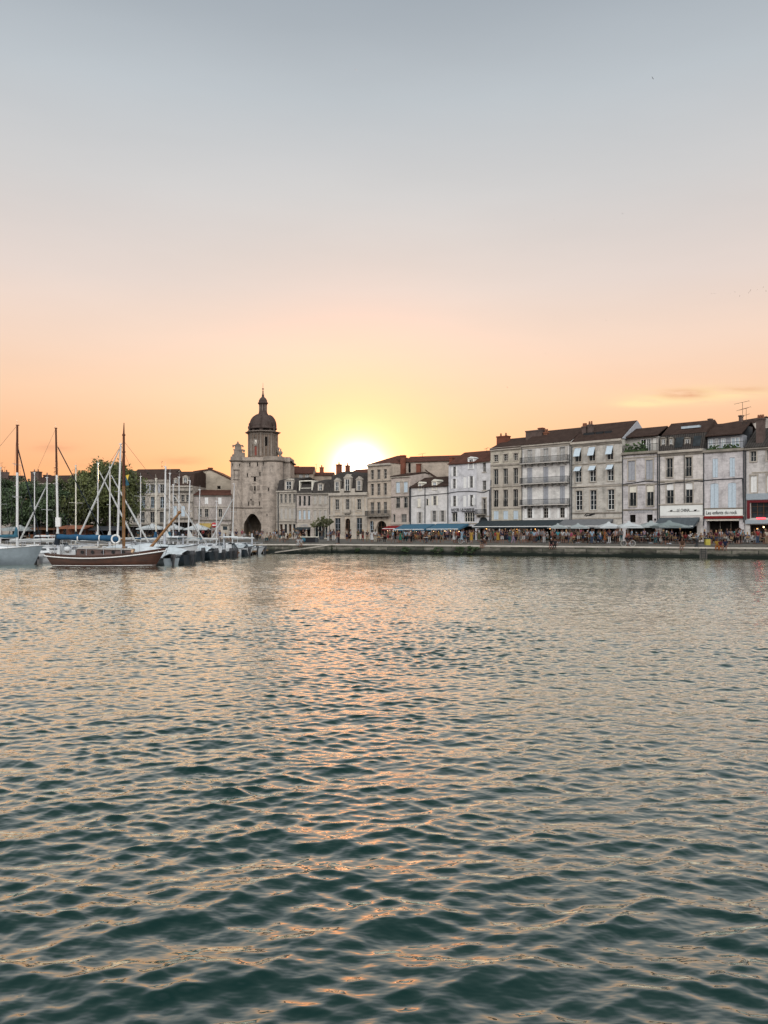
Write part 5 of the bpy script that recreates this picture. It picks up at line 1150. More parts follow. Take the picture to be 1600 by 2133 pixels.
    if boom:
        bz = dkz+.95 if boom_py is None else zz(boom_py, Y); e = Vector((mx-L*.42, 0, bz+.05)); bo = MB().tube((mx-.05,0,bz), e, .06, .05, 7).build('boom', mm, o)
        c = cover or M_sail; cq = MB(); n = 10
        for i in range(n):
            f0, f1 = i/n, (i+1)/n; r0, r1 = (.17-.09*f0+.025*math.sin(i*2.1+px)), (.17-.09*f1+.025*math.sin((i+1)*2.1+px))
            A, B = Vector((mx-.12,0,bz+.16)).lerp(e+Vector((0,0,.1)), f0), Vector((mx-.12,0,bz+.16)).lerp(e+Vector((0,0,.1)), f1); cq.tube(A, B, r0, r1, 9)
        if cover is not None: cq.tube((mx-.12,0,bz+.1), (mx-.02,0,bz+.95), .24, .12, 9)
        if sail_heap: cq.add([(mx-.1,-.12,bz+.2),(mx-.1,.12,bz+.2),(mx-.06,0,bz+1.35),(mx-.5,-.16,bz+.5),(mx-.5,.16,bz+.5),(mx-1.2,-.15,bz+.25),(mx-1.2,.15,bz+.25),(mx-2.4,0,bz+.2)], [(0,2,3),(2,1,4),(2,4,3),(3,4,6,5),(0,3,5),(1,6,4),(5,6,7)])
        cq.build('sail_cover' if cover is not None else 'folded_sail', c, bo)
    if radar:
        MB().box(mx-.18, -.3, zz(1097, Y), mx+.22, .3, zz(1078, Y)).build('white_locker', M_white, mo)
    # pulpit rails
    pr = MB()
    for s in (-1, 1):
        for t0, t1 in ((.0, .18), (.82, .985)):
            A, B = Vector((t0*L+.1, s*hbeam(t0, Bm, .68)*.93, sheer(t0, fb*.85, fb*1.15, -.08))), Vector((t1*L-.15, s*hbeam(t1, Bm, .68)*.9, sheer(t1, fb*.85, fb*1.15, -.08)))
            up = Vector((0,0,.6)); pr.tube(A, A+up, .018, .018, 5); pr.tube(B, B+up, .018, .018, 5); pr.tube(A+up, B+up, .018, .018, 5)
        for t0 in (.35, .6):
            A = Vector((t0*L, s*hbeam(t0, Bm, .68)*.95, sheer(t0, fb*.85, fb*1.15, -.08))); pr.tube(A, A+Vector((0,0,.6)), .015, .015, 5)
    pr.build('guard_rail', M_zinc, o)
    return o, dkz
# white yacht at the left edge
o, dz = sailboat('white yacht with grey topsides and bright blue sail cover at the left edge', 36, 66, 886, 4, 11.0, M_hullg, M_covteal, 1, 928, boom_py=1121, dark_top=True, mr=.11, Bm=3.3, mast_t=.80, spread=(.42,.68), furl_m=M_covdk, fb=1.45)
MB().add([(.9,-1.3,1.25),(9.6,-.6,1.42),(9.6,.6,1.42),(.9,1.3,1.25),(1.3,-1.0,2.05),(6.0,-.9,1.98),(8.9,-.35,1.55),(8.9,.35,1.55),(6.0,.9,1.98),(1.3,1.0,2.05)], [(0,1,6,5,4),(1,2,7,6),(2,3,9,8,7),(3,0,4,9),(4,5,8,9),(5,6,7,8)]).build('coachroof', M_hullw, o)
MB().lathe([(.02,0),(.11,.06),(.12,.5),(.03,.58)], (7.6,-1.48,.45), 8).build('fender', M_white, o)
# the wooden boat
WY = 62.5; WX0, WX1 = K(100)*WY, K(344)*WY; WL = WX1-WX0
w = thing('wooden_sailing_boat', 'varnished mahogany sailing boat with white rail, blue sail cover and raised bowsprit', 'sailing boat', (WX0, WY, 0), R(1.5), GB)
q, dk, rows = hull(WL, 3.0, 1.02, 1.42, .45, -.24, 1.15, .5, 30, srake=.9, flare=.9)
ho = q.build('hull', M_mah, w); dk.build('deck', M_deckw, ho)
rail_strip(rows, 4, .055, .03, -.16).build('white_rail', M_white, ho); rail_strip(rows, 2, .035, .03, .10).build('boot_stripe', M_white, ho); rail_strip(rows, 4, .04, .0, .05).build('toe_rail', M_mah, ho)
cz = .82
cq = MB().add([(2.6,-.95,cz),(7.0,-.7,cz+.08),(7.0,.7,cz+.08),(2.6,.95,cz),(2.7,-.88,cz+.62),(6.85,-.62,cz+.52),(6.85,.62,cz+.52),(2.7,.88,cz+.62)], [(0,1,5,4),(1,2,6,5),(2,3,7,6),(3,0,4,7)]).build('cabin', M_mah, w)
cq2 = MB().add([(2.55,-.98,cz+.622),(6.95,-.72,cz+.522),(6.95,.72,cz+.522),(2.55,.98,cz+.622),(2.6,0,cz+.75),(6.9,0,cz+.64)], [(0,1,5,4),(4,5,2,3)]); cq2.box(3.0,-.5,cz+.68,4.2,.5,cz+.82); cq2.build('cabin_top', M_warmgrey, w)
pt = MB()
for i in range(5):
    x = 3.1+i*.8; f = (x-2.6)/4.4; yy = -.95+.25*f-.02+.035; M = Matrix.Translation((x, yy-.03, cz+.36)) @ Matrix.Rotation(R(90), 4, 'X'); pt2 = MB().lathe([(.001,0),(.09,0),(.09,.03),(.13,.03),(.13,-.02)], n=12).xf(M); pt.add(pt2.v, pt2.f, 0)
pt.build('porthole', M_iron, cq)
mX = K(256.5)*WY-WX0; Ht = zz(880, WY); mz = zz(1012, WY)
mo = MB().tube((mX,0,cz+.5), (mX,0,mz), .125, .12, 10, 0).tube((mX,0,mz), (mX,0,Ht-.9), .115, .09, 10, 1).tube((mX,0,Ht-.9), (mX+.02,0,Ht), .075, .03, 8, 1).ell((mX,0,Ht-1.0), .15, .13, .10, 8, 5, 1).ell((mX,0,zz(941,WY)), .15, .14, .12, 8, 5, 1).build('mast', [M_mastwood, M_mastdark], w)  # upper mast is the same wood, darkened to read as backlit
bz = zz(1124, WY); e = Vector((K(117)*WY-WX0, 0, bz+.12))
bo = MB().tube((mX,0,bz), e, .07, .06, 8).build('boom', M_mastwood, w)
sc_ = MB(); n = 14
for i in range(n):
    f0, f1 = i/n, (i+1)/n; g_ = lambda f: .25-.03*f+.018*math.sin(f*21); A, B = Vector((mX-.75,0,bz+.1)).lerp(e+Vector((.1,0,.1)), f0), Vector((mX-.75,0,bz+.1)).lerp(e+Vector((.1,0,.1)), f1); sc_.tube(A, B, g_(f0), g_(f1), 10)
sco = sc_.build('sail_cover', M_cov, bo)
q = MB()
for f in (.25, .62): A = Vector((mX-.75,0,bz+.1)).lerp(e, f); q.tube(A-Vector((.04,0,0)), A+Vector((.04,0,0)), .275, .275, 10)
q.build('cover_tie', M_white, sco)
MB().tube(e+Vector((.05,0,-.55)), e+Vector((.1,0,.35)), .26, .15, 8).build('stern_cover', M_covdk, w)
bs0, bs1 = Vector((K(310)*WY-WX0, 0, zz(1143, WY))), Vector((K(372)*WY-WX0, 0, zz(1068, WY)))
MB().tube(bs0, bs1, .13, .085, 9).tube(bs1-Vector((.1,0,.05)), bs1+Vector((.1,0,.1)), .12, .12, 8).build('bowsprit', M_mastwood, w)
rg = MB(); tp = Vector((mX,0,Ht-1.0))
for tgt, fr in ((Vector((.3,0,1.1)), .95), (bs1, .95), (Vector((WL-.3,0,1.5)), .62), (Vector((mX-.3,-1.35,1.0)), .95), (Vector((mX-.3,1.35,1.0)), .95), (Vector((mX+.35,-1.3,1.0)), .7), (Vector((mX+.35,1.3,1.0)), .7)): rg.tube(Vector((mX,0,cz)).lerp(tp, fr), tgt, .014, .014, 4)
rg.tube(bs1, Vector((WL-.2,0,.5)), .016, .016, 4); rg.build('rigging', M_rope, w)
fl = MB().add([(mX+.15,.0,zz(990,WY)),(mX+.42,.05,zz(988,WY)),(mX+.30,.0,zz(1000,WY)),(mX+.45,.04,zz(1010,WY)),(mX+.16,0,zz(1012,WY)),(mX+.15,.02,zz(990,WY)),(mX+.42,.07,zz(988,WY)),(mX+.30,.02,zz(1000,WY)),(mX+.45,.06,zz(1010,WY)),(mX+.16,.02,zz(1012,WY))], [(0,2,1),(5,6,7)], 0); fl.f += [[0,4,2],[2,4,3],[5,7,9],[7,8,9]]; fl.m += [1,1,1,1]; fl.s += [False]*4
fl.build('pennant', [M_yel, M_covteal], w)
lr = MB(); c0 = Vector((K(246)*WY-WX0, -.75, zz(1123, WY)))
for i in range(16):
    a0, a1 = 2*math.pi*i/16, 2*math.pi*(i+1)/16; lr.tube(c0+Vector((.32*math.cos(a0),0,.32*math.sin(a0))), c0+Vector((.32*math.cos(a1),0,.32*math.sin(a1))), .085, .085, 7)
lo = lr.build('life_ring', M_white, w); MB().lathe([(.001,0),(.25,0),(.25,.05),(.001,.05)], n=12).xf(Matrix.Translation(c0) @ Matrix.Rotation(R(90), 4, 'X')).build('blue_bag', M_cov, lo)
q = MB()
for i in range(7):
    x = .9+i*1.35; s = -1; yb = -hbeam(x/WL, 3.0, .45)*.97; zb_ = sheer(x/WL, 1.02, 1.42, -.24); q.tube((x,yb,zb_-.1), (x,yb,zb_+.62), .02, .02, 5)
    if i: q.tube((px_,py_,pz_+.6), (x,yb,zb_+.6), .012, .012, 4)
    px_, py_, pz_ = x, yb, zb_
q.build('guard_rail', M_zinc, w)
MB().add([(7.1,-.55,1.05),(9.2,-.25,1.45),(9.2,.25,1.45),(7.1,.55,1.05),(7.2,-.25,1.62),(8.4,-.15,1.6),(8.4,.15,1.6),(7.2,.25,1.62)], [(0,1,5,4),(1,2,6,5),(2,3,7,6),(3,0,4,7),(4,5,6,7)]).build('bow_tarp', M_tarp, w)
MB().box(6.9,-.66,cz+.1,7.05,.66,cz+.56).build('hatch_board', simple('pale_plywood', (.55,.38,.24), .6, .1, 3), w)
q = MB().box(.9,-.5,.95,2.4,.5,1.35).box(1.1,-.9,1.0,1.3,.9,1.6); q.ell((1.8,-.6,1.4), .3,.25,.25); q.build('cockpit_gear', M_hullw, w)
# other masts
sailboat('small sailing boat whose pale mast stands at the very left edge', 1, 84, 975, -20, 7.5, None, None, mr=.07)
sailboat('sailing boat with slim mast just right of the white yacht mast', 72, 88, 985, 170, 8, None, M_covdk, mr=.07)
sailboat('sailing boat with dark boom cover and furled headsail sloping down to the left', 98, 80, 995, 165, 8, None, M_covdk, 1, 1010, mr=.075)
sailboat('tall dark topped mast boat with white locker on its mast, behind the wooden boat', 121, 72, 892, 12, 10, None, M_sail, 1, 925, dark_top=True, mr=.105, radar=True, lean=-.2, furl_m=M_covdk)
sailboat('sailing boat with a tan mast standing before the big tree', 158, 82, 970, 150, 8, None, M_covdk, mr=.075, mastm=M_cream)
sailboat('sailing boat with white headsail rolled on a stay falling to the right', 204, 80, 965, 20, 8.5, None, M_sail, 1, 976, mr=.08)
sailboat('sailing boat with crosstrees whose rolled sail falls right behind the wooden mast', 229, 77, 973, 15, 8.5, None, M_sail, 1, 985, mr=.08)
sailboat('sailing boat with leaning silver mast touching the wooden mast, headsail to the left', 244, 73, 925, 172, 9.5, None, M_cov, 1, 930, mr=.11, lean=.35, boom=False)
sailboat('sailing boat with single thin white mast right of the big tree', 293, 88, 993, -30, 7.5, None, None, mr=.065, spread=(.4,.72))
sailboat('sailing boat with tan coloured mast before the grey shuttered house', 325, 86, 997, -25, 7.5, None, M_cov, mr=.075, mastm=M_cream)
sailboat('sailing boat with stout white mast with a dark cap and white folded sail', 342, 76, 972, -140, 9, None, None, mr=.11, dark_top=False, sail_heap=True, lean=.15)
sailboat('sailing boat with the second of the close set white masts before the carved dormers', 352, 80, 986, -145, 8.5, None, M_covteal, mr=.08, lean=.1)
sailboat('sailing boat with rolled headsail slanting right near the tip of the bowsprit', 361, 84, 1010, 20, 8, None, None, 1, 1030, mr=.075)
sailboat('sailing boat with thin straight mast below the small carved dormer', 373, 88, 994, -150, 8, M_hullb, M_covdk, mr=.07)
sailboat('sailing boat with a white mast and heaped white sail, left of the low tiled house', 391, 82, 1001, -140, 8.5, None, None, mr=.08, lean=.25, sail_heap=True)
sailboat('sailing boat with a short bare mast before the low tiled house', 413, 92, 1020, -150, 7, None, None, mr=.065, lean=.2, boom=False)
sailboat('sailing boat with short thin mast beside the red sign', 451, 95, 1044, -150, 6.5, None, None, mr=.06, boom=False)
sailboat('sailing boat with mast against the tower turret and rolled sail to the left', 484, 98, 1008, 160, 7.5, None, M_sail, 1, 1036, mr=.07, lean=.25)
# motor boats
def motorboat(label, px, Y, head, L=5.2, Bm=2.1, hm=None, tarp=None, shield=True, outb=1, fb=.75, canopy=False, obm=None):
    a = R(head); o = thing('motor_boat', label, 'motor boat', (K(px)*Y, Y, 0), a, GB)
    q, dk, rows = hull(L, Bm, fb*.9, fb*1.25, .85, -.05, .7, .25, 16); ho = q.build('hull', hm or M_hullw, o); dk.build('deck', M_hullw, ho); rail_strip(rows, 4, .04, .03).build('rubbing_strake', M_rubber, ho)
    z = fb*.9
    if tarp:
        t = MB(); n = 8; prev = None
        for i in range(n+1):
            f = i/n; b = hbeam(.04+f*.9, Bm, .85)*1.02; zr = sheer(f, fb*.9, fb*1.25, -.05)+.02; rd = (.5+.12*math.sin(f*7))*math.sin(math.pi*min(1, f*.8+.25)); x = L*(.04+f*.9)
            row = [(x,-b,zr-.12),(x,-b*.8,zr+rd*.35),(x,-b*.3,zr+rd*.9),(x,b*.1,zr+rd),(x,b*.7,zr+rd*.45),(x,b,zr-.12)]
            if prev:
                for j in range(5): t.quad(prev[j], row[j], row[j+1], prev[j+1])
            prev = row
        t.build('tarp', tarp, o)
    else:
        c = MB().box(L*.38,-.35,z-.1,L*.5,.35,z+.55).box(L*.1,-Bm*.36,z-.1,L*.2,Bm*.36,z+.25); c.build('console', M_hullw, o)
    if shield:
        w_ = Bm*.36; MB().add([(L*.56,-w_,z+.12),(L*.62,-w_*.6,z+.1),(L*.62,w_*.6,z+.1),(L*.56,w_,z+.12),(L*.48,-w_*.95,z+.68),(L*.55,-w_*.55,z+.68),(L*.55,w_*.55,z+.68),(L*.48,w_*.95,z+.68)], [(0,1,5,4),(1,2,6,5),(2,3,7,6)]).build('windscreen', M_acry, o)
    if canopy:
        cq = MB().add([(L*.3,-Bm*.4,z+1.35),(L*.6,-Bm*.36,z+1.35),(L*.6,Bm*.36,z+1.35),(L*.3,Bm*.4,z+1.35),(L*.3,-Bm*.3,z+1.5),(L*.6,-Bm*.28,z+1.5),(L*.6,Bm*.28,z+1.5),(L*.3,Bm*.3,z+1.5)], [(4,5,6,7),(0,1,5,4),(1,2,6,5),(2,3,7,6),(3,0,4,7),(0,3,2,1)])
        for x in (L*.31, L*.59):
            for s in (-1, 1): cq.tube((x,s*Bm*.38,z), (x,s*Bm*.38,z+1.36), .025, .025, 5)
        cq.build('canopy', M_hullw, o)
    for i in range(outb):
        y = 0 if outb == 1 else (i-.5)*.7; e = MB(); e.add([(-.62,y-.2,z+.1),(-.12,y-.2,z+.1),(-.12,y+.2,z+.1),(-.62,y+.2,z+.1),(-.55,y-.15,z+.62),(-.15,y-.17,z+.58),(-.15,y+.17,z+.58),(-.55,y+.15,z+.62),(-.5,y-.12,z+.1),(-.2,y-.12,z+.1),(-.2,y+.12,z+.1),(-.5,y+.12,z+.1),(-.42,y-.06,-.35),(-.2,y-.06,-.35),(-.2,y+.06,-.35),(-.42,y+.06,-.35)],
            [(4,5,6,7),(0,1,5,4),(1,2,6,5),(2,3,7,6),(3,0,4,7),(0,3,2,1),(8,9,13,12),(9,10,14,13),(10,11,15,14),(11,8,12,15)]); e.box(-.14,y-.1,z-.25,.02,y+.1,z+.12)
        for q_ in range(len(e.v)):
            vx, vy, vz = e.v[q_]; e.v[q_] = (vx*.8, y+(vy-y)*.62, z+(vz-z)*(.66 if vz > z-.1 else .8)-.05)
        e.build('outboard_motor', obm or M_outb, o)
    q = MB()
    for s in (-1, 1): q.tube((L*.62,s*Bm*.38,z+.1), (L*.66,s*Bm*.38,z+.42), .015, .015, 5); q.tube((L*.66,s*Bm*.38,z+.42), (L*.93,s*.16,z+.6), .015, .015, 5)
    q.tube((L*.93,-.16,z+.6), (L*.93,.16,z+.6), .015, .015, 5); q.build('bow_rail', M_zinc, o); return o
for a in (  # most dark hulls have backlit shade put into their colour
 ('shade greyed motor boat with a lifted outboard, closest to the bow of the wooden boat', 357, 64.5, 140, 5.0, 1.9, M_hullg, M_tarp, False, 1, .65, False, None),
 ('shade darkened motor boat under a pale tarp with an outboard at its stern', 396, 67.5, 158, 6.0, 2.3, M_hullb, M_tarp, True, 1, .9),
 ('cabin boat with shade darkened sides and high windscreen behind the tarp covered boat', 418, 76, 165, 6.6, 2.4, M_hullb, None, True, 1, 1.0, True, None),
 ('motor boat with shade darkened hull and bulging pale cover', 446, 78, 160, 5.8, 2.2, M_hullb, M_tarp, True, 1, .9, False, None),
 ('dark hulled dinghy with raised black outboard among the white boats', 462, 80, 150, 4.6, 1.9, M_hullb, None, False, 1, .7),
 ('motor boat with twin outboards and a steel bow rail', 480, 83, 162, 5.4, 2.1, M_hullb, None, True, 2, .8, False, None),
 ('brownish open boat squeezed between two white motor boats', 488, 87, 155, 5.2, 2.0, M_mah, None, False, 1, .75),
 ('long motor boat with shade darkened hull and pale tarp, nearest the tower arch', 516, 90, 165, 6.6, 2.2, M_hullb, M_tarp, True, 1, .85),
 ('shade greyed motor boat second from the open water, tarp sagging', 532, 96, 163, 5.8, 2.1, M_hullg, M_tarp, False, 1, .8),
 ('last small white motor boat at the end of the row', 548, 99, 160, 5.0, 2.0, M_hullw, None, True, 1, .8, False, None),
 ('white motor boat with canopy in the second row behind the tarps', 430, 88, 30, 5.8, 2.2, M_hullw, None, True, 1, .9, True),
 ('pale motor boat in the second row below the red sign', 462, 95, 20, 5.4, 2.1, M_hullw, M_tarp, True, 1, .8),
 ('white cabin boat moored stern in behind the white yacht', 60, 76, 35, 6.4, 2.4, M_hullw, None, True, 1, 1.1, True),
 ('small white tender between the white yacht and the wooden boat', 80, 68, 60, 3.6, 1.6, M_hullw, None, True, 1, .7),
 ('pale boat with canopy behind the blue cover of the wooden boat', 150, 74, 160, 6.4, 2.4, M_hullw, None, True, 1, 1.1, True),
 ('white boat under tarp behind the mast of the wooden boat', 215, 72, 25, 6.0, 2.3, M_hullw, M_tarp, True, 1, 1.1),
 ('white boat under a big pale cover just right of the wooden mast', 268, 70, 10, 6.2, 2.4, M_hullw, M_tarp, False, 1, 1.3),
): motorboat(*a)
# floating pontoons
def pontoon(label, A, B, w=2.0):
    A, B = Vector(A), Vector(B); d = B-A; o = thing('floating_pontoon', label, 'pontoon', (A.x, A.y, 0), math.atan2(d.y, d.x), 'floating pontoons'); Ln = d.length
    MB().box(0,-w/2,.32,Ln,w/2,.5).build('deck', M_deckw, o); f = MB(); n = max(2, int(Ln/3))
    for i in range(n): f.box(Ln*(i+.15)/n,-w*.42,-.3,Ln*(i+.85)/n,w*.42,.316)
    f.build('float', M_dark, o); p = MB()
    for x in (Ln*.1, Ln*.55, Ln*.95): p.tube((x,w/2+.18,-2), (x,w/2+.18,2.6), .12, .12, 8)
    p.build('pile', M_zinc, o)
pontoon('dark floating pontoon behind the two nearest boats', (-44, 70.5), (-19, 69.5)); pontoon('long floating pontoon running back beside the row of motor boats', (-19.5, 74), (-16.0, 101), 1.6)
# ------------------------------------------------------------------ people
def skin_mesh(name, pts, edges, radii, sub=1):
    me = bpy.data.meshes.new(name); me.from_pydata(pts, edges, []); o = bpy.data.objects.new(name, me); COL.objects.link(o)
    o.modifiers.new('s', 'SKIN'); sv = me.skin_vertices[0].data
    for i, r in enumerate(radii): sv[i].radius = r if isinstance(r, tuple) else (r, r)
    sv[0].use_root = True
    if sub: o.modifiers.new('u', 'SUBSURF').levels = sub
    bpy.context.view_layer.update()
    out = bpy.data.meshes.new_from_object(o.evaluated_get(bpy.context.evaluated_depsgraph_get())); bpy.data.objects.remove(o); bpy.data.meshes.remove(me)
    for p in out.polygons: p.use_smooth = True
    out.name = name; return out
def mbmesh(me):
    q = MB(); q.v = [tuple(v.co) for v in me.vertices]; q.f = [list(p.vertices) for p in me.polygons]; q.m = [0]*len(q.f); q.s = [True]*len(q.f); return q
def figure(pose):
    """pose: joint positions by name, facing -y; returns meshes of body, shirt, trousers, shorts, skirt, hair"""
    J = dict(pel=(0,0,.93), bel=(0,0,1.08), che=(0,0,1.28), nec=(0,0,1.45), hd0=(0,-.015,1.54), hd1=(0,-.01,1.63), hd2=(0,0,1.70),
             sl=(.18,0,1.39), el=(.24,.03,1.12), wl=(.25,-.04,.88), hl=(.25,-.07,.80), sr=(-.18,0,1.39), er=(-.24,.03,1.12), wr=(-.25,-.04,.88), hr=(-.25,-.07,.80),
             pl=(.095,0,.88), kl=(.105,-.01,.49), al=(.11,.02,.08), tl=(.125,-.14,.035), pr=(-.095,0,.88), kr=(-.105,-.01,.49), ar=(-.11,.02,.08), tr=(-.125,-.14,.035))
    J.update(pose)
    n = list(J); ix = {k: i for i, k in enumerate(n)}
    rad = dict(pel=(.15,.11), bel=(.13,.095), che=(.15,.10), nec=.05, hd0=(.068,.078), hd1=(.078,.09), hd2=(.055,.062), sl=.058, sr=.058, el=.042, er=.042, wl=.029, wr=.029, hl=(.038,.018), hr=(.038,.018), pl=.088, pr=.088, kl=.055, kr=.055, al=.038, ar=.038, tl=(.038,.028), tr=(.038,.028))
    E = [('pel','bel'),('bel','che'),('che','nec'),('nec','hd0'),('hd0','hd1'),('hd1','hd2'),('che','sl'),('sl','el'),('el','wl'),('wl','hl'),('che','sr'),('sr','er'),('er','wr'),('wr','hr'),('pel','pl'),('pl','kl'),('kl','al'),('al','tl'),('pel','pr'),('pr','kr'),('kr','ar'),('ar','tr')]
    body = mbmesh(skin_mesh('b', [J[k] for k in n], [(ix[a], ix[b]) for a, b in E], [rad[k] for k in n]))
    h = Vector(J['hd1'])
    body.tube(h+Vector((0,-.085,.0)), h+Vector((0,-.112,-.03)), .010, .016, 5); 
    for s in (-1, 1): body.ell(h+Vector((s*.03,-.082,.0)), .011,.008,.008, 6, 4, 1); body.ell(h+Vector((s*.078,.005,-.015)), .012,.022,.03, 6, 4)
    body.ell(h+Vector((0,-.085,-.062)), .022,.008,.006, 6, 4, 1)
    for s, w, hh, e in (('l','wl','hl','el'), ('r','wr','hr','er')):
        W_, H_ = Vector(J[w]), Vector(J[hh]); d = (H_-W_).normalized(); a = Vector((0,1,0)) if abs(d.y) < .8 else Vector((0,0,1)); a = (a-d*a.dot(d)).normalized(); cr = d.cross(a)
        for i in range(4):
            b0 = H_ + a*(i-1.5)*.018; m = b0 + d*(.035+.006*(i in (1,2))) + cr*.004; t = m + d*.025 + cr*(.016 if s == 'l' else -.016)*1; body.tube(b0, m, .009, .008, 5); body.tube(m, t, .008, .006, 5)
        b0 = W_.lerp(H_, .55) - a*.03; body.tube(b0, b0-a*.022+d*.03, .010, .007, 5)
    lo = Vector(J['sl']).lerp(Vector(J['el']), .62); ro = Vector(J['sr']).lerp(Vector(J['er']), .62)
    P = [J['che'], J['bel'], tuple(Vector(J['pel'])+Vector((0,0,.0))), tuple(Vector(J['nec'])-Vector((0,0,.045))), J['sl'], tuple(lo), J['sr'], tuple(ro)]
    shirt = skin_mesh('shirt', P, [(0,1),(1,2),(0,3),(0,4),(4,5),(0,6),(6,7)], [(.168,.118),(.15,.115),(.165,.128),.066,.074,.062,.074,.062])
    pe, bl = Vector(J['pel']), Vector(J['bel'])
    def legs(fr, rk, re):
        pts = [tuple(pe.lerp(bl, .35)), J['pl'], J['kl'], J['pr'], J['kr']]; ed = [(0,1),(1,2),(0,3),(3,4)]; rr = [(.155,.118),.10,rk,.10,rk]
        if fr > 1:
            pts += [tuple(Vector(J['kl']).lerp(Vector(J['al']), fr-1)), tuple(Vector(J['kr']).lerp(Vector(J['ar']), fr-1))]; ed += [(2,5),(4,6)]; rr += [re, re]
        return pts, ed, rr
    tro = skin_mesh('trousers', *legs(1.92, .07, .052)); sh = skin_mesh('shorts', *legs(1.0, .085, .08))
    # skirt or dress hem
    kn = (Vector(J['kl'])+Vector(J['kr']))/2; q = MB(); rows = []
    for f, rx, ry in ((-.25,.15,.11),(0,.165,.125),(.4,.19,.15),(.8,.21,.18),(1.12,.23,.20)):
        c = pe.lerp(kn, f); rows.append([(c.x+rx*math.cos(i*math.pi/6)*(1+.03*math.cos(i*3)), c.y+ry*math.sin(i*math.pi/6), c.z) for i in range(12)])
    for a, b in zip(rows[:-1], rows[1:]):
        for i in range(12): q.add([a[i], a[(i+1)%12], b[(i+1)%12], b[i]], [(0,1,2,3)], 0, True)
    q.add(rows[-1], [tuple(range(12))]); skirt = q.mesh('skirt')
    hs = MB().ell(h+Vector((0,.018,.028)), .092,.098,.088, 10, 6); hs = hs.mesh('short_hair')
    hl = MB().ell(h+Vector((0,.018,.028)), .094,.10,.09, 10, 6).ell(h+Vector((0,.075,-.10)), .085,.045,.15, 10, 6).mesh('long_hair')
    cap = MB().ell(h+Vector((0,.0,.045)), .10,.105,.07, 10, 6).lathe([(.16,.0),(.10,.03)], h+Vector((0,-.01,.04)), 12).mesh('hat')
    return dict(body=body.mesh('body'), shirt=shirt, trousers=tro, shorts=sh, skirt=skirt, short=hs, long=hl, hat=cap)
POSES = {
 'stand': figure({}),
 'phone': figure(dict(el=(.25,-.04,1.14), wl=(.09,-.26,1.30), hl=(.05,-.30,1.36), er=(-.25,-.04,1.14), wr=(-.09,-.26,1.28), hr=(-.05,-.31,1.34), tl=(.16,-.13,.035))),
 'lift': figure(dict(el=(.30,-.12,1.42), wl=(.12,-.24,1.60), hl=(.07,-.27,1.67), er=(-.30,-.12,1.42), wr=(-.12,-.24,1.60), hr=(-.07,-.27,1.67), kl=(.13,-.02,.49), al=(.15,.01,.08), tl=(.17,-.14,.035))),
 'walk': figure(dict(kl=(.10,-.20,.52), al=(.10,-.24,.12), tl=(.11,-.40,.08), kr=(-.10,.06,.48), ar=(-.10,.28,.12), tr=(-.11,.17,.035), el=(.24,.12,1.13), wl=(.24,.08,.90), hl=(.24,.05,.83), er=(-.24,-.06,1.13), wr=(-.22,-.20,.96), hr=(-.22,-.25,.90))),
 'lean': figure(dict(el=(.33,.08,1.16), wl=(.17,-.02,1.02), hl=(.13,-.06,.98), kr=(-.15,-.04,.50), ar=(-.17,.0,.08), tr=(-.22,-.13,.035), pel=(.03,0,.93), che=(.0,.01,1.28))),
 'chair': figure(dict(pel=(0,.1,.50), bel=(0,.10,.65), che=(0,.06,.86), nec=(0,.04,1.03), hd0=(0,.02,1.12), hd1=(0,.02,1.21), hd2=(0,.03,1.28), sl=(.18,.06,.97), sr=(-.18,.06,.97), el=(.25,-.06,.74), er=(-.25,-.06,.74), wl=(.14,-.27,.73), wr=(-.14,-.27,.73), hl=(.10,-.34,.74), hr=(-.10,-.34,.74), pl=(.10,.04,.48), pr=(-.10,.04,.48), kl=(.13,-.36,.50), kr=(-.13,-.36,.50), al=(.13,-.36,.09), ar=(-.13,-.32,.09), tl=(.14,-.51,.035), tr=(-.14,-.47,.035))),
 'ledge': figure(dict(pel=(0,.16,.10), bel=(0,.18,.25), che=(0,.13,.46), nec=(0,.08,.63), hd0=(0,.05,.71), hd1=(0,.04,.80), hd2=(0,.05,.87), sl=(.18,.12,.57), sr=(-.18,.12,.57), el=(.27,.16,.33), er=(-.25,.02,.34), wl=(.25,.10,.09), wr=(-.12,-.18,.25), hl=(.25,.04,.03), hr=(-.09,-.25,.22), pl=(.10,.10,.09), pr=(-.10,.10,.09), kl=(.12,-.26,.11), kr=(-.13,-.26,.11), al=(.12,-.20,-.28), ar=(-.12,-.24,-.28), tl=(.13,-.34,-.33), tr=(-.13,-.38,-.33))),
 'ride': figure(dict(pel=(0,.25,.95), bel=(0,.20,1.08), che=(0,.07,1.27), nec=(0,-.02,1.42), hd0=(0,-.07,1.50), hd1=(0,-.08,1.59), hd2=(0,-.07,1.66), sl=(.18,.03,1.37), sr=(-.18,.03,1.37), el=(.25,-.17,1.18), er=(-.25,-.17,1.18), wl=(.24,-.38,1.06), wr=(-.24,-.38,1.06), hl=(.24,-.45,1.04), hr=(-.24,-.45,1.04), pl=(.10,.19,.92), pr=(-.10,.19,.92), kl=(.12,-.14,.68), kr=(-.12,-.03,.50), al=(.12,-.0,.33), ar=(-.12,.05,.12), tl=(.13,-.15,.28), tr=(-.13,-.10,.09))),
}
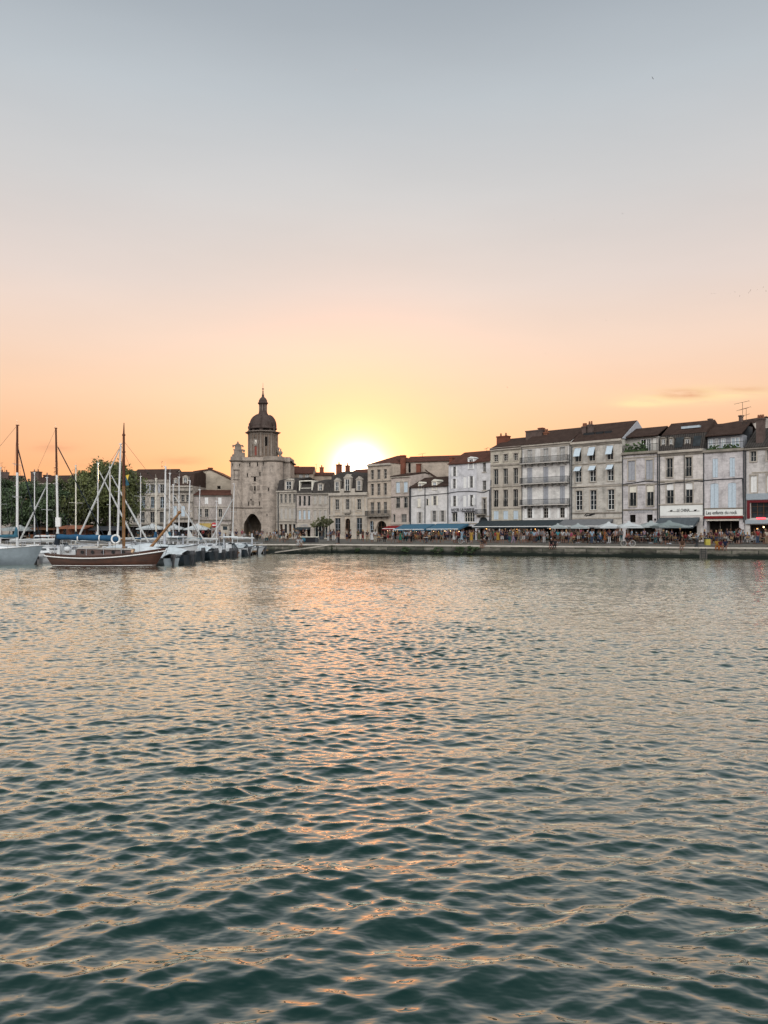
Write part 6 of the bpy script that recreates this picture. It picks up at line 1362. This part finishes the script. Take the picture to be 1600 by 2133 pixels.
CC = dict(white=(.58,.58,.57), cream=(.52,.47,.37), grey=(.20,.20,.21), charcoal=(.035,.036,.04), black=(.012,.012,.014), navy=(.018,.026,.06), denim=(.06,.10,.17), pink=(.45,.09,.17), salmon=(.48,.17,.13), red=(.33,.03,.035), turquoise=(.07,.36,.42), sky=(.30,.44,.55), mustard=(.42,.26,.05), green=(.03,.16,.11), olive=(.09,.10,.05), lilac=(.36,.28,.38), brown=(.11,.06,.04), khaki=(.26,.20,.13), orange=(.42,.15,.05), teal=(.04,.13,.15), maroon=(.12,.02,.035), blue=(.07,.16,.33), tan=(.33,.23,.15), silver=(.38,.40,.42))
CN = dict(sky='light blue', navy='navy blue', denim='blue denim', silver='pale grey')
MC = {k: simple('cloth_'+k, tuple(x*.52 for x in v), .9, .12, 9, .1) for k, v in CC.items()}
SK = [simple('skin_fair', (.175,.098,.075), .6, .06, 8), simple('skin_tan', (.13,.07,.05), .6, .06, 8), simple('skin_brown', (.15,.075,.05), .6, .06, 8)]
HR = dict(dark=simple('hair_dark', (.018,.012,.009), .5, .3, 30), brown=simple('hair_brown', (.06,.03,.016), .5, .3, 30), fair=simple('hair_fair', (.26,.17,.08), .5, .3, 30), grey=simple('hair_grey', (.30,.29,.28), .5, .2, 30))
USED = {}
PR = random.Random(21)
def person(loc, rz, pose, top, kind, bot, place, hair=None, long=None, scale=None, skin=None, act=None, hat=False, lab=None, group=None):
    P = POSES[pose]; nm = lambda c: CN.get(c, c)
    act = act or {'stand': 'standing', 'phone': 'holding a phone', 'lift': 'with both arms raised', 'walk': 'walking', 'lean': 'with hand on hip', 'chair': 'seated', 'ledge': 'sitting on the quay edge', 'ride': 'riding'}[pose]
    art = 'person in ' + (f'{nm(top)} dress' if kind == 'dress' else (f'{nm(top)} top and {nm(bot)} {kind}'))
    l = lab or f'{art} {act} {place}'
    if len(l.split()) > 16: l = l.replace(' standing ', ' ').replace(' in the crowd', '')
    if len(l.split()) > 16: l = l.replace(' top and ', ' top, ')
    if len(l.split()) > 16: l = l.replace(' the ', ' ')
    if len(l.split()) > 16: l = l.replace(' close to', ' at').replace(' sitting on quay edge', ' on quay edge').replace('taking a photo with raised', 'photographing with raised').replace(' with both arms', ' with arms').replace(' in front of ', ' before ').replace('holding a phone', 'phoning')
    o = thing('person', l, 'person', loc, rz, group or 'people on the promenade')
    s = scale or PR.uniform(.94, 1.06); o.scale = (s, s, s)
    def part(name, me, m):
        c = bpy.data.objects.new(name, me); COL.objects.link(c); c.parent = o
        if not me.materials: me.materials.append(M_black); me.materials.append(M_black) if name == 'body' else None
        c.material_slots[0].link = 'OBJECT'; c.material_slots[0].material = m
    part('body', P['body'], skin or PR.choice(SK)); part('shirt' if kind != 'dress' else 'bodice', P['shirt'], MC[top])
    if kind == 'dress': part('skirt', P['skirt'], MC[top])
    else: part(kind, P[kind], MC[bot])
    if hat: part('hat', P['hat'], MC['cream'])
    hc = hair or PR.choice(['dark','dark','brown','brown','fair','grey']); lg = PR.random() < .4 if long is None else long
    part('hair', P['long'] if lg else P['short'], HR[hc])
    return o
def edgeY(px): return edge_at(px)[0].y
def facY(px): return YR(px) if px > 766 else (PL(px)[1] if px > 570 else 146)
def spot(px, f):
    Y = edgeY(px) + f*(facY(px)-edgeY(px)); x = K(px)*Y; return (x, Y, gz(x, Y)+.004)
def pp(px, f, pose, top, kind, bot, place, rz=None, **kw):
    loc = spot(px, f)
    if rz is None: rz = PR.choice([0, 180, 90, -90, 45, -45, 150, -150]) + PR.uniform(-25, 25)
    if pose == 'ledge':
        p, n, a = edge_at(px); loc = (p.x+n.x*.12, p.y+n.y*.12, QZ+.003); rz = math.degrees(a)+PR.uniform(-10, 10)
    return person(loc, R(rz), pose, top, kind, bot, place, **kw)
# figures one can pick out
pp(1190, .13, 'walk', 'pink', 'trousers', 'khaki', 'close to the quay edge below the grey awning', -80, long=False, hair='dark')
pp(1162, .35, 'stand', 'turquoise', 'shorts', 'grey', 'under the first pale parasol', 180, hair='brown', long=False)
pp(1172, .33, 'stand', 'white', 'shorts', 'khaki', 'under the first pale parasol', 160); pp(1179.5, .3, 'phone', 'silver', 'shorts', 'black', 'between the pale parasols', 175)
pp(1186, .42, 'stand', 'white', 'trousers', 'denim', 'behind the pink topped walker', 170); pp(1133.5, .27, 'stand', 'grey', 'trousers', 'white', 'left of the first pale parasol', 180)
pp(1151, .3, 'walk', 'salmon', 'shorts', 'brown', 'behind the pair on the quay edge', 90, hat=True); pp(1147.5, 0, 'ledge', 'black', 'shorts', 'maroon', 'below the first parasol', skin=SK[0]); pp(1155.5, 0, 'ledge', 'charcoal', 'trousers', 'black', 'beside one in maroon shorts')
pp(1205, .4, 'stand', 'tan', 'shorts', 'white', 'under the second pale parasol', 185); pp(1233, .22, 'stand', 'sky', 'trousers', 'denim', 'in front of the canvas blind house', 190, hair='brown'); pp(1224, .2, 'lean', 'black', 'trousers', 'black', 'beside the light blue top')
pp(1250, .3, 'chair', 'blue', 'trousers', 'navy', 'right of the black clad pair', 200); pp(1260, .34, 'stand', 'orange', 'dress', None, 'left of the white trousers', 90); pp(1256, .5, 'stand', 'mustard', 'trousers', 'teal', 'under the bright pyramid parasol')
pp(1269.5, .3, 'stand', 'navy', 'trousers', 'white', 'under the bright pyramid parasol', 180); pp(1282, .32, 'lean', 'silver', 'trousers', 'black', 'between the two bright parasols', 160, hair='dark')
pp(1316, .36, 'stand', 'sky', 'shorts', 'navy', 'behind the cyclist', 90); pp(1366, .33, 'lean', 'sky', 'trousers', 'teal', 'under the grey green parasol', -70, hair='brown'); pp(1382, .16, 'walk', 'charcoal', 'shorts', 'black', 'past the grey green parasol', 80); pp(1389, .2, 'walk', 'green', 'shorts', 'black', 'past the grey green parasol', 85, skin=SK[1])
pp(1372, .2, 'walk', 'maroon', 'trousers', 'charcoal', 'behind the striding pair', -90); pp(1420.5, 0, 'ledge', 'brown', 'shorts', 'tan', 'alone below the long white sign', hair='brown', long=True)
pp(1437.5, .55, 'chair', 'white', 'trousers', 'silver', 'under the blue grey awning', 20); pp(1448, .6, 'chair', 'olive', 'trousers', 'charcoal', 'under the blue grey awning', 150)
pp(1494, 0, 'ledge', 'mustard', 'trousers', 'orange', 'below the rock bar', hair='brown', long=True); pp(1501, 0, 'ledge', 'maroon', 'trousers', 'orange', 'below the rock bar', hair='dark', long=True); pp(1510.5, 0, 'ledge', 'navy', 'shorts', 'charcoal', 'below the rock bar', hair='dark')
pp(1515.5, .6, 'stand', 'navy', 'shorts', 'white', 'in front of the rock bar', 180, hair='brown', long=False); pp(1522, .64, 'lean', 'grey', 'trousers', 'charcoal', 'in front of the rock bar', 170); pp(1541, .5, 'lift', 'sky', 'trousers', 'black', 'at the right door of the rock bar', 175, scale=1.1, act='standing'); pp(1533, .58, 'stand', 'turquoise', 'trousers', 'black', 'at the right door of the rock bar', -20)
pp(1582, .6, 'stand', 'denim', 'trousers', 'grey', 'before the claret shopfront', 160); pp(1597, .5, 'stand', 'cream', 'trousers', 'tan', 'cut by the right edge of the picture', 190); pp(1567, .6, 'chair', 'white', 'shorts', 'white', 'left of the claret shop doorway', 120); pp(1572, .66, 'stand', 'brown', 'trousers', 'silver', 'before the claret shopfront', 10)
pp(1003.5, 0, 'ledge', 'charcoal', 'shorts', 'tan', 'left one of the pair above dark weeds', hair='dark'); pp(1007.5, 0, 'ledge', 'brown', 'shorts', 'grey', 'right one of the pair above dark weeds', hair='grey')
pp(945.5, .2, 'stand', 'white', 'dress', None, 'in front of the hotel', 100, long=True); pp(952.5, .22, 'walk', 'lilac', 'trousers', 'pink', 'in front of the hotel', -80); pp(975.5, .16, 'stand', 'black', 'trousers', 'charcoal', 'left of the mustard dress', 170, long=True); pp(982, .12, 'stand', 'mustard', 'dress', None, 'beside the big bicycle wheel ring', 170, hair='brown', long=True)
pp(998, .3, 'stand', 'olive', 'dress', None, 'below the arch of the narrow house', 180); pp(1007, .25, 'stand', 'maroon', 'shorts', 'black', 'below the arch of the narrow house', 90); pp(1015, .24, 'phone', 'cream', 'trousers', 'black', 'at the left end of the long dark awning', 20)
pp(1037.5, .22, 'stand', 'mustard', 'dress', None, 'under the long dark awning', 180, hair='dark', long=True); pp(1046, .2, 'lift', 'navy', 'shorts', 'white', 'under the long dark awning', 0, act='taking a photo with raised arms'); pp(1029, .3, 'walk', 'green', 'trousers', 'charcoal', 'under the long dark awning', -60)
pp(1069, .14, 'walk', 'white', 'trousers', 'lilac', 'near the edge under the long dark awning', 90); pp(1081, .16, 'walk', 'tan', 'shorts', 'khaki', 'behind the lilac trousers', -85); pp(1091, .25, 'stand', 'black', 'shorts', 'white', 'below the three balconies', 180); pp(1098, .28, 'stand', 'silver', 'shorts', 'grey', 'below the three balconies', 175); pp(1112.5, .26, 'stand', 'sky', 'trousers', 'brown', 'below the three balconies', 180)
pp(834, .14, 'stand', 'green', 'dress', None, 'left of the first blue awning near the edge', 160, hair='brown', long=True); pp(775, .1, 'stand', 'white', 'dress', None, 'before the carriage arch', 180, hair='dark', long=True); pp(756.5, .22, 'stand', 'black', 'shorts', 'red', 'by the right shop window of the bank', 90); pp(765, .2, 'stand', 'charcoal', 'trousers', 'khaki', 'left of the carriage arch', 190); pp(782, .13, 'stand', 'white', 'trousers', 'cream', 'beside the white dress', 170)
pp(702, .03, 'lean', 'charcoal', 'trousers', 'grey', 'at the head of the slipway', 60); pp(706, .04, 'stand', 'maroon', 'trousers', 'charcoal', 'at the head of the slipway', -60); pp(683.5, .22, 'stand', 'silver', 'trousers', 'white', 'right of the olive tree', 150); pp(689, .3, 'stand', 'denim', 'trousers', 'charcoal', 'right of the olive tree', 150); pp(637, .7, 'stand', 'white', 'trousers', 'navy', 'in the doorway under the teal canopy', 0)
pp(621, 0, 'ledge', 'white', 'trousers', 'white', 'near the low dark stall', hair='brown'); pp(627, 0, 'ledge', 'silver', 'shorts', 'cream', 'close to the low dark stall')
# the crowd along the terraces
ZONES = [
 ((1008, 1086), .28, .8, 18, 'in the crowd under the long dark awning', .2), ((1088, 1135), .28, .8, 14, 'in the crowd below the three balconies', .2), ((1138, 1185), .4, .8, 7, 'among tables under the first pale parasols', .5), ((1186, 1240), .32, .85, 14, 'in front of the canvas blind house', .4),
 ((1242, 1300), .4, .85, 9, 'under the bright pyramid parasols', .5), ((1302, 1372), .4, .9, 11, 'on the terrace under the joined parasols', .75), ((1374, 1462), .4, .9, 12, 'on the terrace below the long white sign', .7), ((1466, 1550), .4, .85, 17, 'outside the rock bar', .35), ((1553, 1598), .5, .8, 5, 'outside the claret shopfront', .4),
 ((838, 905), .12, .5, 15, 'in the crowd under the first blue awning', .15), ((906, 975), .15, .55, 13, 'in the crowd under the second blue awning', .15), ((976, 1004), .2, .6, 4, 'before the narrow white house', .2), ((785, 836), .1, .5, 8, 'near the red awning', .3), ((690, 765), .15, .6, 6, 'before the stone bank', .2), ((575, 640), .1, .6, 12, 'between the tower and the olive tree', .3), ((500, 574), .12, .6, 10, 'at the foot of the clock tower', .3)]
TOPS = list(CC); BOTS = ['black','navy','denim','charcoal','black','charcoal','khaki','grey','white','brown','teal']; seen = set()
for (a, b), f0, f1, n, place, sit in ZONES:
    for i in range(n):
        px = a + (b-a)*(i+PR.uniform(.15, .85))/n; f = PR.uniform(f0, f1)
        for _ in range(60):
            pose = 'chair' if PR.random() < sit else PR.choice(['stand','stand','phone','walk','lean'])
            kind = PR.choice(['trousers','trousers','shorts','shorts','dress']); top = PR.choice(['white','white','silver','sky','cream'] + ['black','charcoal','navy','denim','teal','brown','olive','grey','maroon','black','charcoal','navy']*2 + TOPS); bot = PR.choice(BOTS)
            if kind == 'dress' and pose == 'chair': kind = 'shorts'
            k = (top, kind, bot if kind != 'dress' else '', place, pose)
            if top != bot and k not in seen: seen.add(k); break
        o = pp(px, f, pose, top, kind, bot, place)
        if pose == 'chair':                       # every seated figure gets its chair
            SEATS = globals().setdefault('SEATS', []); SEATS.append((tuple(o.location), o.rotation_euler.z, place, o))
# left terraces beneath the parasols
for i, (px, Y) in enumerate([(288,118),(295,121),(303,117),(311,119),(318,122),(327,117),(336,120),(349,118),(357,121),(366,117),(376,120),(388,118),(397,121),(405,117),(414,119),(423,122),(434,118),(446,116),(458,114),(470,116),(480,113),(492,115),(60,116),(72,118),(200,117),(268,116)]):
    for _ in range(60):
        pose = PR.choice(['chair','stand','stand','phone','walk']); kind = PR.choice(['trousers','shorts']); top = PR.choice(['sky','denim','navy','white','blue','teal','red','silver','black','charcoal']); bot = PR.choice(BOTS)
        place = 'under the left white parasol' if 280 <= px < 345 else 'under the middle white parasols' if 345 <= px < 384 else 'under the white parasol before the low house' if 384 <= px < 440 else 'left of the tower foot' if px >= 440 else 'below the trees'
        if (top, kind, bot, place) not in seen and top != bot: seen.add((top, kind, bot, place)); break
    x = K(px)*Y; o = person((x, Y, gz(x, Y)+.004), PR.uniform(0, 6.28), pose, top, kind, bot, place)
    if pose == 'chair': SEATS.append((tuple(o.location), o.rotation_euler.z, place, o))
# ------------------------------------------------------------------ terrace furniture and things on the quay
def copy_tree(o, parent=None):
    c = o.copy(); COL.objects.link(c)
    if parent is not None: c.parent = parent
    for ch in kids(o): copy_tree(ch, c)
    return c
M_cane = simple('cane', (.20,.13,.07), .7, .2, 8); M_parw = simple('white_parasol_cloth', (.36,.38,.385), .85, .08, 3); M_parg = simple('grey_parasol_cloth', (.15,.18,.18), .85, .12, 3); M_parl = simple('pale_grey_parasol_cloth', (.24,.265,.265), .85, .1, 3)
def make_chair():
    t = thing('cafe_chair', '', 'chair'); MB().box(-.2,-.2,.42,.2,.2,.46).build('seat', M_cane, t)
    q = MB()
    for s in (-1, 1): q.tube((s*.19,.19,.46), (s*.18,.26,.88), .014, .014, 5)
    q.box(-.2,.23,.62,.2,.265,.88); q.build('backrest', M_cane, t)
    for x in (-.17,.17):
        for y in (-.17,.17): MB().tube((x,y,.0), (x*.95,y*.95,.42), .013, .013, 5).build('leg', M_iron, t)
    return t
def make_table():
    t = thing('cafe_table', '', 'table'); MB().lathe([(.36,.72),(.36,.75),(.001,.752)], n=14).build('table_top', M_cream, t); MB().lathe([(.24,0),(.22,.03),(.035,.06),(.035,.715)], n=10).build('pedestal', M_iron, t); return t
ch0, tb0 = make_chair(), make_table(); first = [True, True]
for i, (loc, rz, place, per) in enumerate(SEATS):
    c = ch0 if first[0] else copy_tree(ch0); first[0] = False; c.location = loc; c.rotation_euler = (0,0,rz)
    l = per['label'].replace('person in ', '').split(' seated ')[0]; c['label'] = 'small cane cafe chair under the person in ' + l + ' ' + place.split(' under')[0].split(' below')[0].replace('among tables', 'among tables').strip(); c['group'] = 'cane cafe chairs'
    while len(c['label'].split()) > 16: c['label'] = ' '.join(c['label'].split()[:-1])
    if i % 2 == 0:
        tt = tb0 if first[1] else copy_tree(tb0); first[1] = False; d = Vector((math.sin(rz), -math.cos(rz)))*.62; tt.location = (loc[0]+d.x, loc[1]+d.y, loc[2]); tt['label'] = 'round cafe table in front of the person in ' + l; tt['group'] = 'round cafe tables'
def parasol(label, px, Y, apex, edge, wpx, mat, sides=4, rot=0, group='parasols on the quay terraces'):
    x = K(px)*Y; g = gz(x, Y); t = thing('parasol', label, 'parasol', (x, Y, g), rot, group); za, ze = zz(apex, Y)-g, zz(edge, Y)-g; w = wpx*Y/1600/2
    r = w*1.2 if sides == 4 else w
    q = MB(); ph = math.pi/4 if sides == 4 else 0
    ring = [(r*math.cos(2*math.pi*i/sides+ph), r*math.sin(2*math.pi*i/sides+ph), ze) for i in range(sides)]; mid = [(x_*.5, y_*.5, ze+(za-ze)*.56) for x_, y_, _ in ring]; low = [(x_, y_, z_-.16) for x_, y_, z_ in ring]
    for i in range(sides):
        j = (i+1) % sides; m = tuple((a+b)/2 for a, b in zip(ring[i], ring[j])); m = (m[0], m[1], m[2]+.05)
        q.add([(0,0,za), mid[i], mid[j], ring[i], ring[j], m, low[i], low[j]], [(0,1,2),(1,3,5),(1,5,2),(2,5,4),(3,6,7,4)], 0)
    q.lathe([(r*.16,za-.1),(r*.10,za+.08),(.001,za+.14)], n=sides, ph=ph); c = q.build('canopy', mat, t)
    rb = MB()
    for i in range(sides): rb.tube((0,0,za-.08), tuple(a*.97 if k < 2 else a-.03 for k, a in enumerate(ring[i])), .015, .012, 4)
    rb.build('ribs', M_iron, c); MB().tube((0,0,.05), (0,0,za), .035, .03, 8).build('pole', M_brown, t); MB().lathe([(.3,0),(.28,.08),(.06,.12)], n=12).build('base', M_zinc, t)
def Yt(px, f): return edgeY(px)+f*(facY(px)-edgeY(px))
parasol('pale parasol at the right end of the long dark awning', 1162, Yt(1162,.42), 1092, 1098.5, 43, M_parl); parasol('pale parasol in front of the grey awning', 1204, Yt(1204,.42), 1091.5, 1098.5, 45, M_parl)
parasol('left of two bright pointed white parasols below the canvas blind house', 1268, Yt(1268,.42), 1088.5, 1098, 56, M_parw); parasol('right of two bright pointed white parasols, under the stained house', 1310, Yt(1310,.42), 1087.5, 1097.5, 58, M_parw)
parasol('dull grey parasol joined between the white and grey green parasols', 1356, Yt(1356,.5), 1086.5, 1096.5, 60, M_parl); parasol('wide grey green parasol in front of the blue grey awning', 1394, Yt(1394,.42), 1086, 1096.5, 76, M_parg)
parasol('wide white parasol behind the bowsprit of the wooden boat', 318, 119, 1092, 1101, 62, M_parw); parasol('white parasol between the close set masts', 364, 119, 1093, 1101, 44, M_parw); parasol('white parasol with drooping edge before the low tiled house', 412, 119, 1092, 1102, 56, M_parw); parasol('pale parasol below the trees behind the first masts', 42, 118, 1095, 1104, 60, M_parl)
# cafe shelters below the trees
def shelter(label, x0, x1, Y, top, eave, cloth, wallm, name='cafe_shelter'):
    X0, X1 = K(x0)*Y, K(x1)*Y; g = gz((X0+X1)/2, Y); t = thing(name, label, 'shelter', ((X0+X1)/2, Y, g), 0); w = (X1-X0)/2; za, ze = zz(top, Y)-g, zz(eave, Y)-g
    MB().add([(-w,-1.8,ze),(w,-1.8,ze),(w,1.8,za),(-w,1.8,za),(-w,-1.8,ze-.22),(w,-1.8,ze-.22),(w,1.8,za-.08),(-w,1.8,za-.08)], [(0,1,2,3),(0,4,5,1),(1,5,6,2),(2,6,7,3),(3,7,4,0),(7,6,5,4)]).build('roof', cloth, t)
    MB().box(-w+.1,1.6,0,w-.1,1.7,za-.09).box(-w+.1,-1.6,0,w-.1,-1.52,.95).build('wall', wallm, t)
    for x in (-w+.1, -w/3, w/3, w-.1): MB().tube((x,-1.7,0), (x,-1.7,ze-.1), .04, .04, 6).build('post', M_iron, t)
    return t
M_terr = simple('terracotta_screen', (.20,.085,.05), .85, .3, 2); shelter('long terracotta coloured cafe shelter under the big tree', 128, 186, 117, 1094, 1099, M_terr, M_terr); shelter('pale roofed cafe shelter beneath the left trees', 14, 66, 119, 1096, 1101, M_parl, M_dark); shelter('dark roofed cafe shelter between the trees behind the slim masts', 72, 124, 120, 1095, 1101, M_brown, M_terr); shelter('dark cafe shelter behind the wooden mast at the foot of the big tree', 192, 262, 119, 1096, 1102, M_pipe, M_dark)
# small white kiosk and no entry sign left of the tower
Y = 138; t = thing('kiosk', 'small white kiosk with a dark green window at the tower foot', 'kiosk', (K(469)*Y, Y, gz(K(469)*Y, Y))); k = Y/1600
MB().box(-9*k,0,0,9*k,2.2,(1123-1093)*k).box(-10.5*k,-.3,(1123-1093)*k+.003,10.5*k,2.4,(1123-1091)*k).build('wall', M_trim, t); MB().box(-4.5*k,-.03,(1123-1104)*k,4.5*k,-.002,(1123-1096.5)*k).build('window', M_awndark, t)
Y = 120; t = thing('road_sign', 'big round red no entry sign with a white bar beside a thin mast', 'road sign', (K(446)*Y, Y, gz(K(446)*Y, Y))); zc_ = zz(1094, Y)-t.location.z
MB().tube((0,.04,0), (0,.04,zc_+.2), .035, .035, 6).build('post', M_zinc, t); q = MB().lathe([(.001,.02),(.42,.02),(.42,-.01),(.001,-.01)], n=24).xf(Matrix.Translation((0,0,zc_)) @ Matrix.Rotation(R(90), 4, 'X')); d = q.build('disc', M_redp, t); MB().box(-.30,-.034,zc_-.075,.30,-.021,zc_+.075).build('bar', M_white, d)
# low stall, cyclist, bollard, bins
Y = edgeY(645)+3.2; x = K(645)*Y; t = thing('market_stall', 'low dark stall with a pale top and a round green panel on the quay', 'stall', (x, Y, gz(x, Y))); k = Y/1600
MB().box(-18*k,-.5,.05,18*k,.5,.78).build('counter', M_black, t); MB().box(-19*k,-.6,.783,19*k,.6,.86).build('counter_top', M_cream, t); MB().lathe([(.001,0),(.36,0),(.36,.04),(.001,.04)], n=18).xf(Matrix.Translation((-13*k,-.503,.42)) @ Matrix.Rotation(R(90), 4, 'X')).build('round_panel', M_covteal, t); MB().box(12*k,-.56,.06,18*k,-.503,.76).build('side_panel', M_pipe, t)
def bicycle(label, loc, rz, wheelm, name='bicycle'):
    b = thing(name, label, 'bicycle', loc, rz)
    for y in (-.53, .53):
        q = MB()
        for i in range(20):
            a0, a1 = 2*math.pi*i/20, 2*math.pi*(i+1)/20; q.tube((0,y+.33*math.cos(a0),.35+.33*math.sin(a0)), (0,y+.33*math.cos(a1),.35+.33*math.sin(a1)), .028, .028, 5, 0, False)
        for i in range(8): a0 = math.pi*2*i/8; q.tube((0,y,.35), (0,y+.32*math.cos(a0),.35+.32*math.sin(a0)), .005, .005, 3, 1)
        q.tube((-.04,y,.35), (.04,y,.35), .03, .03, 6, 1); q.build('wheel', [wheelm, M_zinc], b)
    q = MB(); bb, seat, head, fk, rk = (0,.08,.30), (0,.22,.84), (0,-.36,.88), (0,-.53,.35), (0,.53,.35)
    for a, c in ((bb, seat), (bb, head), ((0,.20,.76), (0,-.35,.82)), (head, fk), (rk, bb), (rk, (0,.20,.76))): q.tube(a, c, .02, .02, 6)
    q.tube(head, (0,-.38,1.02), .016, .016, 6); q.build('frame', M_black, b); MB().tube((-.26,-.43,1.03), (.26,-.43,1.03), .016, .016, 6).tube((-.26,-.43,1.03), (-.27,-.32,1.02), .018, .018, 6).tube((.26,-.43,1.03), (.27,-.32,1.02), .018, .018, 6).build('handlebar', M_black, b); MB().ell((0,.24,.87), .08,.14,.035, 8, 5).build('saddle', M_black, b); MB().lathe([(.09,-.01),(.09,.01)], n=12).xf(Matrix.Translation((.03,.08,.30)) @ Matrix.Rotation(R(90), 4, 'Y')).build('chainring', M_zinc, b); return b
lc = spot(1308.5, .045); lc = (lc[0], lc[1], QZ+.004); bicycle('bicycle with pale rimmed wheels ridden along the quay edge', lc, R(48), M_silv := simple('pale_tyre', (.36,.35,.33), .7, .1, 5)); person(lc, R(48), 'ride', 'salmon', 'shorts', 'charcoal', '', lab='person in salmon top and charcoal shorts riding the pale wheeled bicycle', hair='dark', long=False, scale=1.0)
lc = spot(968, .16); bicycle('bicycle with big pale wheel rim leaning before the hotel', lc, R(75), M_silv); lc = spot(1247, .27); bicycle('dark bicycle standing by the blue clad seated person', lc, R(60), M_black)
x, Y, z = spot(1451.5, .05); t = thing('bollard', 'thick dark mooring bollard on the quay edge below the white sign', 'bollard', (x, Y, QZ+.003)); MB().lathe([(.2,0),(.19,.05),(.15,.1),(.14,.62),(.2,.7),(.2,.82),(.12,.9),(.001,.92)], n=16).build('post', M_iron, t); MB().lathe([(.27,0),(.27,.03),(.2,.045)], n=16).build('base_plate', M_iron, t)
x, Y, z = spot(1474, .12); t = thing('waste_bin', 'mustard yellow bin standing on the quay left of the rock bar', 'bin', (x, Y, z)); MB().box(-.24,-.22,.02,.24,.22,.86).build('body', simple('yellow_bin_plastic', (.30,.26,.05), .6, .15, 3), t); MB().add([(-.27,-.25,.862),(.27,-.25,.862),(.27,.25,.862),(-.27,.25,.862),(-.22,-.18,.95),(.22,-.18,.95),(.22,.2,.99),(-.22,.2,.99)], [(4,5,6,7),(0,1,5,4),(1,2,6,5),(2,3,7,6),(3,0,4,7)]).build('lid', M_awndark, t)
# slipway cut into the quay at the left, with pale edge stones
P0, P1 = Vector((K(578)*98.5, 98.5)), Vector((K(690)*102.9, 102.6)); d = P1-P0; t = thing('slipway', 'stone slipway with a pale sloping edge rising to the quay', 'slipway', (P0.x, P0.y, 0), math.atan2(d.y, d.x)); Ln = d.length
MB().add([(-2,0,-1.2),(Ln,0,-1.2),(Ln,0,QZ-.18),(0,0,.10),(-2,0,-.08),(-2,5.5,-1.2),(Ln,5.5,-1.2),(Ln,5.5,QZ-.18),(0,5.5,.10),(-2,5.5,-.08)], [(0,1,2,3,4),(4,3,8,9),(3,2,7,8)]).build('ramp', M_quay, t); MB().add([(-.3,-.06,.13),(Ln+.3,-.06,QZ-.1),(Ln+.3,.25,QZ-.1),(-.3,.25,.13),(-.3,-.06,.22),(Ln+.3,-.06,QZ+.004),(Ln+.3,.25,QZ+.004),(-.3,.25,.22)], [(4,5,6,7),(0,1,5,4),(1,2,6,5),(2,3,7,6),(3,0,4,7)]).build('edge_stone', M_trim, t)
# ladder on the quay wall, over a dark plate standing for recess shade
p, n, a = edge_at(1465.5); t = thing('quay_ladder', 'dark iron ladder in a shadowy strip of the quay wall below the rock bar', 'ladder', (p.x-n.x*.07, p.y-n.y*.07, 0), a); q = MB()
for s in (-.22, .22): q.tube((s,-.03,-.6), (s,-.03,QZ-.1), .025, .025, 6)
for i in range(6): q.tube((-.22,-.03,-.3+i*.25), (.22,-.03,-.3+i*.25), .016, .016, 5)
q.build('ladder_frame', M_iron, t); MB().box(-.38,.01,-.6,.38,.055,QZ-.145).build('recess_shade', M_darkstep, t)
# lamp bracket on the corner of the stained house, and swifts in the sky
x0_ = PR_ = None
def bird(label, px, py, Y, span, roll, head):
    o = thing('swift', label, 'bird', (K(px)*Y, Y, zz(py, Y)), R(head), 'small dark birds in the evening sky'); o.rotation_euler = (R(roll), 0, R(head)); s = span/2
    MB().ell((0,0,0), .10*span, .035*span*1.4, .035*span*1.4, 8, 5).build('body', M_black, o); 
    for sg in (-1, 1): MB().add([(.04*span,0,0),(.02*span,sg*s*.5,.16*s),(-.10*span,sg*s,.06*s),(-.03*span,sg*s*.45,.10*s),(-.04*span,0,-.01)], [(0,1,3,4),(1,2,3)]).add([(.04*span,0,-.012),(.02*span,sg*s*.5,.16*s-.012),(-.10*span,sg*s,.06*s-.008),(-.03*span,sg*s*.45,.10*s-.012),(-.04*span,0,-.022)], [(4,3,1,0),(3,2,1)]).build('wing', M_black, o)
for a in (('lone dark bird high in the upper right sky', 1360, 163, 60, .42, 60, 30), ('faint bird in the upper middle sky', 741, 145, 90, .35, 20, 100), ('small bird in the pale sky right of the middle', 1297, 445, 80, .4, 40, 60), ('tiny bird just left of the flock over the right houses', 1154, 458, 110, .35, 10, 80), ('tiny bird low over the middle houses against the peach sky', 1057, 807, 120, .4, 30, 20), ('tiny bird above the carved dormers of the bank and the sun', 1137, 736, 120, .35, 10, 20), ('bird over the houses with three balconies', 1263, 667, 110, .36, 20, 70)): bird(*a)
for i, (px, py) in enumerate(((1483, 611), (1489, 611), (1521, 612), (1531, 608), (1541, 617), (1563, 605), (1560, 609), (1578, 603), (1590, 598), (1596, 606))): bird('tiny bird of the flock above the roofs at the right', px, py, 110+i, .36, 15+i*7, 40*i)
